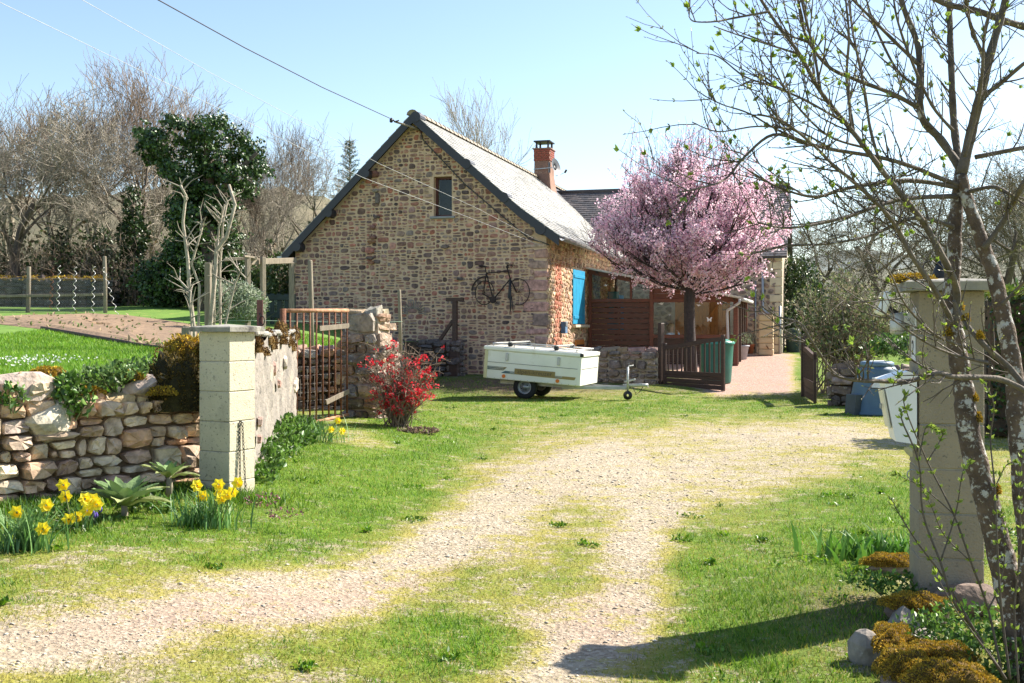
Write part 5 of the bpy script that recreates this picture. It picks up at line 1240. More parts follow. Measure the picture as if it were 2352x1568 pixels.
ck.add([(c[0] + r_ * math.cos(2 * math.pi * j / n), y, c[2] + r_ * math.sin(2 * math.pi * j / n)) for y, r_ in ((-.05, .09), (-.04, .10), (-.03, .09)) for j in range(n)], [(i * n + j, i * n + (j + 1) % n, (i + 1) * n + (j + 1) % n, (i + 1) * n + j) for i in range(2) for j in range(n)] + [tuple(range(n))]); ck.build('chain_ring', m_rustdark, bk)
MB().tube([(c[0], -.06, c[2]), (c[0] + .13, -.07, c[2] - .09)], .011, 6).build('crank', m_rustdark, bk); MB().box((c[0] + .14, -.11, c[2] - .1), (.09, .08, .025), .006).build('pedal', m_rustdark, bk)
MB().tube([bp(1086, 660), bp(1086, 690), bp(1092, 706), bp(1098, 700), bp(1094, 690)], .006, 5).build('loose_cable', m_rustdark, bk)
MB().tube([(joints['st'][0], 0, joints['st'][2] - .02), (joints['st'][0], .16, joints['st'][2] - .02)], .012, 5).build('wall_hook', m_rustdark, bk); MB().tube([(joints['ht'][0], 0, joints['ht'][2] - .04), (joints['ht'][0], .16, joints['ht'][2] - .04)], .012, 5).build('wall_hook', m_rustdark, bk)

# ---------------------------------------------------------------- old timber post with brace before the gable
q0 = HO + hx_ * gl(1045, 790, -.5)[0] - hy_ * .5; q0.z = 0
pq = empty('braced_post', q0, HT, 'dark old timber post with slanting brace and T top before the gable', 'post')
zt = gl(1045, 690, -.5)[1]
MB().box((0, 0, zt / 2 + .35), (.13, .13, zt - .7), .01).build('upright', m_wood_dark, pq); MB().box((0, 0, zt + .03), (.5, .14, .10), .01).build('head', m_wood_dark, pq)
MB().bar((-.62, 0, .95), (-.06, 0, zt - .55), .09, .09, .008).build('brace', m_wood_dark, pq); MB().box((0, 0, .45), (.3, .3, 1.0), .04).build('foot_block', m_wood_dark, pq)

# ---------------------------------------------------------------- overhead lines
m_cable = M_('dark_twisted_cable', (.05, .05, .055), rough=.6, bump=0); m_cablep = M_('pale_wire', (.55, .55, .55), rough=.5, bump=0)
def cable(name, pts, r, mat, label):
    t = []
    for (a, b) in zip(pts[:-1], pts[1:]):
        for q in range(8): t.append(a.lerp(b, q / 8))
    t.append(pts[-1]); return tag(MB().tube(t, r, 5).build(name, mat), label, 'cable')
endA = HO + hx_ * (ax_ - .08) - hy_ * .93 + Vector((0, 0, az_ + .08))
cable('overhead_cable', [P(200, -90, 15), P(365, 0, 17.5), P(560, 108, 21), P(740, 200, 25), endA], .011, m_cable, 'thick dark overhead cable running to the bracket at the roof apex')
cor = HO + hx_ * .02 - hy_ * .10; cz = gl(1262, 562, -.1)[1]; cor = Vector((cor.x, cor.y, cz))
cable('overhead_cable', [P(100, -55, 13), P(190, 0, 14), P(480, 165, 18), P(870, 375, 24), P(1100, 480, 28), cor], .0042, m_cablep, 'upper of the two thin pale wires crossing the gable')
cable('overhead_cable', [P(-60, -25, 13), P(10, 10, 14), P(480, 238, 18), P(835, 408, 23), P(1080, 500, 27.5), cor - Vector((.05, 0, .05))], .0042, m_cablep, 'lower of the two thin pale wires crossing the gable')
wl = [HO + hx_ * gl(a, b, -.06)[0] - hy_ * .06 + Vector((0, 0, gl(a, b, -.06)[1])) for a, b in ((966, 300), (970, 318), (975, 325), (1070, 425), (1170, 510), (1215, 548), (1245, 556), (1262, 562))]
cable('wall_cable', wl, .016, m_cable, 'black service cable running down the gable from the apex bracket')
# ---------------------------------------------------------------- block gate pillars
def pillar(name, loc, rz, side, ztop, nblk, mat, capside, capth, label, seed, z0=0.0):
    t = empty(name, (loc[0], loc[1], z0), rz, label, 'pillar', 'gate pillars of the drive'); rng = random.Random(seed); zt = ztop - z0
    MB().box((0, 0, zt / 2 - .1), (side - .012, side - .012, zt + .16)).build('core', m_cap, t)
    for k in range(nblk):
        z1 = zt - k * .25; zb = z1 - .244
        if z1 < -.1: break
        MB().box((rng.uniform(-.002, .002), rng.uniform(-.002, .002), (z1 + zb) / 2), (side, side, z1 - zb), .005).build('block', mat, t)
    cap = MB(); h = capside / 2
    vs = [(x * h, y * h, z) for z, h in ((zt + .002, h), (zt + capth * .85, h), (zt + capth, h - .015)) for x, y in ((-1, -1), (1, -1), (1, 1), (-1, 1))] + [(0, 0, zt + capth + .02)]
    fs = [(3, 2, 1, 0)] + [(4 * k + j, 4 * k + (j + 1) % 4, 4 * k + 4 + (j + 1) % 4, 4 * k + 4 + j) for k in range(2) for j in range(4)] + [(8 + j, 8 + (j + 1) % 4, 12) for j in range(4)]
    cap.add(vs, fs); cap.build('cap', m_cap, t); return t
PL = (P(522, 748, 9.3).x, 9.3)
pl_l = pillar('gate_pillar', PL, R(-26.3), .325, 1.55, 7, m_block, .44, .045, 'cream block gate pillar with hanging chain beside the dry stone wall', 1)
PR = (P(2172, 748, 6.3).x, 6.3)
pl_r = pillar('gate_pillar', PR, R(-11.5), .345, 1.795, 8, m_blockgrey, .50, .06, 'weathered block gate pillar carrying the white letter box', 2)
# hanging chain on the sunny face of the left pillar
cn = empty('chain', (PL[0], PL[1], 0), R(-26.3), 'dark steel chain hanging doubled down the cream gate pillar', 'chain')
m_chain = M_('dark_chain_steel', (.10, .095, .085), (.05, .048, .045), rough=.55, metal=.6, bump=.1)
lk = MB(); n = 10; pts = [(.0085 * math.cos(2 * math.pi * q / n) * (1 if abs(math.sin(2 * math.pi * q / n)) < .9 else .8), 0, .019 * math.sin(2 * math.pi * q / n)) for q in range(n + 1)]
lk.tube(pts, .0032, 5, cap=False); lkm = lk.mesh('chain_link'); lkm.materials.append(m_chain)
hk = Vector((.17, -.045, .79)); low = Vector((.185, -.055, .22)); low2 = Vector((.215, -.02, .20))
for a, b, off in ((hk, low, 0), (hk + Vector((.004, .03, 0)), low2, 1)):
    nl = 19
    for q in range(nl):
        p = a.lerp(b, (q + .5) / nl); o = link('chain_link', lkm, None, cn); o.location = p; o.rotation_euler = (0, 0, R(0 if (q + off) % 2 else 90))
MB().tube([(.158, -.03, .80), (.178, -.03, .80), (.182, -.03, .785)], .006, 6).build('eye_bolt', m_chain, cn)

# letter box, number plate, floodlight, hook on the right pillar
prm = empty('letter_box', (PR[0], PR[1], 0), R(-11.5), 'white metal letter box with slanting lid on the left of the weathered pillar', 'letter box')
xf = -.345 / 2; yb0, yb1 = -.185, .06
prof = [(xf - .012, .935), (xf - .012, 1.31), (xf - .07, 1.335), (xf - .205, 1.30), (xf - .185, 1.275), (xf - .125, .95)]
MB().prism([(x, yb0, z) for x, z in [prof[0], prof[1], prof[4], prof[5]]], (0, yb1 - yb0, 0)).build('box', m_whitemetal, prm)
MB().prism([(xf - .008, yb0 - .012, 1.31), (xf - .008, yb0 - .012, 1.325), (xf - .06, yb0 - .012, 1.345), (xf - .21, yb0 - .012, 1.295), (xf - .205, yb0 - .012, 1.28)], (0, yb1 - yb0 + .024, 0)).build('lid', m_whitemetal, prm)
MB().bar((xf - .190, -.06, 1.24), (xf - .150, -.06, 1.02), .19, .012, .003, up=(1, 0, 0)).build('door', M_('bounce_tinted_enamel', (.74, .70, .58), (.7, .66, .54), rough=.4, bump=.02), prm)  # door coloured cream to hold the bounce of the sunny ground
MB().box((xf - .19, -.06, 1.14), (.012, .02, .03), .003).build('lock', m_zinc, prm)
nb_ = empty('number_plate', (PR[0], PR[1], 0), R(-11.5), 'small white house number plate reading 2 on the pillar side', 'sign')
MB().box((xf - .006, -.03, 1.47), (.008, .12, .14), .002).build('plate', m_whitemetal, nb_)
tm = text_mesh('digit', '2', .12); tm.transform(Matrix.Rotation(R(-90), 4, 'Z')); o = link('digit', tm, m_black, nb_); o.location = (xf - .012, -.03, 1.47)
fl = empty('floodlight', (PR[0], PR[1], 0), R(-11.5), 'cream floodlight on a motion sensor body fixed to the weathered pillar', 'floodlight')
MB().lathe([(.0, -.005), (.036, 0), (.042, .02), (.042, .11), (.03, .118), (0, .12)], 18, (xf - .10, -.06, 1.555), cap=False).build('sensor_body', m_alu, fl)
MB().box((xf - .04, -.06, 1.64), (.09, .05, .075), .006).build('bracket', m_alu, fl); MB().box((xf - .003, -.05, 1.64), (.01, .09, .13), .003).build('wall_plate', m_whitemetal, fl)
rot = Matrix.Rotation(R(22), 3, 'Y'); c0 = Vector((xf - .175, -.06, 1.73))
MB().box(c0, (.055, .15, .135), .012, rot).build('lamp_head', m_whitemetal, fl); MB().box(c0 + rot @ Vector((-.030, 0, 0)), (.012, .125, .11), .004, rot).build('lens', M_('cream_lens', (.62, .53, .27), (.55, .46, .22), rough=.25, bump=0), fl)
MB().tube([c0 + Vector((.03, 0, -.03)), (xf - .10, -.06, 1.67)], .014, 6).build('knuckle', m_black, fl)
hkO = empty('wall_hook', (PR[0], PR[1], 0), R(-11.5), 'cream bell push and curled iron hook below the letter box', 'hook')
MB().tube([(xf - .002, -.12, .90), (xf - .03, -.12, .90), (xf - .05, -.13, .885)], [.012, .02, .034], 10).build('bell_push', M_('cream_plastic_part', (.6, .56, .40)), hkO)
MB().tube([(xf + .002, -.13, .76)] + [(xf - .03 + .028 * math.cos(R(a)), -.14, .76 + .028 * math.sin(R(a))) for a in range(0, 271, 30)], .004, 5).build('hook', m_zinc, hkO)
oc = empty('pillar_ornament', (PR[0], PR[1], 1.86), 0, 'small black ornament with a curved wire on the weathered pillar cap', 'ornament')
MB().lathe([(.045, 0), (.05, .03), (.035, .07), (.018, .11), (.0, .12)], 10, (-.01, .05, 0), cap=False).build('figure', m_black, oc); MB().tube([(-.03, .05, .09), (-.06, .05, .12), (-.10, .05, .105), (-.125, .05, .05), (-.13, .05, 0)], .004, 5).build('wire', m_black, oc)

# ---------------------------------------------------------------- dry stone garden wall
random.seed(5)
dw = wall_thing('dry_stone_wall', (-4.83, 7.54), (-2.72, 9.62), .08, 1.10, .42, 'tumbled dry stone wall in full sun holding up the garden', 'wall', PAL_DRY, (.10, .20), (.13, .36), .010, 61, M_('brown_wall_earth', (.24, .17, .11), (.14, .10, .065), scale=8, rough=1, bump=.6), .075,
                ztop=lambda u: 1.0 + .07 * math.sin(u * 2.1) + .05 * math.sin(u * 5.3) - .10 * max(0, (u - 2.9)))
for (u, y, z, sx, sy, sz, c, s) in [(1.45, .1, 1.02, .52, .40, .26, (.46, .36, .29), 3), (1.62, .0, .76, .36, .3, .34, (.52, .46, .35), 4), (2.45, .06, 1.0, .3, .3, .2, (.42, .33, .28), 6), (1.0, .05, .95, .34, .3, .3, (.5, .44, .34), 8), (2.7, .12, 1.02, .24, .25, .12, (.48, .36, .28), 9)]:
    rng = random.Random(s); pts = []
    import bmesh
    bm = bmesh.new(); bmesh.ops.create_icosphere(bm, subdivisions=2, radius=.5)
    cuts = [(Vector((rng.gauss(0, 1), rng.gauss(0, 1), rng.gauss(0, 1))).normalized(), rng.uniform(.30, .44)) for _ in range(12)]
    for v in bm.verts:
        for nn, d in cuts:
            q = v.co.dot(nn)
            if q > d: v.co -= nn * (q - d)
        v.co = Vector((v.co.x * sx * 1.25, v.co.y * sy * 1.25, v.co.z * sz * 1.25))
    mb = MB().color(c); mb.add([v.co + Vector((u, y, z)) for v in bm.verts], [[v.index for v in f.verts] for f in bm.faces]); bm.free(); mb.build('boulder', m_drystone, dw, vcol=True)
def boulder(name, loc, size, c, seed, mat=m_drystone, parent=None, sub=2):
    rng = random.Random(seed); bm = bmesh.new(); bmesh.ops.create_icosphere(bm, subdivisions=sub, radius=.5)
    cuts = [(Vector((rng.gauss(0, 1), rng.gauss(0, 1), rng.gauss(0, 1))).normalized(), rng.uniform(.30, .44)) for _ in range(12)]
    for v in bm.verts:
        for nn, d in cuts:
            q = v.co.dot(nn)
            if q > d: v.co -= nn * (q - d)
        v.co = Vector((v.co.x * size[0] * 1.25, v.co.y * size[1] * 1.25, v.co.z * size[2] * 1.25))
    mb = MB().color(c); mb.add([v.co for v in bm.verts], [[v.index for v in f.verts] for f in bm.faces]); bm.free(); o = mb.build(name, mat, parent, vcol=True); o.location = loc; return o
# ---- moss: short dense tufts grown on a lumpy cushion
MOSS = [(.50, .30, .02), (.44, .28, .025), (.56, .38, .04), (.36, .24, .03), (.30, .25, .04)]
def moss_cushion(name, loc, size, seed, n=2500, pal=MOSS, parent=None, blade=.022, rot=0, base=(.12, .07, .012)):
    rng = np.random.default_rng(seed); d = unit(n, rng); d[:, 2] = np.abs(d[:, 2]) * .9 - .05; d /= np.linalg.norm(d, axis=1, keepdims=True)
    lump = 1 + .2 * np.sin(d[:, 0] * 5 + seed) * np.cos(d[:, 1] * 6) + .10 * np.sin(d[:, 0] * 13 + d[:, 1] * 11)
    pos = d * lump[:, None] * np.array(size)[None] ; cols = mixcols(n, pal, rng, .25)
    me = leaves_mesh(name, pos, rng.uniform(.6, 1.3, n) * blade, cols, rng, .5, axis=d, spread=.55)
    o = link(name, me, m_moss, parent); o.location = loc; o.rotation_euler = (0, 0, rot)
    r2 = MB().color(base); k, m2 = 16, 7; vs = []
    for i in range(m2):
        ph = math.pi * .5 * i / (m2 - 1) * .98 - .05
        for j in range(k):
            th = 2 * math.pi * j / k; x, y, z = math.cos(ph) * math.cos(th), math.cos(ph) * math.sin(th), math.sin(ph); l = .97 * (1 + .2 * math.sin(x * 5 + seed) * math.cos(y * 6) + .10 * math.sin(x * 13 + y * 11)); vs.append((x * l * size[0], y * l * size[1], z * l * size[2]))
    r2.add(vs, [(i * k + j, i * k + (j + 1) % k, (i + 1) * k + (j + 1) % k, (i + 1) * k + j) for i in range(m2 - 1) for j in range(k)] + [tuple((m2 - 1) * k + j for j in range(k))], True); r2.build('cushion', m_moss, o, vcol=True)
    return o
def mtag(o, label): return tag(o, label, 'moss')
mtag(moss_cushion('moss_mound', P(402, 935, 9.5), (.33, .24, .42), 3, 6000, [(.075, .058, .012), (.11, .075, .014), (.05, .045, .012), (.17, .11, .02)], blade=.026, base=(.035, .028, .008)), 'large moss mound with shade put in its dark colours where wall meets the cream pillar')  # pillar shade put into the dark colours of tufts and cushion
mtag(moss_cushion('moss_mound', P(436, 832, 10.1), (.25, .22, .22), 4, 3000, blade=.03), 'orange topped moss mound just behind the cream pillar cap')
for k, (px, py, y, s, lb) in enumerate([(200, 905, 9.05, .12, 'orange moss cushion in the middle of the dry stone wall top'), (110, 862, 9.0, .13, 'thin orange moss strip near the left boulder of the wall'), (370, 905, 9.25, .12, 'yellow brown moss draping the wall stones below the mound'), (300, 870, 9.3, .13, 'orange moss on the wall top among ivy leaves')]):
    mtag(moss_cushion('moss_cushion', P(px, py, y), (s, s * .8, s * .45), 10 + k, 1200), lb)
for dx, dy, s in ((-.19, -.1, .07), (-.15, .02, .06)): moss_cushion('moss', (dx, dy, 1.85), (s * 1.6, s, s * .5), 30, 500, parent=pl_r)

# ---------------------------------------------------------------- rendered wall running back to the iron gate
sa, sb_ = Vector((-2.30, 9.75, 0)), Vector((-3.02, 15.45, 0)); Ls = (sb_ - sa).length; angs = math.atan2(sb_.y - sa.y, sb_.x - sa.x)
m_render = M_('crumbling_lime_render', (.34, .295, .245), (.17, .15, .132), scale=3.0, rough=.97, bump=.9, bscale=22, spots=[((.09, .08, .072), 6, .54, .66), ((.40, .34, .26), 2.2, .55, .7), ((.07, .06, .055), 19, .60, .68)])
rw = empty('rendered_wall', (sa.x, sa.y, 0), angs, 'crumbling rendered wall with dark moss between cream pillar and iron gate', 'wall')
rng = np.random.default_rng(8); nu, nv = 90, 26; us = np.linspace(0, Ls, nu); vv = np.linspace(-.1, 1.5, nv); U, Vv = np.meshgrid(us, vv)
Dn = sum(a * np.sin(U * f + p) * np.sin(Vv * f * 1.1 + q) for a, f, p, q in zip((.02, .013, .009, .007, .005), (2.1, 4.7, 9.1, 17, 29), rng.uniform(0, 6, 5), rng.uniform(0, 6, 5))) + rng.normal(0, .006, U.shape)
topz = .03 * np.sin(us * 5) + .02 * np.sin(us * 13); Z = Vv + (Vv > 1.4) * topz[None, :]
Vt = np.stack([U, -Dn, Z], -1).reshape(-1, 3); i = np.arange(nv - 1)[:, None]; j = np.arange(nu - 1)[None]
Fq = np.stack([i * nu + j, i * nu + j + 1, (i + 1) * nu + j + 1, (i + 1) * nu + j], -1).reshape(-1, 4)
link('render_face', npmesh('render_face', Vt, Fq, smooth=True), m_render, rw)
MB().box((Ls / 2, .20, .70), (Ls - .02, .34, 1.58), .03).build('core', m_render, rw)
rr = random.Random(4)
for k in range(9):
    u, v = rr.uniform(.2, Ls), rr.uniform(.15, 1.3); s = rr.uniform(.06, .14)
    g = stone_geo([(u - s, v - s * .7), (u + s, v - s * .6), (u + s * .9, v + s * .6), (u - s * .8, v + s * .7)], lambda a, b, d: Vector((a, -d - .02, b)), .02, rr)
    MB().color(rr.choice([(.42, .30, .25), (.45, .38, .3), (.36, .22, .18)])).add(*g).build('stone', m_drystone, rw, vcol=True)
u = 0
while u < Ls - .2:
    w_ = rr.uniform(.3, .6); MB().color((.25, .23, .2)).box((u + w_ / 2, .18, 1.515 + rr.uniform(-.01, .02)), (w_ - .02, .44, .05), .015).build('coping_slab', m_drystone, rw, vcol=True); u += w_
for k in range(16):
    u = rr.uniform(.1, Ls - .2); o = moss_cushion('moss', (u, -.0, 1.5 - rr.uniform(0, .22)), (rr.uniform(.06, .2), .05, rr.uniform(.05, .16)), 40 + k, 420, [(.11, .06, .03), (.16, .08, .02), (.08, .05, .03), (.22, .12, .02)], rw)
# iron bar with ring standing on the wall
ib = P(597, 747, 10.6); ib.z = 1.52
it = empty('iron_bar', ib, R(-10), 'rusty flat iron bar with a ring standing behind the cream pillar', 'iron bar')
MB().box((0, 0, .16), (.062, .012, .34), .003).build('bar', M_('maroon_rust', (.17, .075, .06), (.11, .045, .04), scale=20), it)
MB().tube([(.03 + .03 * math.cos(R(a)), -.02 - .012 * math.cos(R(a)), .13 + .045 * math.sin(R(a))) for a in range(0, 361, 24)], .006, 5, cap=False).build('ring', m_rustdark, it)
MB().tube([(0, -.01, .20), (.02, -.02, .17)], .006, 5).build('staple', m_rustdark, it)

# ---------------------------------------------------------------- rusty iron gate
ga, gb_ = P(650, 748, 15.55), P(799, 748, 16.85); dg = Vector((gb_.x - ga.x, gb_.y - ga.y, 0)); Lg = dg.length
ig = empty('iron_gate', (ga.x, ga.y, 0), math.atan2(dg.y, dg.x), 'rusty red iron gate of upright bars with two wooden slats', 'gate')
zt0, zt1, zb0g, zb1g = 1.815, 1.835, .13, .24
MB().tube([(0, 0, zt0), (Lg, 0, zt1)], .030, 10).build('top_rail', m_rustpale, ig); MB().tube([(0, 0, zb0g), (Lg, 0, zb1g)], .026, 10).build('bottom_rail', m_rustpale, ig)
MB().tube([(0, 0, .0), (0, 0, zt0 + .03)], .045, 10).build('hinge_post', m_rust, ig)
for k in range(10):
    u = Lg * (k + 1) / 10.15; MB().tube([(u, 0, lerp(zb0g, zb1g, u / Lg)), (u + .003, 0, lerp(zt0, zt1, u / Lg))], .0145, 7).build('bar', m_rust, ig)
for z0, z1, u0 in ((1.56, 1.60, .52), (.46, .60, .62)): MB().bar((Lg * u0, -.03, z0), (Lg * .99, -.03, z1), .022, .075, .003).build('wooden_slat', m_wood_grey, ig)
wm = []
for k in range(7): wm.append([(Lg * q / 9, .035 + .008 * math.sin(q * 2 + k), .25 + k * .125 + .006 * math.sin(q * 3)) for q in range(10)])
for k in range(9): wm.append([(Lg * (k + .5) / 9 + .01 * math.sin(q + k), .035, .2 + q * .085) for q in range(10)])
tubes_obj('wire_netting', wm, [[.003] * 10] * len(wm), 3, M_('rusty_wire', (.30, .27, .24), (.2, .16, .12), bump=0), ig)
# stone gate pier
PAL_PIER = [(.25, .17, .12), (.20, .145, .11), (.30, .20, .13), (.17, .135, .105), (.34, .17, .09), (.27, .23, .19)]
wall_thing('stone_pier', (-2.62, 17.12), (-2.08, 16.98), .05, 1.82, .55, 'rough stone gate pier beside the iron gate and red shrub', 'pier', PAL_PIER, (.10, .26), (.18, .5), .022, 71, m_palemortar, .055)
# retaining walls behind
wall_thing('retaining_wall', (-4.5, 18.45), (-2.3, 18.45), .05, 1.22, .35, 'low sunlit topped retaining wall seen through the iron gate', 'wall', PAL_PIER, (.12, .2), (.15, .4), .02, 81, m_soil, .05)
wall_thing('retaining_wall', (-2.42, 18.6), (-3.05, 30.2), .05, 1.2, .3, 'long low retaining wall behind the stone pier and red shrub', 'wall', PAL_RUST, (.14, .26), (.2, .5), .02, 83, m_soil, .05, nmax=120, topn=False)
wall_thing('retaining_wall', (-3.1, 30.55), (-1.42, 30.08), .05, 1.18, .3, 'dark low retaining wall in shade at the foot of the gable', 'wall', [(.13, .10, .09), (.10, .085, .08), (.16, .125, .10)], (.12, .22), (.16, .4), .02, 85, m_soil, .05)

# ---------------------------------------------------------------- timber posts, pergola, green gate and fence in the garden
def post(px, ytop, Y, r, label, mat=m_wood_grey, lean=0.0, square=False):
    b = P(px, HY, Y); zb = float(zter(b.x, Y)); ztp = EYE - (ytop - HY) / F * Y; t = MB()
    if square: t.bar((0, 0, -.1), (lean, 0, ztp - zb), r * 2, r * 2, .01, up=(0, 1, 0))
    else: t.tube([(0, 0, -.1), (lean * .5 + .006, 0, (ztp - zb) / 2), (lean, 0, ztp - zb - .02), (lean, 0, ztp - zb)], [r * 1.05, r, r * .96, r * .8], 9)
    o = t.build('timber_post', mat); o.location = (b.x, Y, zb); return tag(o, label, 'post')
post(716, 597, 20, .045, 'tall pale timber pole rising behind the iron gate', lean=-.03); post(920, 665, 24, .04, 'thin pale timber pole behind the red flowering shrub', lean=-.03)
post(64, 612, 29, .055, 'pale round post at the left of the wire fence', lean=.03); post(242, 588, 29.3, .05, 'grey post at the right end of the wire fence', lean=-.02)
post(478, 603, 18.3, .05, 'square weathered post among the pollarded saplings', square=True)
sp_ = P(424, 748, 14.2); zb = float(zter(sp_.x, 14.2)); so = empty('stub_post', (sp_.x, 14.2, zb), 0, 'leaning grey green stub post with a pale wood block on top', 'post')
MB().tube([(-.02, 0, -.1), (.03, 0, .38)], .042, 9).build('shaft', M_('green_grey_timber', (.20, .20, .15), (.13, .13, .10)), so); MB().box((.03, -.0, .45), (.12, .11, .16), .02).build('block', m_wood_grey, so); MB().box((-.04, .03, .34), (.12, .02, .2), .006).build('board', m_wood_grey, so)
pg = empty('garden_pergola', P(600, 748, 27), 0, 'weathered timber pergola frame left of the gable', 'pergola'); pg.location.z = 0
def rel(px, py, Y): return P(px, py, Y) - Vector(pg.location)
for (px, yt, Y) in ((569, 582, 26.5), (604, 590, 27), (670, 602, 28.5)):
    a = rel(px, yt, Y); b = Vector((a.x, a.y, float(zter(P(px, 0, Y).x, Y)) - .1)); MB().bar(b, a, .11, .11, .01).build('post', m_wood_grey, pg)
MB().bar(rel(515, 596, 26.3), rel(590, 592, 26.8), .08, .08, .01).build('beam', m_wood_grey, pg); MB().bar(rel(572, 601, 26.7), rel(678, 598, 28.7), .10, .15, .01).build('beam', m_wood_grey, pg)
MB().bar(rel(560, 588, 26.2), rel(590, 592, 26.9), .05, .05, .01).build('beam', m_wood_grey, pg)
g0, g1 = P(608, 748, 28.6), P(677, 748, 29.2); dv = g1 - g0; gg = empty('green_gate', (g0.x, g0.y, float(zter(g0.x, g0.y))), math.atan2(dv.y, dv.x), 'dark green wooden garden gate against the corner of the house', 'gate')
m_dg = M_('dark_green_paint', (.012, .035, .028), (.008, .022, .018), rough=.6); Lg2 = Vector((dv.x, dv.y)).length; hz = EYE - (676 - HY) / F * 28.9 - float(zter(g0.x, g0.y))
for z_ in (.25, hz - .08): MB().box((Lg2 / 2, 0, z_), (Lg2, .05, .14), .006).build('rail', m_dg, gg)
for k in range(5): MB().box((Lg2 * (k + .12) / 4.2, .03, hz / 2 + .02), (.12, .03, hz), .006).build('slat', m_dg, gg)
# wire netting fence and spiral stakes
nf = empty('netting_fence', (0, 0, 0), 0, 'wire netting fence between two posts at the far edge of the garden', 'fence'); wm = []
fx0, fx1 = P(-30, 0, 28.6).x, P(238, 0, 29.2).x
zf0 = float(zter(P(60, 0, 29).x, 29)); hN = 1.0
for k in range(64):
    x = fx0 + (fx1 - fx0) * k / 63; y = 28.8 + .4 * k / 63
    wm.append([(x + (.09 if q % 2 else 0), y, zf0 - .1 + hN * q / 11) for q in range(12)]); wm.append([(x + (0 if q % 2 else .09), y, zf0 - .1 + hN * q / 11) for q in range(12)])
for z_ in (0, .55, 1.0): wm.append([(fx0 + (fx1 - fx0) * q / 11, 28.8 + .4 * q / 11, zf0 - .1 + z_) for q in range(12)])
o = tubes_obj('netting', wm, [[.0035] * 12] * len(wm), 3, M_('galvanised_wire', (.28, .28, .27), (.2, .2, .2), bump=0), nf); o['kind'] = 'stuff'
MB().bar((fx0, 28.75, zf0 + .42), (fx1, 29.15, zf0 + .48), .05, .07, .006).build('rail', m_wood_grey, nf)
m_spir = M_('galvanised_spiral', (.62, .62, .60), (.45, .44, .42), rough=.4, metal=.5, bump=0)
for k, (px, yt, yb, l) in enumerate([(116, 616, 712, 'rusty spiral plant stake, the leftmost and darkest in the row'), (132, 610, 714, 'bright spiral plant stake right of the rusty one'), (169, 613, 712, 'bright spiral plant stake in the middle of the row'), (212, 612, 716, 'bright spiral plant stake left of the last one'), (246, 614, 722, 'leaning bright spiral stake at the right end of the row')]):
    Y = 28.2 - (.4 if k == 4 else 0); b = P(px, yb, Y); h = (yb - yt) / F * Y; n = 60; ln = -.35 if k == 4 else .05
    o = MB().tube([(ln * q / n + .035 * math.cos(q * .62), .035 * math.sin(q * .62), h * q / n) for q in range(n + 1)], .0075, 5).build('spiral_stake', m_rust if k == 0 else m_spir); o.location = (b.x + (.25 if k == 4 else 0), Y, b.z); tag(o, l, 'plant stake', 'spiral stakes by the fence')
tag(MB().tube([P(520, 736, 18.4), P(600, 736, 18.8), P(716, 738, 20), P(830, 742, 22), P(925, 738, 24)], .004, 4).build('line_wire', M_('green_line_wire', (.2, .3, .22), bump=0)), 'thin green wire strung between the garden poles', 'wire')
# old mossy wall at the far left under the trees
mw = wall_thing('mossy_wall', (-17.2, 33.5), (-12.4, 34.2), 1.9, 3.05, .5, 'old moss topped wall under the bare trees at far left', 'wall', [(.06, .05, .045), (.08, .065, .055), (.05, .045, .04)], (.14, .24), (.2, .45), .02, 91, m_soil, .05, nmax=60)  # shade of the woods put into the dark stone palette
for k in range(5): moss_cushion('moss', (.5 + k * .95, .2, 1.1), (.5, .3, .13), 60 + k, 700, blade=.05, parent=mw)

# ---------------------------------------------------------------- compost bin and low wall at the right
cb = P(2014, 748, 20.0); cpt = empty('compost_bin', (cb.x, 20.0, 0), R(20), 'blue grey plastic compost bin with round lid behind the letter box', 'compost bin')
m_bin = M_('blue_grey_plastic', (.085, .15, .215), (.07, .125, .18), rough=.5, bump=.03)
MB().lathe([(.52, 0), (.52, .03), (.49, .06), (.44, .40), (.37, .72), (.35, .76), (.35, .80), (.31, .86)], 28).build('body', m_bin, cpt)
MB().lathe([(.28, .86), (.30, .87), (.30, .93), (.26, .955), (.20, .955), (.19, .925), (.0, .93)], 28, cap=False).build('lid', M_('blue_grey_lid', (.13, .22, .31), rough=.45), cpt)
MB().box((0, 0, .95), (.36, .06, .04), .012).build('lid_handle', m_bin, cpt); MB().prism([(-.60, -.14, .0), (-.60, .14, .0), (-.56, .14, .36), (-.56, -.14, .36)], (.2, 0, 0)).build('hatch', M_('dark_grey_hatch', (.05, .07, .09), rough=.5), cpt)
MB().prism([(-.36, -.31, .50), (-.20, -.42, .50), (-.18, -.39, .68), (-.33, -.29, .68)], (-.012, -.015, 0)).build('label_sheet', m_stick, cpt)
wall_thing('low_wall', (6.32, 21.75), (9.3, 20.9), .0, .78, .4, 'low dark stone wall behind the blue grey compost bin', 'wall', [(.20, .14, .115), (.25, .17, .13), (.15, .12, .10)], (.12, .2), (.16, .4), .02, 95, m_soil, .06, nmax=120)
db = P(1822, 800, 40); o = empty('garden_barrel', (db.x, 40, float(zlow(db.x, 40))), 0, 'small dark green barrel on the far lawn beyond the wing corner', 'barrel'); MB().lathe([(.24, 0), (.27, .3), (.27, .75), (.22, .85), (0, .88)], 14, cap=False).build('barrel_body', m_dg, o)
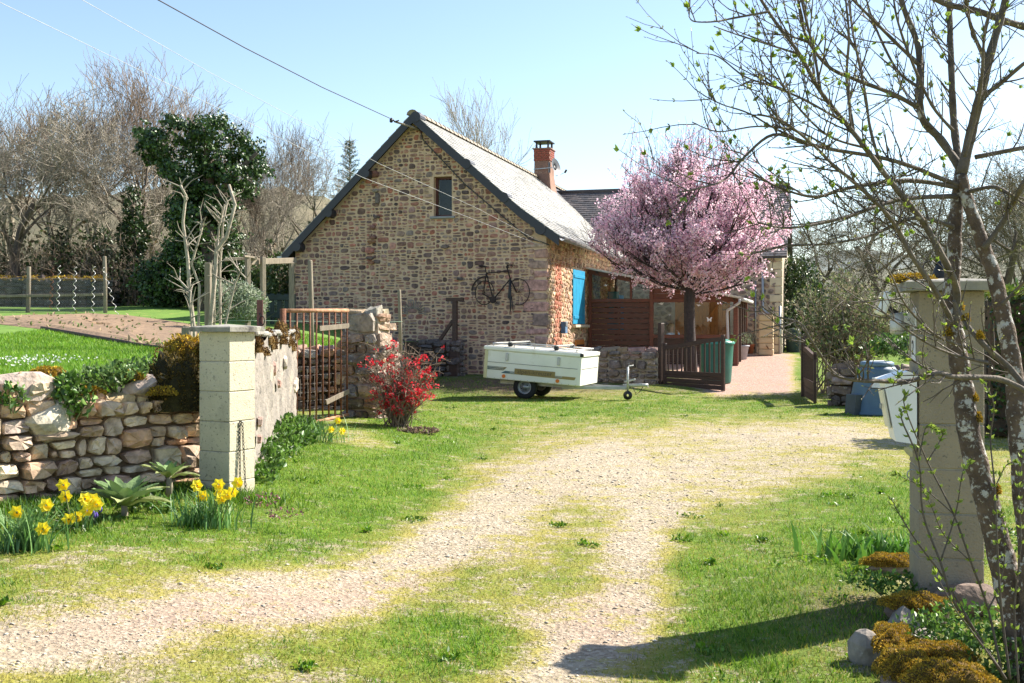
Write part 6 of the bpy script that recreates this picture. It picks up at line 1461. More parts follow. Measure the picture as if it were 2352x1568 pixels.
# ---------------------------------------------------------------- turf, weeds and gravel
rng = np.random.default_rng(21)
def scatter(n, x0, x1, y0, y1, pw=1.7):
    """points thinning out with distance from the camera"""
    t = rng.uniform(0, 1, n); y = y0 * (y1 / y0) ** (t ** .85); h = np.minimum(.5 * y, 20)
    x = rng.uniform(-1, 1, n) * h
    k = (x > x0) & (x < x1); return x[k], y[k]
WLN = lambda x, y: (x - (-4.83)) * .70 - (y - 7.54) * .71        # >0 in front of the dry stone wall
def on_drive(x, y):
    ok = np.ones(len(x), bool)
    ok &= ~((x < -2.55) & (WLN(x, y) < .02))
    ok &= ~((y > 9.5) & (y < 30) & (x < np.interp(y, [9.5, 15.4, 17, 18, 30], [-2.45, -3.0, -2.3, -2.4, -3.0])))
    ok &= ~((x > 4.3) & (x / y < .258) & (y > 25.4)); ok &= y < 29.5 ; ok &= ~((x > 2.2) & (x < 4.4) & (y > 27.6))
    return ok
YG = np.array([[.28, .26, .03], [.36, .31, .07], [.20, .235, .018], [.42, .35, .12]]); GG = np.array([[.085, .205, .008], [.135, .265, .012], [.06, .15, .007], [.19, .29, .02]])
def turf_blades(name, n, hmin, hmax, w, y0, y1, thr, green, kindlabel=None):
    x, y = scatter(n, -9, 9, y0, y1); k = on_drive(x, y); x, y = x[k], y[k]
    t = turf(x, y) + .28 * turf_noise(x, y) + .14 * turf_noise(x * 3.7, y * 3.7) + rng.normal(0, .10, len(x)); k = t > thr; x, y, t = x[k], y[k], t[k]
    c = np.where((t + rng.normal(0, .12, len(x)) > .98)[:, None], GG[rng.integers(0, 4, len(x))], YG[rng.integers(0, 4, len(x))]) * rng.uniform(.75, 1.25, (len(x), 1))
    if green: c = GG[rng.integers(0, 4, len(x))] * rng.uniform(.7, 1.3, (len(x), 1))
    sc = np.clip(.5 + (t - thr) * 1.1, .4, 1.6); far = np.clip(y / 9, 1, 2.6)
    h = rng.uniform(hmin, hmax, len(x)) * sc; z = zlow(x, y)
    me = blades_mesh(name, np.stack([x, y, z - .004], 1), h, w * far, c, 1.0, rng)
    return tag(link(name, me, m_grass), kind='stuff', label=kindlabel, cat='grass')
turf_blades('short_turf', 240000, .010, .032, .006, 3.9, 30, .34, False, 'short yellow green turf and moss over the drive')
turf_blades('green_grass', 170000, .025, .075, .006, 3.9, 30, .88, True, 'patches of taller fresh green grass on the drive')
# tufts: weeds that stand darker in the turf
n = 150; x, y = scatter(n, -6, 7, 4.2, 22); k = on_drive(x, y) & (turf(x, y) > .62); x, y = x[k], y[k]; pos = []; cs = []; sz = []
for a, b in zip(x, y):
    m = int(rng.integers(8, 60)); r_ = rng.uniform(.02, .12); aa = rng.uniform(0, 6.28, m); rr_ = r_ * np.sqrt(rng.uniform(0, 1, m)); pos.append(np.stack([a + rr_ * np.cos(aa), b + rr_ * np.sin(aa), np.full(m, float(zlow(a, b))) + rng.uniform(0, .012, m)], 1)); cs.append(GG[rng.integers(0, 4, m)] * rng.uniform(.8, 1.3)); sz.append(rng.uniform(.02, .045, m))
pos = np.concatenate(pos); cs = np.concatenate(cs); sz = np.concatenate(sz)
tag(link('low_weeds', leaves_mesh('low_weeds', pos, sz, cs, rng, .6, axis=np.array([[0, 0, .5]]), spread=1.0, faceup=1.2), m_leaf), 'low dark green weeds scattered through the turf', 'weeds', kind='stuff')
# gravel: loose stones where the turf is thin
x, y = scatter(60000, -7, 8, 3.9, 27); k = on_drive(x, y); x, y = x[k], y[k]; t = turf(x, y) + .25 * turf_noise(x, y) + rng.normal(0, .12, len(x)); k = t < .42; x, y = x[k], y[k]
n = len(x); s = rng.gamma(1.6, .0026, n) * np.clip(y / 8, .8, 1.4) + .0015; z = zlow(x, y)
octa = np.array([[1, 0, 0], [-1, 0, 0], [0, 1, 0], [0, -1, 0], [0, 0, 1], [0, 0, -.6]]); of = np.array([[0, 2, 4], [2, 1, 4], [1, 3, 4], [3, 0, 4], [2, 0, 5], [1, 2, 5], [3, 1, 5], [0, 3, 5]])
a = rng.uniform(0, 6.28, n); ca, sa_ = np.cos(a), np.sin(a); sc3 = np.stack([s * rng.uniform(.8, 1.5, n), s * rng.uniform(.6, 1.1, n), s * rng.uniform(.25, .45, n)], 1)
V = octa[None] * sc3[:, None, :] * rng.uniform(.75, 1.2, (n, 6, 1)); V = np.stack([V[..., 0] * ca[:, None] - V[..., 1] * sa_[:, None], V[..., 0] * sa_[:, None] + V[..., 1] * ca[:, None], V[..., 2]], -1) + np.stack([x, y, z + s * .2], 1)[:, None, :]
Fg = (np.arange(n) * 6)[:, None, None] + of[None]; cg = mixcols(n, [(.50, .43, .33), (.58, .51, .40), (.42, .36, .27), (.46, .37, .27), (.64, .58, .48), (.30, .25, .19)], rng)
tag(link('loose_gravel', npmesh('loose_gravel', V.reshape(-1, 3), Fg.reshape(-1, 3), np.repeat(cg, 6, axis=0)), m_pebble), 'loose pale gravel strewn along the wheel tracks', 'gravel', kind='stuff')
# garden lawn behind the wall
x = rng.uniform(-9, -2.7, 150000); y = 8.3 * (26 / 8.3) ** rng.uniform(0, 1, 150000); k = (np.abs(x) < .5 * y) & (x < np.array([xb(v) for v in y]) - .05)
x, y = x[k], y[k]
bxy = np.array([[b.x, b.y] for b in bw])
def in_poly(x, y, pg_):
    r_ = np.zeros(len(x), bool); m = len(pg_)
    for i in range(m):
        x0, y0 = pg_[i]; x1, y1 = pg_[(i + 1) % m]; c = ((y0 > y) != (y1 > y)) & (x < (x1 - x0) * (y - y0) / (y1 - y0 + 1e-12) + x0); r_ ^= c
    return r_
k = ~in_poly(x, y, bxy); x, y = x[k], y[k]
c = GG[rng.integers(0, 4, len(x))] * rng.uniform(.9, 1.7, (len(x), 1)); 
me = blades_mesh('garden_grass', np.stack([x, y, zter(x, y) - .004], 1), rng.uniform(.03, .07, len(x)), .007 * np.clip(y / 9, 1, 2.5), c, 1.0, rng); tag(link('garden_grass', me, m_grass), 'bright green lawn grass of the raised garden', 'grass', kind='stuff')
# weeds and withered leaves on the bed
m = 1500; x = rng.uniform(bxy[:, 0].min(), bxy[:, 0].max(), m * 6); y = rng.uniform(bxy[:, 1].min(), bxy[:, 1].max(), m * 6); k = in_poly(x, y, bxy) & ((y < 19) | (rng.uniform(0, 1, m * 6) < .12)); x, y = x[k][:m], y[k][:m]
c = np.where(rng.uniform(0, 1, (len(x), 1)) < .55, mixcols(len(x), [(.12, .20, .05), (.08, .15, .03), (.2, .26, .08)], rng), mixcols(len(x), [(.42, .34, .2), (.36, .27, .16)], rng))
tag(link('bed_weeds', leaves_mesh('bed_weeds', np.stack([x, y, zter(x, y) + .03], 1), rng.uniform(.06, .14, len(x)), c, rng, .5, axis=np.array([[0, 0, .4]]), faceup=1), m_leafdull), 'weeds and withered leaves on the tilled bed', 'weeds', kind='stuff')
# daisies on the lawn
d0 = onter(60, 835); m = 160; x = d0.x + rng.normal(0, .35, m); y = d0.y + rng.normal(0, .45, m)
tag(link('daisies', leaves_mesh('daisies', np.stack([x, y, zter(x, y) + .05], 1), .03, mixcols(m, [(.8, .8, .78)], rng, .05), rng, 1.0, faceup=2), m_petal), 'white daisies sprinkled over the lawn behind the wall', 'daisies', kind='stuff')
# grass fringe and plants along the foot of the dry stone wall and pillar
m = 5200; u = rng.uniform(.6, 3.0, m); off = rng.gamma(1.6, .13, m) + .06; x = -4.83 + u * .71 + off * .70; y = 7.54 + u * .70 - off * .71
x2 = np.concatenate([x, -2.28 + rng.normal(0, .25, 900)]); y2 = np.concatenate([y, 9.05 + rng.normal(0, .15, 900)])
c = GG[rng.integers(0, 4, len(x2))] * rng.uniform(.6, 1.3, (len(x2), 1)); tag(link('wall_foot_grass', blades_mesh('wall_foot_grass', np.stack([x2, y2, zlow(x2, y2) - .005], 1), rng.uniform(.04, .13, len(x2)), .008, c, .9, rng, seg=2), m_grass), 'longer grass along the foot of the dry stone wall', 'grass', kind='stuff')
def leafy(name, centers, n, size, pal, label, cat, seed, mat=None, stems=0, up=.6, aspect=.55):
    r_ = np.random.default_rng(seed); pos = []
    w_ = np.array([c[3] * c[4] * c[5] for c in centers]); w_ = w_ / w_.sum()
    for (cx, cy, cz, a, b, h), ww in zip(centers, w_):
        k = max(5, int(n * ww)); d = unit(k, r_) * (r_.uniform(.35, 1, (k, 1)) ** .5); pos.append(np.array([[cx, cy, cz]]) + d * np.array([[a, b, h]]))
    pos = np.concatenate(pos); k = len(pos); t = empty(name, (float(pos[:, 0].mean()), float(pos[:, 1].mean()), float(pos[:, 2].min())), 0, label, cat); L0 = np.array(t.location)
    link('foliage', leaves_mesh('foliage', pos - L0, r_.uniform(.6, 1.2, k) * size, mixcols(k, pal, r_, .25), r_, aspect, axis=np.array([[0, 0, up]]), spread=.9), mat or m_leaf, t)
    if stems:
        st = []
        for _ in range(stems):
            q = pos[r_.integers(0, k)] - L0; b0 = np.array([q[0] * .3, q[1] * .3, -.03]); st.append([tuple(b0), tuple((b0 + q) / 2 + r_.normal(0, .01, 3)), tuple(q)])
        tubes_obj('stems', st, [[.006, .005, .003]] * len(st), 4, M_('green_stems', (.12, .15, .05), bump=0) if 'green_stems' not in bpy.data.materials else bpy.data.materials['green_stems'], t)
    return t
PERI = [(.06, .14, .015), (.10, .20, .03), (.04, .10, .012), (.16, .27, .05)]
def pc(px, py, Y, a, b, h): p = P(px, py, Y); return (p.x, p.y, p.z, a, b, h)
leafy('periwinkle', [pc(630, 1025, 11.9, .26, .5, .24), pc(665, 1005, 13.0, .28, .5, .26), pc(700, 995, 14.1, .25, .5, .18), pc(608, 1055, 10.7, .2, .5, .2), pc(600, 1095, 10.0, .14, .25, .14)], 3600, .075, PERI, 'leafy periwinkle spreading along the foot of the rendered wall', 'plant', 5, stems=30)
leafy('wall_ivy', [pc(150, 895, 8.75, .14, .12, .12), pc(180, 925, 8.75, .14, .08, .12)], 340, .07, PERI, 'ivy trailing over the dry stone wall by its left boulders', 'ivy', 6, m_ivy, stems=10)
leafy('wall_plant', [pc(235, 868, 9.1, .24, .16, .10), pc(290, 860, 9.3, .2, .16, .12), pc(340, 845, 9.6, .12, .12, .10)], 750, .06, [(.12, .21, .05), (.18, .28, .09), (.08, .15, .03)], 'leafy green plants along the top of the dry stone wall', 'plant', 7, stems=20)
leafy('wall_plant', [pc(30, 912, 8.4, .10, .1, .10)], 120, .06, PERI, 'small ivy sprig at the left edge of the wall', 'ivy', 8, m_ivy, stems=5)
leafy('weed_clump', [pc(345, 1165, 8.35, .22, .18, .10), pc(250, 1215, 7.9, .25, .18, .08)], 900, .045, PERI, 'low weeds between the woolly mullein and the daffodils', 'weeds', 9, stems=12)
leafy('weed_clump', [pc(160, 1235, 7.5, .3, .2, .10), pc(120, 1190, 7.9, .2, .2, .12)], 900, .045, PERI, 'low weeds among the left daffodils by the wall', 'weeds', 19, stems=12)
leafy('dead_heather', [pc(960, 990, 15.6, .32, .15, .05)], 420, .05, [(.20, .13, .10), (.26, .17, .13), (.14, .10, .07)], 'low brown withered plant in front of the red shrub', 'plant', 10, m_leafdull, stems=20)

# ---------------------------------------------------------------- daffodils
m_daff = M_('daffodil_yellow', (.95, .84, .05), (.90, .76, .03), scale=30, rough=.6, bump=0, trans=.35); m_trump = M_('daffodil_trumpet', (.95, .70, .015), (.88, .6, .01), scale=30, rough=.6, bump=0, trans=.3)
m_strap = M_('daffodil_leaves', vcol=True, scale=4, vary=.15, rough=.5, bump=0, trans=.3)
fl_p = MB()
for k in range(6):
    a = k * math.pi / 3; d = Vector((math.cos(a), math.sin(a), 0)); e = Vector((-math.sin(a), math.cos(a), 0)); fl_p.add([d * .004, d * .022 + e * .017 + Vector((0, 0, .004)), d * .040 + Vector((0, 0, -.002)), d * .022 - e * .017 + Vector((0, 0, .004))], [(0, 1, 2, 3)])
petm = fl_p.mesh('petals'); petm.materials.append(m_daff)
trm = MB(); nn = 10; trm.add([(r_ * math.cos(2 * math.pi * j / nn), r_ * math.sin(2 * math.pi * j / nn), z) for r_, z in ((.007, 0), (.011, .012), (.014, .024), (.020, .03)) for j in range(nn)], [(i * nn + j, i * nn + (j + 1) % nn, (i + 1) * nn + (j + 1) % nn, (i + 1) * nn + j) for i in range(3) for j in range(nn)], True); trm = trm.mesh('trumpet'); trm.materials.append(m_trump)
def daffodils(px, py, z, spread, nblade, hgt, flowers, label, seed):
    r_ = np.random.default_rng(seed); b = G(px, py, z); t = empty('daffodil_clump', (b.x, b.y, float(zlow(b.x, b.y)) - .01), 0, label, 'daffodils', 'daffodil clumps')
    pos = np.stack([r_.normal(0, spread, nblade), r_.normal(0, spread * .6, nblade), np.zeros(nblade)], 1)
    link('leaves', blades_mesh('leaves', pos, r_.uniform(.5, 1.1, nblade) * hgt, .011, mixcols(nblade, [(.08, .19, .045), (.12, .25, .065), (.18, .31, .10)], r_), .7, r_, .9, 5), m_strap, t)
    for k, (fx, fy) in enumerate(flowers):
        p = P(fx, fy, b.y - .02 + .05 * math.sin(k * 2.4)) - Vector(t.location); s = Vector((p.x * .45, p.y * .4, 0)); 
        face = Vector((r_.uniform(.2, .9), -.9, r_.uniform(-.35, .15))).normalized(); f = empty('flower', p, 0); f.parent = t; f.rotation_mode = 'QUATERNION'; f.rotation_quaternion = face.to_track_quat('Z', 'Y')
        link('petals', petm, None, f).scale = (1.25,) * 3; link('trumpet', trm, None, f).scale = (1.25,) * 3
        MB().tube([s, s.lerp(p, .5) + Vector((0, 0, .03)), s.lerp(p, .9) + Vector((0, 0, .02)), p - face * .012], .0035, 5).build('flower_stem', m_strap if False else bpy.data.materials.get('green_stems') or m_leaf, t)
daffodils(62, 1288, .14, .10, 170, .36, [(38, 1176), (106, 1160), (98, 1214)], 'daffodil clump with broad leaves at the lower left edge', 1)
daffodils(180, 1240, .14, .08, 26, .26, [(145, 1113), (150, 1140), (195, 1146), (214, 1147), (222, 1158), (200, 1172), (178, 1186), (158, 1192)], 'leaning daffodils with many flowers left of the woolly mullein', 2)
daffodils(470, 1208, .16, .10, 160, .33, [(452, 1115), (466, 1139), (502, 1112), (505, 1133), (507, 1145), (522, 1136), (533, 1130), (545, 1108)], 'daffodil clump in flower before the cream gate pillar', 3)
daffodils(722, 1025, .14, .18, 90, .42, [(760, 986), (776, 966), (786, 990)], 'daffodil clump below the rusty iron gate', 4)
# grape hyacinths
mh = G(212, 1228, .14); mt = empty('grape_hyacinths', (mh.x, mh.y, float(zlow(mh.x, mh.y))), 0, 'small cluster of violet grape hyacinths between daffodils and mullein', 'flowers'); r_ = np.random.default_rng(9)
for k in range(11):
    x, y, h = r_.normal(0, .055), r_.normal(0, .05), r_.uniform(.05, .09); MB().tube([(x, y, 0), (x * 1.05, y, h)], .002, 4).build('stem', m_leaf, mt)
    MB().lathe([(.004, 0), (.012, .008), (.012, .026), (.006, .042), (0, .046)], 7, (x * 1.05, y, h - .005), cap=False).build('flower_spike', M_('violet_bells', (.12, .08, .38), (.08, .05, .26), scale=60, bump=.3) if k == 0 else bpy.data.materials['violet_bells'], mt)
link('leaves', blades_mesh('leaves', np.stack([r_.normal(0, .07, 60), r_.normal(0, .06, 60), np.zeros(60)], 1), .09, .006, mixcols(60, PERI, r_), 1.0, r_, .6, 3), m_strap, mt)
# woolly mulleins: rosettes of big felted leaves
m_mul = M_('felted_leaves', vcol=True, scale=9, vary=.12, rough=.95, bump=.35, bscale=60, trans=.12)
def mullein(px, py, Y, s, label, seed, n=18):
    r_ = random.Random(seed); p = P(px, py, Y); t = empty('woolly_mullein', p, 0, label, 'plant', 'woolly mullein rosettes')
    for k in range(n):
        a = k * 2.4 + r_.uniform(-.2, .2); up = lerp(.45, 1.42, k / n); L = s * lerp(1.0, .55, k / n) * r_.uniform(.85, 1.1); wd = L * .36; d = Vector((math.cos(a), math.sin(a), 0)); e = Vector((-math.sin(a), math.cos(a), 0)); vs = []; m_ = 7
        for q in range(m_):
            tt = q / (m_ - 1); ww = wd * math.sin(math.pi * (tt ** .75) * .93 + .12) * .5; el = up * (1 - .55 * tt) - (.5 * tt * (1 - k / n)); 
            c_ = d * (L * tt * math.cos(up * .7)) + Vector((0, 0, L * (tt * math.sin(up) * .9 - .28 * tt * tt * (1 - k / n * .6)) + .02 * k / n))
            for j, sg in enumerate((-1, -.5, 0, .5, 1)): vs.append(c_ + e * ww * sg + Vector((0, 0, abs(sg) * ww * .45 + .006 * math.sin(q * 3 + j))))
        g = r_.uniform(.8, 1.15); c = (.17 * g, .26 * g, .10 * g) if k > 4 else (.28 * g, .32 * g, .12 * g)
        MB().color(c).add(vs, [(q * 5 + j, q * 5 + j + 1, q * 5 + j + 6, q * 5 + j + 5) for q in range(m_ - 1) for j in range(4)], True).build('leaf', m_mul, t, vcol=True)
    MB().tube([(0, 0, -.14), (.005, 0, -.06), (0, 0, .03)], [.03, .028, .02], 8).build('stem', m_wood_grey, t)
mullein(285, 1165, 8.1, .44, 'large woolly grey green mullein at the foot of the dry stone wall', 4)
mullein(388, 1100, 8.75, .30, 'smaller mullein rosette on the wall beside the cream pillar', 7, 12)
# purple dead nettles by the pillar foot
leafy('dead_nettle', [pc(600, 1150, 8.3, .16, .14, .05), pc(650, 1180, 8.0, .14, .14, .04)], 130, .03, [(.25, .06, .11), (.3, .09, .14), (.12, .16, .05)], 'tiny purple dead nettles in the grass by the pillar foot', 'plant', 12)
# ---------------------------------------------------------------- red flowering quince
qb = P(915, 978, 16.1); qt = empty('red_quince_shrub', (qb.x, 16.1, float(zlow(qb.x, 16.1))), 0, 'thorny shrub covered in scarlet blossom beside the stone pier', 'shrub'); r_ = random.Random(11); pol = []; rad = []; tips = []
for k in range(95):
    a = r_.uniform(0, 6.28); sp2 = r_.uniform(0, 1) ** .7; top = Vector((math.cos(a) * .56 * sp2 + .04, math.sin(a) * .40 * sp2, r_.uniform(.45, 1.38) * (1 - .25 * sp2 * sp2))); b = Vector((r_.gauss(0, .09), r_.gauss(0, .07), -.02))
    pts = [b]; 
    for q in range(1, 6): tt = q / 5; pts.append(b.lerp(top, tt) + Vector((r_.gauss(0, .025), r_.gauss(0, .025), .10 * tt * (1 - tt))))
    pol.append([tuple(p) for p in pts]); rad.append([.009 * (1 - .75 * q / 5) for q in range(6)])
    for q in range(6):
        i_ = r_.randint(1, 4); p = pts[i_].lerp(pts[i_ + 1], r_.random()); d = Vector((r_.gauss(0, 1) + top.x, r_.gauss(0, 1), r_.gauss(.4, .7))).normalized() * r_.uniform(.08, .28); m_ = p + d * .5 + Vector((r_.gauss(0, .02), 0, .02)); pol.append([tuple(p), tuple(m_), tuple(p + d)]); rad.append([.005, .004, .002]); tips += [p, m_, p + d]
        for q3 in range(2):
            d2 = Vector((r_.gauss(0, 1), r_.gauss(0, 1), r_.gauss(.2, .7))).normalized() * r_.uniform(.04, .12); s0_ = p + d * r_.uniform(.3, 1); pol.append([tuple(s0_), tuple(s0_ + d2)]); rad.append([.003, .0012])
    tips += pts[2:]
tubes_obj('stems', pol, rad, 4, m_twig, qt)
tp = np.array([tuple(p) for p in tips]); ra = np.random.default_rng(3); cl = tp[ra.choice(len(tp), 300)]; cl = cl[cl[:, 2] > .2]; pos = np.concatenate([c + ra.normal(0, .022, (int(ra.integers(5, 14)), 3)) for c in cl]); k = len(pos)
link('blossom', leaves_mesh('blossom', pos, ra.uniform(.028, .048, k), mixcols(k, [(.62, .015, .03), (.70, .035, .06), (.46, .008, .018), (.76, .08, .10)], ra), ra, .9), m_petal, qt)
cl = tp[ra.choice(len(tp), 260)] + ra.normal(0, .01, (260, 3)); link('young_leaves', leaves_mesh('young_leaves', cl, .03, mixcols(260, [(.18, .22, .05), (.26, .25, .08)], ra), ra), m_leaf, qt)
# ---------------------------------------------------------------- trees
def grow(seed, H, levels, spread=.6, up=.25, ratio=.62, nch=(3, 5), r0=.12, wig=.14, start=.25, trunk_len=None, lean=(0, 0), crownup=0, minlen=.12, seg=4, taper=.72):
    """branching skeleton: list of (points, radii, level)"""
    rg = random.Random(seed); out = []
    def rec(p, d, L, r, lv):
        k = seg if lv < levels else 3; pts = [p]; dd = Vector(d); rr = [r]
        for i in range(k):
            dd = (dd + Vector((rg.gauss(0, wig), rg.gauss(0, wig), rg.gauss(0, wig) + (up * .25 if lv > 0 else 0)))).normalized(); p = p + dd * (L / k); pts.append(p); rr.append(r * (1 - (1 - taper * .6) * (i + 1) / k) if lv < levels else r * (1 - .75 * (i + 1) / k))
        out.append(([tuple(q) for q in pts], rr, lv))
        if lv >= levels or L < minlen: return
        n = rg.randint(*nch) + (1 if lv == 0 else 0)
        for c in range(n):
            t = lerp(start if lv else start + .1, 1.0, (c + rg.random() * .8) / n); f = t * k; i = min(int(f), k - 1); q = Vector(pts[i]).lerp(Vector(pts[i + 1]), f - i)
            ax = Vector((rg.gauss(0, 1), rg.gauss(0, 1), rg.gauss(0, 1))); base = (Vector(pts[i + 1]) - Vector(pts[i])).normalized(); perp = (ax - base * ax.dot(base)).normalized()
            nd = (base * (1 - spread * .5) + perp * spread * rg.uniform(.7, 1.3) + Vector((0, 0, up))).normalized()
            rec(q, nd, L * ratio * rg.uniform(.75, 1.15), max(.0025, rr[i] * rg.uniform(.42, .6)), lv + 1)
    rec(Vector((0, 0, -.15)), Vector((lean[0], lean[1], 1)).normalized(), trunk_len or H * .42, r0, 0)
    return out
def tree_meshes(br, nthick, split=1, twr=1.0):
    th = [b for b in br if b[2] <= split]; tw = [b for b in br if b[2] > split]
    A = tubes_np([b[0] for b in th], [b[1] for b in th], nthick); B = tubes_np([b[0] for b in tw], [[max(.0035, x) * twr for x in b[1]] for b in tw], 3)
    return npmesh('trunk', *A, smooth=True), npmesh('crown', *B, smooth=False)
TREE_V = []; TREE_H = []
for s, kw in enumerate([dict(H=9, levels=5, spread=.75, up=.22, ratio=.68, nch=(4, 5), r0=.13, wig=.17, trunk_len=3.0), dict(H=9, levels=5, spread=.6, up=.34, ratio=.70, nch=(4, 5), r0=.12, wig=.14, trunk_len=2.9), dict(H=9, levels=5, spread=.9, up=.14, ratio=.68, nch=(4, 5), r0=.12, wig=.2, trunk_len=2.8)]):
    TREE_V.append(tree_meshes(grow(100 + s, **kw), 7, 1, 1.3)); TREE_H.append(max(v.co.z for v in TREE_V[-1][1].vertices)); print('tree', TREE_H[-1], len(TREE_V[-1][1].polygons))
def place_tree(v, px, Y, H, rz, label, group, ground, base=9.0, mt=None, mc=None, wid=1.0, name='bare_tree'):
    x = P(px, 0, Y).x; t = empty(name, (x, Y, float(ground(x, Y)) - .05), rz, label, 'tree', group); s = H / TREE_H[v]; t.scale = (s * wid, s * wid, s)
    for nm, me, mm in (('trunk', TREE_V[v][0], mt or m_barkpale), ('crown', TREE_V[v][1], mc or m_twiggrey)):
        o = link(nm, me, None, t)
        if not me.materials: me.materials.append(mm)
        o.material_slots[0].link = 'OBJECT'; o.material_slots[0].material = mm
    return t
GL = 'bare trees behind the garden'
for (v, px, Y, H, rz, w, lb) in [(0, -60, 38, 8.6, .4, 1.1, 'bare tree cut by the left edge of the picture'), (1, 10, 42, 8.8, 3.7, 1.2, 'tall bare tree behind the far mossy wall'), (2, 50, 36, 7.4, 1.9, 1.1, 'spreading bare tree above the left end of the wire fence'), (1, 125, 40, 8.7, 2.6, 1.1, 'tall bare tree over the middle of the wire fence'), (0, 200, 37, 8.0, 4.0, 1.0, 'bare tree over the right end of the wire fence'),
                             (2, 285, 39, 8.0, 5.2, 1.1, 'bare tree just left of the ivy clad tree'), (1, 350, 42, 9.3, .9, 1.0, 'tall bare tree rising behind the ivy crown left side'), (0, 430, 44, 9.4, 3.3, 1.0, 'bare tree rising behind the top of the ivy crown'), (1, 520, 43, 8.8, 5.0, .9, 'bare tree rising behind the ivy crown right side'), (1, 585, 37, 6.6, 2.2, .8, 'slender bare tree right of the ivy clad tree'), (0, 640, 36, 6.6, 1.2, .8, 'slender bare tree left of the gable eaves'), (2, 690, 47, 8.0, .3, .8, 'faint bare tree behind the left roof edge')]:
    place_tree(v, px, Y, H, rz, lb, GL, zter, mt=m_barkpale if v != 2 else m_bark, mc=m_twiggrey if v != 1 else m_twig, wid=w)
# tree tops behind the roof
for (v, px, Y, H, rz, w, lb) in [(1, 1065, 64, 15.2, 1.0, .7, 'bare tree top showing above the roof ridge')]:
    place_tree(v, px, Y, H, rz, lb, 'bare trees behind the house', lambda x, y: .5, mc=m_twiggrey, wid=w)
GR = 'bare trees on the right beyond the yard'
for (v, px, Y, H, rz, w, lb) in [(2, 1860, 58, 7.0, .4, 1.2, 'rounded bare tree just right of the wing'), (0, 1960, 52, 7.2, 2.0, 1.3, 'bare tree behind the leafy shrub'), (2, 2050, 60, 9.6, 3.1, 1.3, 'broad bare tree above the floodlight'), (0, 2150, 50, 8.6, 4.5, 1.3, 'broad bare tree behind the weathered pillar'), (2, 2250, 46, 8.8, 5.5, 1.3, 'broad bare tree right of the weathered pillar'), (1, 2340, 55, 10.6, .9, 1.2, 'bare tree at the right edge of the picture'), (2, 2440, 48, 9.4, 2.2, 1.2, 'bare tree cut off by the right edge of the picture')]:
    place_tree(v, px, Y, H, rz, lb, GR, zlow, mt=m_bark, mc=M_('olive_twigs', (.20, .175, .11), (.13, .115, .07), scale=3, bump=0) if 'olive_twigs' not in bpy.data.materials else bpy.data.materials['olive_twigs'], wid=w)
# conifer tip left of the roof
cx_ = P(803, 0, 50); ct = empty('conifer', (cx_.x, 50, 1.5), 0, 'thin young conifer tip above the left roof slope', 'tree'); zt = EYE + (HY - 312) / F * 50 - 1.5
MB().tube([(0, 0, 0), (.02, 0, zt * .7), (0, 0, zt)], [.12, .05, .01], 7).build('trunk', m_bark, ct); ra = np.random.default_rng(4); br = []; rd_ = []; nd = []
for k in range(90):
    z = zt * (1 - (k / 90) ** 1.2 * .62) - .3; a = k * 2.4; L = .12 + (zt - z) * .26; tip = np.array([math.cos(a) * L, math.sin(a) * L, z + .42 * L]); br.append([(0, 0, z), tuple(tip * [.5, .5, 1] + [0, 0, -.12 * L]), tuple(tip)]); rd_.append([.022, .015, .008])
    m = int(20 + L * 60); t_ = ra.uniform(.1, 1, (m, 1)); nd.append(np.array([[0, 0, z]]) * (1 - t_) + tip[None] * t_ + ra.normal(0, .02, (m, 3)))
tubes_obj('branches', br, rd_, 3, m_bark, ct); nd = np.concatenate(nd); link('needles', leaves_mesh('needles', nd, .10, mixcols(len(nd), [(.05, .10, .04), (.08, .13, .06), (.10, .13, .08)], ra), ra, .2), m_leafdull, ct)
# ivy clad tree
ivx = P(475, 0, 33); ivz = float(zter(ivx.x, 33)); iv = empty('ivy_tree', (ivx.x, 33, ivz), 0, 'old tree smothered in dark glossy ivy behind the garden', 'tree')
MB().tube([(0, 0, -.2), (.1, .1, 1.6), (-.1, .2, 3.0), (.1, .1, 4.6)], [.32, .27, .22, .14], 9).build('trunk', m_bark, iv)
def rel2(px, py, Y=33): p = P(px, py, Y); return (p.x - ivx.x, p.y - 33, p.z - ivz)
lim = [[(-.1, .2, 2.6), rel2(400, 420), rel2(345, 330)], [(-.1, .2, 3.0), rel2(480, 400), rel2(470, 310)], [(0, .2, 3.2), rel2(540, 400), rel2(590, 350)]]
tubes_obj('limbs', lim, [[.14, .1, .05]] * 3, 6, m_bark, iv)
ra = np.random.default_rng(12); blobs = [(365, 325, 42, 36), (420, 300, 42, 32), (485, 300, 48, 34), (545, 335, 46, 40), (585, 375, 30, 34), (440, 370, 75, 60), (520, 390, 65, 55), (470, 440, 60, 60), (430, 480, 48, 60), (505, 470, 50, 50), (450, 540, 55, 60), (420, 600, 50, 60), (520, 600, 42, 70), (480, 640, 70, 55), (400, 660, 55, 50), (555, 650, 30, 40), (340, 345, 30, 30), (395, 390, 40, 40), (330, 300, 24, 22), (600, 400, 24, 26), (560, 430, 34, 30), (450, 500, 72, 55), (470, 560, 85, 60), (420, 620, 85, 60), (525, 640, 70, 60), (370, 650, 60, 60), (500, 275, 26, 22), (395, 280, 26, 20)]
pos = []; nr = []
for (px, py, rx, ry) in blobs:
    c = np.array(rel2(px, py, 33 + ra.uniform(-.8, .8))); k = int(rx * ry * .75); d = unit(k, ra); r_ = ra.uniform(.55, 1.05, (k, 1)) * (1 + .28 * np.sin(d[:, :1] * 7 + px) * np.cos(d[:, 2:] * 6 + py) + .12 * np.sin(d[:, :1] * 17 + d[:, 2:] * 15)); pos.append(c + d * r_ * np.array([rx, rx * .85, ry]) / F * 33); nr.append(d)
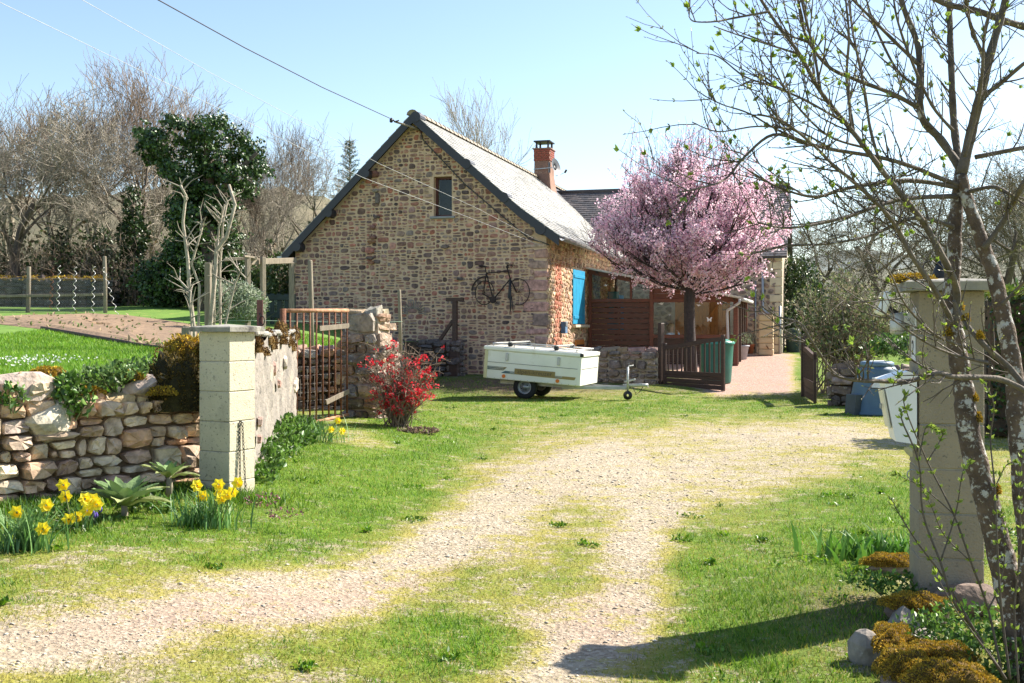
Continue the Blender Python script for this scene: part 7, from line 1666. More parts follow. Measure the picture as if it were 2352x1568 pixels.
pos = np.concatenate(pos); nr = np.concatenate(nr); nz_ = np.sin(pos[:, 0] * 4.1 + 1.3 * np.sin(pos[:, 2] * 3.3)) * np.sin(pos[:, 2] * 4.7 + pos[:, 1] * 2) + .6 * np.sin(pos[:, 0] * 9 + pos[:, 2] * 7.7) * np.sin(pos[:, 2] * 8.3 - pos[:, 0] * 5); keep = nz_ > ra.uniform(-.5, .05, len(pos)); pos = pos[keep]; nr = nr[keep]; k = len(pos); link('ivy', leaves_mesh('ivy', pos, ra.uniform(.07, .13, k), mixcols(k, [(.03, .07, .014), (.05, .105, .02), (.08, .14, .03), (.02, .045, .012)], ra, .3), ra, .85, axis=nr * .4 + np.array([[0, 0, -.5]]), spread=.8, nrm=nr), m_ivy, iv)
# ivy creeping up the neighbours
for (px, py, Y, rx, ry, sd, lb) in [(305, 560, 36, 32, 120, 3, 'ivy column on the trunk left of the ivy clad tree'), (230, 600, 36.5, 42, 70, 4, 'dark ivy thicket under the bare trees'), (140, 590, 36.8, 24, 60, 5, 'ivy on a trunk above the wire fence')]:
    c = P(px, py, Y); t = empty('ivy_growth', (c.x, Y, float(zter(c.x, Y))), 0, lb, 'ivy'); ra = np.random.default_rng(sd); k = int(rx * ry * .55); d = unit(k, ra) * ra.uniform(.3, 1, (k, 1)) ** .4; q = d * np.array([rx, rx, ry]) / F * Y * (1 + .2 * np.sin(d[:, 2:] * 9)); q[:, 2] += c.z - t.location.z
    link('ivy', leaves_mesh('ivy', q, ra.uniform(.08, .16, k), mixcols(k, [(.03, .06, .014), (.05, .09, .02), (.018, .035, .01)], ra), ra, .8, axis=d * .3 + np.array([[0, 0, -.5]])), m_ivy, t); MB().tube([(0, 0, -.1), (.06, 0, 1.2), (0, 0, (c.z - t.location.z) + ry / F * Y * .8)], [.09, .08, .05], 6).build('stem', m_bark, t)
# undergrowth: thicket of brambles
def thicket(name, x0, x1, y0, y1, n, h, gf, mat, label, seed, leafn=0, lpal=None, lsize=.07):
    rg = random.Random(seed); pol = []; rad = []
    for k in range(n):
        x, y = rg.uniform(x0, x1), rg.uniform(y0, y1); z = float(gf(x, y)); L = rg.uniform(.4, 1) * h; a = rg.uniform(0, 6.28); s = rg.uniform(.1, .8) * L; pts = [(x + s * math.cos(a) * t * t, y + s * math.sin(a) * t * t, z - .05 + L * (t - .25 * t * t * rg.random())) for t in (0, .33, .66, 1)]
        pol.append(pts); rad.append([.016, .013, .009, .004])
        for q in range(4):
            b = Vector(pts[rg.randint(1, 3)]); d = Vector((rg.gauss(0, 1), rg.gauss(0, 1), rg.gauss(.5, .8))).normalized() * rg.uniform(.2, .6); pol.append([tuple(b), tuple(b + d * .5 + Vector((0, 0, .05))), tuple(b + d)]); rad.append([.007, .006, .003])
    V, Fc = tubes_np(pol, rad, 3); o = link(name, npmesh(name, V, Fc), mat); tag(o, label, 'thicket', kind='stuff')
    if leafn:
        ra = np.random.default_rng(seed); x = ra.uniform(x0, x1, leafn); y = ra.uniform(y0, y1, leafn); z = gf(x, y) + ra.uniform(0, 1, leafn) ** 1.6 * h * (.55 + .35 * np.sin(x * 1.7 + 1.3 * np.sin(y * 1.1)) + .25 * np.sin(x * 4.3 + y))
        tag(link(name + '_leaves', leaves_mesh(name + '_leaves', np.stack([x, y, z], 1), lsize * ra.uniform(.6, 1.3, leafn), mixcols(leafn, lpal, ra, .3), ra, .7), m_leafdull), label + ', its leaves', 'thicket', kind='stuff')
thicket('undergrowth', -18.5, -6.2, 34.5, 39.5, 1100, 2.8, zter, m_twig, 'tangle of bare undergrowth below the trees on the left', 5, 16000, [(.04, .07, .018), (.07, .09, .03), (.12, .085, .04), (.025, .045, .015)], .15)
thicket('far_scrub', -40, 2, 48, 58, 1400, 4.2, zter, m_twiggrey, 'far scrub behind the bare trees on the left', 6)
thicket('far_scrub', 11.5, 34, 50, 62, 1300, 3.6, zlow, bpy.data.materials['olive_twigs'], 'far scrub beyond the yard on the right', 8, 7000, [(.10, .13, .04), (.06, .09, .03), (.14, .13, .05)], .16)
# pollarded saplings behind the cream pillar
sap = [([(445, 752), (435, 656), (431, 594), (420, 511), (427, 449), (414, 425)], 17.2, .048, 'pale pollarded sapling, tallest on the left of the group'), ([(456, 750), (458, 656), (440, 606), (462, 532), (466, 515)], 17.6, .034, 'thin pollarded sapling with a bend behind the cream pillar'),
       ([(483, 750), (495, 620), (497, 575), (520, 545), (540, 470), (526, 424)], 17.4, .055, 'thick pale pollarded sapling bending right in the group'), ([(506, 750), (505, 620), (512, 511), (522, 462)], 17.9, .036, 'straight dark pollarded sapling right of the thick one'), ([(516, 750), (540, 650), (552, 625), (566, 640)], 17.3, .028, 'short leaning sapling at the right of the group'), ([(492, 640), (503, 523), (516, 470)], 17.8, .03, 'slim upright sapling between the two tallest'),
       ([(440, 745), (436, 690), (438, 670), (405, 635)], 16.9, .026, 'low crooked sapling at the left of the group')]
rg = random.Random(6)
for pl, Y, r_, lb in sap:
    p0 = P(pl[0][0], 0, Y); z0 = float(zter(p0.x, Y)); t = empty('sapling', (p0.x, Y, z0), 0, lb, 'sapling', 'pollarded saplings behind the pillar'); w0 = Vector(t.location)
    pts = [Vector((0, 0, -.1))] + [P(a, b, Y + .08 * math.sin(b)) - w0 for a, b in pl]; MB().tube(pts, [r_ * .72 * (1 - .5 * q / len(pts)) for q in range(len(pts))], 8).build('trunk', m_barkpale, t)
    pol = []; rad = []
    for k in range(13):
        i_ = rg.randint(1, len(pts) - 2); b = pts[i_].lerp(pts[i_ + 1], rg.random()); d = Vector((rg.gauss(0, 1), rg.gauss(0, .6), rg.uniform(.3, 1.2))).normalized() * rg.uniform(.12, .5); pol.append([tuple(b), tuple(b + d * .5 + Vector((rg.gauss(0, .03), 0, .03))), tuple(b + d)]); rad.append([.011, .008, .003])
    tubes_obj('twigs', pol, rad, 4, m_twiggrey, t)
# grey green shrub and laurel near the pergola
leafy('silver_shrub', [pc(545, 690, 25, .5, .4, .45), pc(580, 700, 25.5, .35, .4, .4), pc(505, 690, 24.5, .3, .3, .45), pc(640, 705, 30, .3, .3, .3)], 3600, .10, [(.30, .34, .25), (.22, .28, .17), (.40, .43, .34), (.14, .2, .09)], 'silvery grey green shrub below the pergola', 'shrub', 15, m_leafdull, stems=25, aspect=.35)
leafy('dark_laurel', [pc(640, 640, 33, .5, .5, .8), pc(600, 660, 32, .5, .4, .7)], 1800, .13, [(.03, .06, .015), (.06, .10, .02), (.10, .14, .04)], 'dark evergreen bush behind the green garden gate', 'shrub', 16, m_ivy, stems=10)
# ---------------------------------------------------------------- pink cherry in full blossom
chp = P(1586, 0, 30.6); chz = float(zlow(chp.x, 30.6)); chy = empty('cherry_tree', (chp.x, 30.6, chz), 0, 'ornamental cherry in full pink blossom before the veranda', 'tree')
def rc(px, py, Y): p = P(px, py, Y); return Vector((p.x - chp.x, p.y - 30.6, p.z - chz))
MB().tube([(0, 0, -.15), (.0, 0, .5), rc(1584, 760, 30.6), rc(1583, 700, 30.6), rc(1585, 665, 30.6), rc(1588, 640, 30.6)], [.21, .175, .155, .15, .17, .14], 12).build('trunk', m_barkdark, chy)
rg = random.Random(33); brs = []
fork = rc(1586, 660, 30.6); ends = []
for (px, py, dy) in [(1480, 600, .5), (1420, 560, -.3), (1500, 520, .6), (1540, 480, -.5), (1590, 450, .3), (1640, 480, -.4), (1690, 520, .6), (1740, 570, -.2), (1690, 610, -.8), (1520, 610, -1.0), (1600, 560, -1.0), (1570, 540, 1.1), (1660, 560, 1.2), (1450, 500, .2), (1720, 500, -.6), (1400, 600, .3), (1440, 625, -.6), (1500, 640, .7), (1770, 600, .3), (1740, 635, -.5), (1680, 645, .8), (1620, 630, -1.1), (1550, 630, -1.0), (1600, 340, .1), (1530, 360, .4), (1670, 360, -.3), (1480, 400, -.2), (1720, 410, .3), (1560, 370, -.6), (1640, 370, .7), (1770, 540, .4), (1390, 530, .2)]:
    ends.append(rc(px, py, 30.6 + dy * 1.3))
def crec(p, d, L, r, lv):
    k = 4; pts = [p]; dd = d
    for i in range(k): dd = (dd + Vector((rg.gauss(0, .10), rg.gauss(0, .10), rg.gauss(.05, .08)))).normalized(); p = p + dd * L / k; pts.append(p)
    brs.append(([tuple(q) for q in pts], [max(.004, r * (1 - .5 * i / k)) for i in range(k + 1)], lv))
    if lv >= 3: return
    for c in range((6, 5, 4)[lv]):
        f = lerp(.25, 1, (c + rg.random()) / (6, 5, 4)[lv]) * k; i = min(int(f), k - 1); q = pts[i].lerp(pts[i + 1], f - i); ax = Vector((rg.gauss(0, 1), rg.gauss(0, 1), rg.gauss(0, .7))).normalized(); crec(q, (dd * .7 + ax * .6 + Vector((0, 0, .25))).normalized(), L * rg.uniform(.45, .7), r * .5, lv + 1)
CC = rc(1584, 520, 30.6); CR = Vector((2.75, 2.4, 1.0))
def crz(z): return 2.55 if z > 0 else 1.9
def lump(d): return 1 + .19 * math.sin(d.x * 5.1 + d.z * 3.3 + 1) * math.cos(d.y * 4.3 + d.z * 2) + .12 * math.sin(d.x * 11 + 2) * math.sin(d.z * 9 + d.y * 7)
def inside(p, k=1.0):
    d = Vector(p) - CC; w_ = 1 - .34 * max(0, -d.z / 1.9) ** 1.3 - .10 * max(0, d.z / 2.5); e = Vector((d.x / CR.x / w_, d.y / CR.y / w_, d.z / crz(d.z))); return e.length < k * lump(e.normalized())
for e in ends: crec(fork + Vector((rg.gauss(0, .04), rg.gauss(0, .04), rg.uniform(-.2, .1))), (e - fork).normalized(), (e - fork).length * .95, .042, 0)
brs = [b for b in brs if inside(b[0][-1], 1.0 + .12 * rg.random()) or b[2] == 0]
for _ in range(480):
    d = Vector((rg.gauss(0, 1), rg.gauss(0, 1), rg.gauss(0, 1))).normalized() * rg.uniform(.3, 1.0) ** .6; d *= lump(d.normalized()); w_ = 1 - .34 * max(0, -d.z) ** 1.3 - .10 * max(0, d.z); p = CC + Vector((d.x * CR.x * w_, d.y * CR.y * w_, d.z * crz(d.z))); u_ = (Vector((d.x, d.y, .75 + d.z * .3))).normalized(); L_ = rg.uniform(.25, .55); pts = [p - u_ * L_ * .6 + u_ * L_ * q / 4 + Vector((rg.gauss(0, .015), rg.gauss(0, .015), 0)) for q in range(5)]; brs.append(([tuple(q) for q in pts], [.008, .007, .006, .005, .003], 3))
for b in [b for b in brs if b[2] == 0]:
    for _ in range(14):
        i_ = rg.randint(1, 3); p = Vector(b[0][i_]).lerp(Vector(b[0][i_ + 1]), rg.random()); u_ = Vector((rg.gauss(0, 1), rg.gauss(0, 1), rg.gauss(-.1, .7))).normalized(); L_ = rg.uniform(.2, .5); brs.append(([tuple(p + u_ * L_ * q / 4 + Vector((0, 0, -.10 * L_ * q / 4))) for q in range(5)], [.008, .007, .006, .005, .003], 3))
A = tubes_np([b[0] for b in brs if b[2] <= 1], [b[1] for b in brs if b[2] <= 1], 6); link('branches', npmesh('branches', *A, smooth=True), m_barkdark, chy)
A = tubes_np([b[0] for b in brs if b[2] > 1], [b[1] for b in brs if b[2] > 1], 3); link('twigs', npmesh('twigs', *A), m_barkdark, chy)
# bare shoots sticking out of the top
pol = []; rad = []
for k in range(130):
    b = rc(rg.uniform(1430, 1740), rg.uniform(300, 380) + abs(rg.gauss(0, 40)), 30.6 + rg.uniform(-1, 1)); d = Vector((rg.gauss(0, .18), rg.gauss(0, .18), 1)) * rg.uniform(.35, .8); pol.append([tuple(b - d * .4), tuple(b + d * .4), tuple(b + d)]); rad.append([.007, .005, .003])
tubes_obj('shoots', pol, rad, 3, M_('purple_shoots', (.16, .09, .09), (.1, .06, .06), bump=0), chy)
ra = np.random.default_rng(17); pos = []
def dens(p):   # crown outline of the photograph's tree
    return True
for b in brs:
    if b[2] < 1:
        q = np.array(b[0]); t_ = ra.uniform(1.0, 4, 70); i_ = np.minimum(t_.astype(int), 3); f = (t_ - i_)[:, None]; pos.append(q[i_] * (1 - f) + q[i_ + 1] * f + ra.normal(0, .09, (70, 3))); continue
    q = np.array(b[0]); m = (0, 34, 26, 24)[b[2]]; t_ = ra.uniform(.1, 1, m) * 4; i_ = np.minimum(t_.astype(int), 3); f = (t_ - i_)[:, None]; pos.append(q[i_] * (1 - f) + q[i_ + 1] * f + ra.normal(0, .035, (m, 3)))
for b in pol:
    q = np.array(b); t_ = ra.uniform(0, 1.3, 22); i_ = np.minimum(t_.astype(int), 1); f = (t_ - i_)[:, None]; pos.append(q[i_] * (1 - f) + q[i_ + 1] * f + ra.normal(0, .02, (22, 3)))
pos = np.concatenate(pos); pos = pos[(np.abs(pos[:, 0]) < 2.85)]; hz_ = pos[:, 2] + chz
keep = ra.uniform(0, 1, len(pos)) < np.clip(1.2 - sm(4.9, 6.9, hz_) * .95, .22, 1); cn_ = np.sin(pos[:, 0] * 3.7 + 1.1 * np.sin(pos[:, 2] * 2.9)) * np.sin(pos[:, 2] * 3.9 + pos[:, 1] * 2.3) + .7 * np.sin(pos[:, 0] * 8.1 + pos[:, 1] * 6) * np.sin(pos[:, 2] * 7.7 - pos[:, 0] * 3); keep &= cn_ > ra.uniform(-.55, .05, len(pos)); keep &= hz_ > 2.2; pos = pos[keep]; k = len(pos)
print('cherry blossoms', k)
link('blossom', leaves_mesh('blossom', pos, ra.uniform(.04, .07, k), mixcols(k, [(.88, .60, .71), (.92, .72, .79), (.80, .47, .60), (.93, .82, .86), (.86, .58, .73)], ra, .10), ra, .95), m_petal, chy)
# ---------------------------------------------------------------- leafy shrub right of the gate
vb = P(1945, 0, 25.6); vt = empty('leathery_shrub', (vb.x, 25.6, 0), 0, 'tall many stemmed shrub with leathery leaves behind the right gate leaf', 'shrub'); rg = random.Random(8); pol = []; rad = []; tp = []
for k in range(150):
    a = rg.uniform(0, 6.28); s = rg.uniform(0, 1) ** .6; b = Vector((rg.gauss(0, .35), rg.gauss(0, .25), -.05)); top = Vector((math.cos(a) * 1.35 * s, math.sin(a) * .9 * s, rg.uniform(1.5, 3.0) * (1 - .22 * s * s))); pts = [b.lerp(top, q / 4) + Vector((rg.gauss(0, .04), rg.gauss(0, .04), .12 * math.sin(q / 4 * 3.14))) for q in range(5)]
    pol.append([tuple(p) for p in pts]); rad.append([.013, .011, .009, .007, .004]); tp.append(top)
    for q in range(4):
        i_ = rg.randint(1, 3); p = pts[i_].lerp(pts[i_ + 1], rg.random()); d = Vector((rg.gauss(0, 1), rg.gauss(0, 1), rg.uniform(.2, 1.4))).normalized() * rg.uniform(.2, .55); pol.append([tuple(p), tuple(p + d * .5), tuple(p + d)]); rad.append([.006, .005, .003]); tp += [p + d, p + d * .7]
tubes_obj('stems', pol, rad, 4, M_('tan_stems', (.27, .20, .135), (.17, .12, .08), bump=0), vt); tp = np.array([tuple(p) for p in tp]); tp = tp[tp[:, 2] > .9]; ra = np.random.default_rng(5); pos = np.repeat(tp, 4, axis=0) + ra.normal(0, .05, (len(tp) * 4, 3)); pos = pos[ra.uniform(0, 1, len(pos)) < .8]; k = len(pos)
link('leaves', leaves_mesh('leaves', pos, ra.uniform(.07, .13, k), mixcols(k, [(.10, .15, .04), (.16, .20, .07), (.24, .24, .13), (.28, .25, .16), (.07, .10, .03)], ra, .2), ra, .5, axis=np.array([[0, 0, -.7]]), spread=.8), m_leafdull, vt)
# evergreen behind the wing corner and hedge at the right edge
leafy('dark_evergreen', [pc(1835, 700, 42, 1.0, .8, 1.9), pc(1850, 760, 41, .8, .6, .9), pc(1815, 640, 43, .5, .6, 1.0)], 4200, .17, [(.03, .06, .018), (.05, .10, .025), (.10, .15, .05), (.02, .035, .012)], 'dark evergreen beside the sunny corner of the wing', 'shrub', 18, m_ivy, stems=12)
hx0, hy0 = 6.75, 15.4; ht = empty('clipped_hedge', (hx0, hy0, 0), R(-8), 'tall dark clipped hedge at the right edge behind the pillar', 'hedge'); ra = np.random.default_rng(31); k = 15000
q = np.stack([ra.uniform(0, 4.5, k), ra.uniform(0, 1.1, k) ** 1.5, ra.uniform(.05, 2.1, k)], 1); top = ra.uniform(0, 1, k) < .3; q[top, 2] = 2.05 + ra.normal(0, .06, top.sum()); q[top, 1] = ra.uniform(0, 1.1, top.sum()); q[:, 1] += .05 * np.sin(q[:, 0] * 5) + .04 * np.sin(q[:, 2] * 7)
cc = mixcols(k, [(.03, .06, .015), (.05, .10, .02), (.02, .04, .012)], ra, .3); yl = q[:, 2] > 2.0; cc[yl] = mixcols(int(yl.sum()), [(.28, .34, .05), (.18, .26, .04), (.10, .18, .03)], ra); link('foliage', leaves_mesh('foliage', q, ra.uniform(.06, .11, k), cc, ra, .6, axis=np.array([[0, -.4, .5]])), m_ivy, ht)  # sunlight on the hedge top put into yellow-green leaf colours
MB().box((2.25, .62, 1.0), (4.4, .8, 1.95), .1).build('inner_branches', m_soil, ht)
tubes_obj('stems', [[(.3 * i, .5, -.1), (.3 * i + .05, .45, .6), (.3 * i, .5, 1.6)] for i in range(15)], [[.03, .025, .015]] * 15, 5, m_bark, ht)
leafy('border_plants', [pc(2050, 790, 24, .5, .4, .25), pc(2085, 800, 23, .4, .3, .3), pc(2010, 800, 24, .3, .3, .2)], 700, .12, [(.07, .16, .03), (.12, .22, .05), (.05, .10, .02)], 'green garden plants seen behind the floodlight', 'plant', 20, stems=8)
# ---------------------------------------------------------------- foreground tree at the right, buds just opening
m_lichen = M_('lichen_bark', (.15, .105, .075), (.055, .038, .03), scale=11, rough=.95, bump=.7, bscale=45, spots=[((.46, .44, .41), 17, .54, .59), ((.40, .38, .36), 38, .60, .66)])
m_limb = M_('grey_limb_bark', (.16, .13, .10), (.08, .065, .052), scale=12, rough=.9, bump=.5, bscale=50, spots=[((.46, .44, .40), 14, .64, .70), ((.16, .12, .02), 4, .62, .75)])
m_twf = M_('dark_twigs', (.115, .090, .070), (.06, .046, .038), scale=20, rough=.8, bump=.1)
ft0 = P(2335, 0, 5.0); ft = empty('budding_tree', (ft0.x, 5.0, 0), 0, 'leaning lichen covered tree with opening buds at the right foreground', 'tree')
def rf_(px, py, Y): p = P(px, py, Y); return Vector((p.x - ft0.x, p.y - 5.0, p.z))
MAIN = [  # pixel path, depth start -> end, radius start -> end
 ('trunk', [(2352, 1590), (2335, 1451), (2309, 1321), (2283, 1212), (2256, 1112), (2230, 1016), (2217, 938), (2213, 891), (2198, 801), (2187, 726), (2186, 650), (2192, 590), (2194, 508), (2207, 395)], 5.0, 5.15, .066, .028),
 ('trunk', [(2375, 1590), (2365, 1300), (2345, 1060), (2335, 960), (2332, 878), (2317, 787), (2302, 712), (2284, 637), (2263, 577), (2243, 520), (2220, 452), (2209, 400)], 4.9, 5.1, .050, .024),
 ('limb', [(2209, 400), (2232, 301), (2250, 226), (2273, 132), (2299, 38), (2320, -40)], 5.1, 5.0, .026, .016),
 ('limb', [(2209, 390), (2160, 320), (2120, 275), (2112, 220), (2110, 113), (2077, 22), (2060, -40)], 5.15, 5.3, .021, .012),
 ('limb', [(2205, 395), (2192, 290), (2187, 200), (2183, 75), (2178, -40)], 5.15, 5.4, .020, .013),
 ('limb', [(2190, 745), (2198, 675), (2180, 620), (2159, 580), (2119, 508), (2043, 414), (1987, 339), (1942, 282), (1885, 211), (1836, 124), (1780, 49), (1730, -30)], 5.08, 4.5, .019, .006),
 ('limb', [(2184, 740), (2177, 720), (2141, 656), (2096, 590), (2062, 527), (2025, 478), (1957, 414), (1912, 377), (1866, 331), (1799, 279), (1740, 262)], 5.05, 4.4, .014, .004),
 ('limb', [(2203, 425), (2150, 405), (2100, 384), (2025, 362), (1912, 343), (1851, 328), (1776, 309), (1712, 358), (1667, 410), (1618, 429), (1558, 441)], 5.1, 4.3, .012, .0025),
 ('limb', [(2200, 430), (2081, 414), (1942, 433), (1874, 452), (1795, 433), (1746, 407)], 5.1, 4.6, .012, .003),
 ('limb', [(2196, 450), (2062, 459), (1934, 501), (1814, 523), (1740, 510)], 5.1, 4.5, .012, .003),
 ('limb', [(2190, 520), (2100, 500), (2000, 540), (1900, 560), (1800, 562)], 5.1, 4.7, .010, .003),
 ('limb', [(2370, 905), (2293, 870), (2194, 866), (2149, 857), (2088, 875), (2013, 875), (1962, 872), (1920, 860), (1893, 827), (1863, 781), (1838, 742), (1787, 727), (1751, 703)], 4.75, 4.3, .014, .0025),
 ('limb', [(2365, 900), (2316, 842), (2269, 800), (2232, 760), (2205, 720), (2190, 690)], 4.75, 4.95, .016, .008),
 ('limb', [(2269, 833), (2200, 817), (2134, 790), (2058, 739), (2013, 703)], 4.8, 4.5, .008, .002),
 ('limb', [(2226, 800), (2150, 770), (2080, 700), (2040, 620), (1990, 580)], 4.9, 4.4, .007, .002),
 ('limb', [(2239, 361), (2352, 339), (2420, 330)], 5.1, 4.9, .012, .008), ('limb', [(2250, 226), (2300, 190), (2360, 140), (2420, 110)], 5.05, 4.9, .012, .007),
 ('limb', [(2110, -20), (2180, 10), (2250, 26), (2300, 45), (2360, 62), (2420, 70)], 5.3, 5.2, .014, .018),
 ('limb', [(2260, 570), (2310, 500), (2352, 420), (2400, 350)], 5.0, 4.8, .014, .008), ('limb', [(2225, 440), (2290, 430), (2352, 470), (2410, 500)], 5.05, 4.8, .010, .006), ('limb', [(2300, 700), (2340, 660), (2400, 600)], 4.95, 4.8, .009, .005),
 ('limb', [(2115, 250), (2050, 215), (1960, 180), (1900, 150), (1850, 80), (1830, -20)], 5.2, 4.7, .012, .005), ('limb', [(2112, 150), (2050, 90), (1990, 30), (1930, -30)], 5.25, 5.0, .010, .005),
 ('limb', [(2110, 200), (2060, 160), (2010, 60), (1985, -20)], 5.2, 5.3, .008, .004), ('limb', [(1885, 211), (1870, 120), (1850, 40), (1835, -30)], 4.65, 4.6, .007, .004), ('limb', [(1960, 300), (1945, 180), (1950, 80), (1940, -20)], 4.85, 4.8, .008, .004), ('limb', [(2030, 400), (2000, 300), (1985, 200), (1960, 80), (1950, -20)], 4.95, 5.0, .008, .004),
 ('limb', [(1768, 26), (1686, 41), (1644, 49), (1595, 49), (1582, 36)], 4.5, 4.3, .005, .002), ('limb', [(1836, 124), (1760, 100), (1690, 78), (1640, 60)], 4.6, 4.3, .005, .002), ('limb', [(1942, 282), (1850, 230), (1780, 200), (1710, 175), (1650, 130), (1600, 122)], 4.75, 4.3, .006, .002),
 ('limb', [(1866, 331), (1790, 300), (1720, 260), (1660, 240), (1615, 218)], 4.6, 4.3, .005, .002), ('limb', [(1912, 343), (1830, 300), (1740, 290), (1650, 302), (1590, 280)], 4.7, 4.2, .005, .002), ('limb', [(1987, 339), (1900, 310), (1820, 230), (1780, 160), (1752, 118)], 4.8, 4.4, .006, .002),
 ('limb', [(2260, 132), (2230, 60), (2215, -30)], 5.0, 4.8, .010, .006), ('limb', [(2215, 360), (2240, 270), (2255, 180), (2262, 80), (2290, -30)], 5.0, 4.7, .009, .005), ('limb', [(2190, 300), (2140, 240), (2090, 130), (2060, 40), (2050, -30)], 5.1, 4.9, .008, .004)]
def resample(pts, n):
    out = []; m = len(pts) - 1
    for i in range(m):
        p0, p1, p2, p3 = pts[max(i - 1, 0)], pts[i], pts[i + 1], pts[min(i + 2, m)]
        for q in range(n):
            t = q / n; out.append(.5 * ((2 * p1) + (p2 - p0) * t + (2 * p0 - 5 * p1 + 4 * p2 - p3) * t * t + (3 * p1 - p0 - 3 * p2 + p3) * t ** 3))
    return out + [pts[-1]]
PTS = []
rg = random.Random(44); tw_p = []; tw_r = []; buds = []; budd = []
def twig(p, d, L, r, lv):
    k = 4; pts = [p]; dd = d.normalized()
    for i in range(k): dd = (dd + Vector((rg.gauss(0, .11), rg.gauss(0, .11), rg.gauss(.05, .10)))).normalized(); p = p + dd * L / k; pts.append(p)
    tw_p.append([tuple(q) for q in pts]); tw_r.append([max(.0011, r * (1 - .6 * i / k)) for i in range(k + 1)])
    buds.append(pts[-1]); budd.append(dd)
    nb_ = max(1, int(L / .06))
    for c in range(nb_):
        f = (c + .5) / nb_ * k; i = min(int(f), k - 1); q = pts[i].lerp(pts[i + 1], f - i); side = dd.cross(Vector((rg.gauss(0, 1), rg.gauss(0, 1), rg.gauss(0, 1)))).normalized()
        for sg in (1, -1):
            if rg.random() < .55: buds.append(q); budd.append((dd * .8 + side * sg * .7).normalized())
            if lv < 2 and rg.random() < (.30 if lv == 0 else .12): twig(q, dd * .7 + side * sg * .75 + Vector((0, 0, .15)), L * rg.uniform(.35, .7), r * .6, lv + 1)
for nm, path, y0, y1, r0, r1 in MAIN:
    n_ = len(path); pts = resample([rf_(a, b, lerp(y0, y1, i / (n_ - 1)) + (.03 * math.sin(i * 1.9) if nm == 'limb' else 0)) for i, (a, b) in enumerate(path)], 5); m = len(pts)
    rad = [lerp(r0, r1, i / (m - 1)) * (1 + .07 * math.sin(i * 1.7) + rg.uniform(-.05, .05)) for i in range(m)]
    PTS.append((pts, rad)); MB().tube(pts, rad, 12 if nm == 'trunk' else 7).build(nm, m_lichen if nm == 'trunk' else m_limb, ft)
    if nm == 'limb':
        L = sum((b - a).length for a, b in zip(pts[:-1], pts[1:])); cnt = int(L / .065)
        for c in range(cnt):
            f = rg.uniform(.12, 1) * (m - 1); i = min(int(f), m - 2); p = pts[i].lerp(pts[i + 1], f - i); d = (pts[i + 1] - pts[i]).normalized(); sd = d.cross(Vector((rg.gauss(0, 1), rg.gauss(0, .8), rg.gauss(0, 1)))).normalized()
            twig(p, d * .75 + sd * .8 + Vector((0, 0, .2)), rg.uniform(.10, .36), min(.0042, rad[i] * .45 + .0012), 0 if rad[i] > .004 else 1)
tubes_obj('twigs', tw_p, tw_r, 4, m_twf, ft)
bp_ = np.array([tuple(b) for b in buds]); bd = np.array([tuple(b) for b in budd]); ra = np.random.default_rng(2); k = len(bp_); print('buds', k, 'twigs', len(tw_p))
link('buds', leaves_mesh('buds', bp_, ra.uniform(.010, .020, k), mixcols(k, [(.20, .22, .07), (.28, .30, .08), (.16, .15, .06)], ra), ra, .38, axis=bd, spread=.2), m_leaf, ft)
sel = ra.choice(k, k // 14); ps = np.repeat(bp_[sel], 5, axis=0); ds = np.repeat(bd[sel], 5, axis=0); k2 = len(ps)
link('young_leaves', leaves_mesh('young_leaves', ps, ra.uniform(.018, .036, k2), mixcols(k2, [(.28, .40, .05), (.36, .46, .07), (.20, .32, .04)], ra), ra, .45, axis=ds, spread=.5), m_leaf, ft)
for i_, (bi, f, s, sd) in enumerate([(0, .72, .026, 1), (0, .66, .030, -1), (0, .50, .026, 1), (0, .44, .030, 1), (0, .30, .032, 1), (12, .55, .020, 1), (12, .75, .018, 1), (0, .97, .022, 1)]):
    pts, rd = PTS[bi]; q = int(f * (len(pts) - 1)); moss_cushion('moss', pts[q] + Vector((sd * rd[q] * .75, -rd[q] * .35, 0)), (s * .62, s * .62, s * 1.25), 200 + i_, 420, parent=ft, blade=.011)
# ---------------------------------------------------------------- thin shoots in front of the pillar
sh = empty('budding_shoots', P(2290, 1470, 4.75), 0, 'thin budding shoots rising in front of the weathered pillar', 'shrub'); s0_ = Vector(sh.location); s0_.z = .12; sh.location = s0_; pol = []; rad = []; bb = []; bdv = []
def shoot(path, Y, r):
    pts = resample([P(a, b, Y + .03 * math.sin(i * 2)) - s0_ for i, (a, b) in enumerate(path)], 4); pol.append(pts); m = len(pts); rad.append([lerp(r, r * .35, i / (m - 1)) for i in range(m)])
    for i in range(2, m):
        d = (pts[i] - pts[i - 1]).normalized()
        for sg in (1, -1):
            sd = d.cross(Vector((rg.gauss(0, .3), 1, rg.gauss(0, .3)))).normalized() * sg
            if rg.random() < .75: bb.append(pts[i]); bdv.append(d * .9 + sd * .6)
    bb.append(pts[-1]); bdv.append((pts[-1] - pts[-2]).normalized())
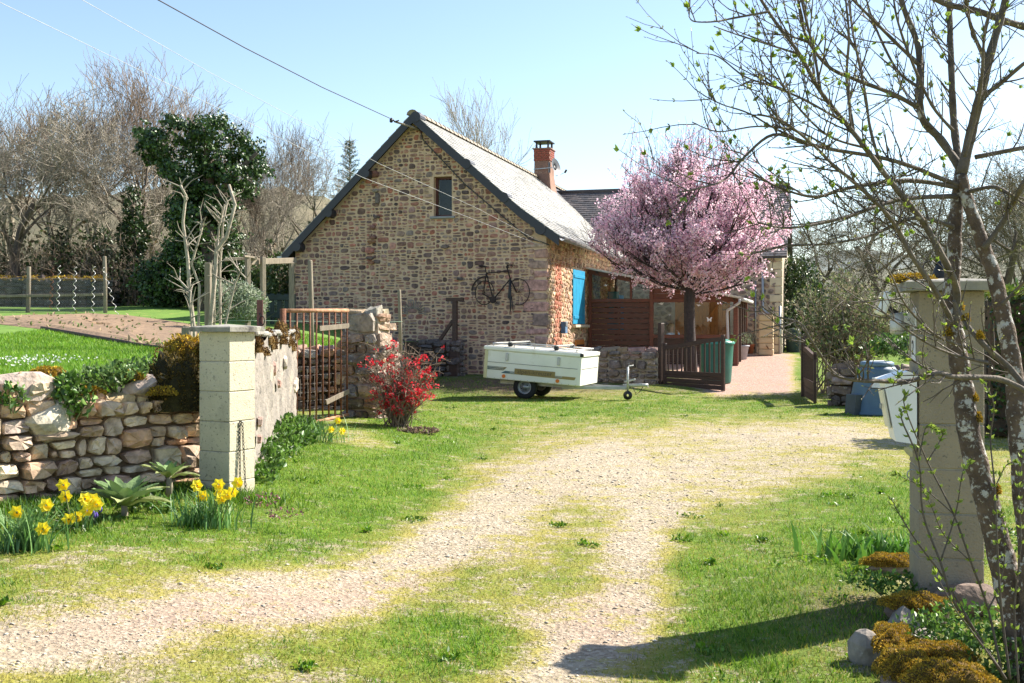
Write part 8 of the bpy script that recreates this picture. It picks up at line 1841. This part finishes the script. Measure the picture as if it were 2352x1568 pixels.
for path, Y, r in [([(2310, 1560), (2240, 1450), (2190, 1380), (2160, 1290), (2120, 1180), (2110, 1060), (2070, 960), (2085, 940)], 4.7, .007), ([(2240, 1450), (2170, 1330), (2110, 1250), (2065, 1180), (2050, 1150)], 4.68, .005), ([(2160, 1290), (2195, 1180), (2210, 1090), (2225, 1060)], 4.72, .004), ([(2300, 1540), (2270, 1400), (2230, 1290), (2190, 1180), (2130, 1060), (2080, 940), (2078, 905)], 4.8, .006), ([(2130, 1060), (2165, 1000), (2155, 990)], 4.78, .003), ([(2190, 1180), (2120, 1120), (2060, 1090)], 4.76, .003),
                   ([(2320, 1560), (2300, 1400), (2290, 1250), (2285, 1120), (2275, 1010), (2283, 930), (2260, 880)], 4.6, .006), ([(2285, 1120), (2310, 1070), (2330, 1060)], 4.6, .003), ([(2340, 1580), (2330, 1400), (2345, 1250), (2340, 1120), (2352, 1040)], 4.5, .005), ([(2110, 1060), (2125, 985), (2145, 985)], 4.7, .003), ([(2230, 1290), (2170, 1230), (2140, 1165), (2110, 1110)], 4.78, .003), ([(2270, 1400), (2300, 1330), (2310, 1230), (2300, 1180)], 4.7, .004), ([(2300, 1540), (2225, 1440), (2195, 1400), (2150, 1320)], 4.6, .004)]: shoot(path, Y, r)
for a, r_ in zip(pol, rad): MB().tube(a, r_, 6).build('stem', m_twf, sh)
bb = np.array([tuple(x) for x in bb]); bdv = np.array([tuple(x) for x in bdv]); ps = np.repeat(bb, 3, axis=0); ds = np.repeat(bdv, 3, axis=0); k2 = len(ps); link('young_leaves', leaves_mesh('young_leaves', ps, ra.uniform(.014, .034, k2), mixcols(k2, [(.26, .36, .05), (.34, .44, .07), (.20, .28, .05)], ra), ra, .42, axis=ds, spread=.35), m_leaf, sh)
# ---------------------------------------------------------------- mossy edging stones at the lower right
for i_, (px, py, z, s, rz, lb, mm) in enumerate([(2045, 1300, .05, (.30, .15, .14), .1, 'moss capped edging stone beside the iris leaves', 1), (2110, 1400, .08, (.30, .16, .16), -.3, 'moss capped stone at the foot of the weathered pillar', 1), (2075, 1425, .04, (.16, .16, .14), .5, 'small bare grey stone before the mossy edging', 0), (2048, 1480, .08, (.34, .16, .16), 1.2, 'long mossy edging stone near the lower right corner', 1), (2075, 1545, .08, (.32, .18, .18), 1.2, 'mossy edging stone cut by the lower picture edge', 1), (1990, 1500, .04, (.13, .2, .2), .4, 'pale grey upright stone left of the mossy edging', 0), (2150, 1520, .08, (.3, .18, .16), .2, 'mossy stone inside the edging at the lower right', 1), (2215, 1375, .1, (.36, .18, .2), -.1, 'rusty brown stone leaning at the pillar base', 0), (2125, 1470, .05, (.22, .14, .12), .8, 'pale stone slab inside the mossy edging', 0), (2175, 1570, .1, (.3, .2, .18), -.4, 'mossy stone at the bottom edge under the shoots', 1)]):
    g = G(px, py, z); o = boulder('edging_stone', (g.x, g.y, z * .8), s, [(.20, .16, .13), (.18, .125, .095), (.22, .19, .16)][i_ % 3], 300 + i_, m_stone); o.rotation_euler = (0, 0, rz); tag(o, lb, 'stone')
    if mm: moss_cushion('moss', (0, 0, s[2] * .18), (s[0] * .56, s[1] * .58, s[2] * .42), 320 + i_, 6000, parent=o, blade=.010)
# broad iris leaves and weeds
def strap(px, py, Y, n, h, w, label, seed, name='iris_clump', spread=(.2, .12)):
    r_ = np.random.default_rng(seed); b = P(px, py, Y); t = empty(name, (b.x, b.y, float(zlow(b.x, b.y))), 0, label, 'plant'); pos = np.stack([r_.normal(0, spread[0], n), r_.normal(0, spread[1], n), np.zeros(n)], 1); link('leaves', blades_mesh('leaves', pos, r_.uniform(.5, 1.05, n) * h, w, mixcols(n, [(.09, .22, .025), (.14, .29, .04), (.06, .15, .02)], r_), .7, r_, .8, 4), m_strap, t)
strap(2000, 1275, 7.6, 110, .24, .032, 'broad green iris leaves left of the weathered pillar', 51); strap(2065, 1285, 7.4, 60, .22, .032, 'broad green iris leaves against the weathered pillar', 52, spread=(.10, .08))
leafy('weed_clump', [pc(2160, 1450, 5.3, .22, .25, .06), pc(2230, 1440, 5.2, .25, .25, .10), pc(2280, 1500, 5.0, .2, .2, .1)], 1300, .035, PERI, 'mixed green weeds between the edging stones under the shoots', 'weeds', 53, stems=14)
leafy('weed_clump', [pc(2060, 1340, 6.3, .25, .18, .05), pc(2000, 1330, 6.4, .2, .15, .04)], 500, .035, PERI, 'low weeds in front of the iris leaves', 'weeds', 54, stems=8)
leafy('clover_patch', [pc(2280, 1240, 8.2, .5, .5, .05)], 500, .04, PERI, 'green weeds on the ground right of the pillar', 'weeds', 55)
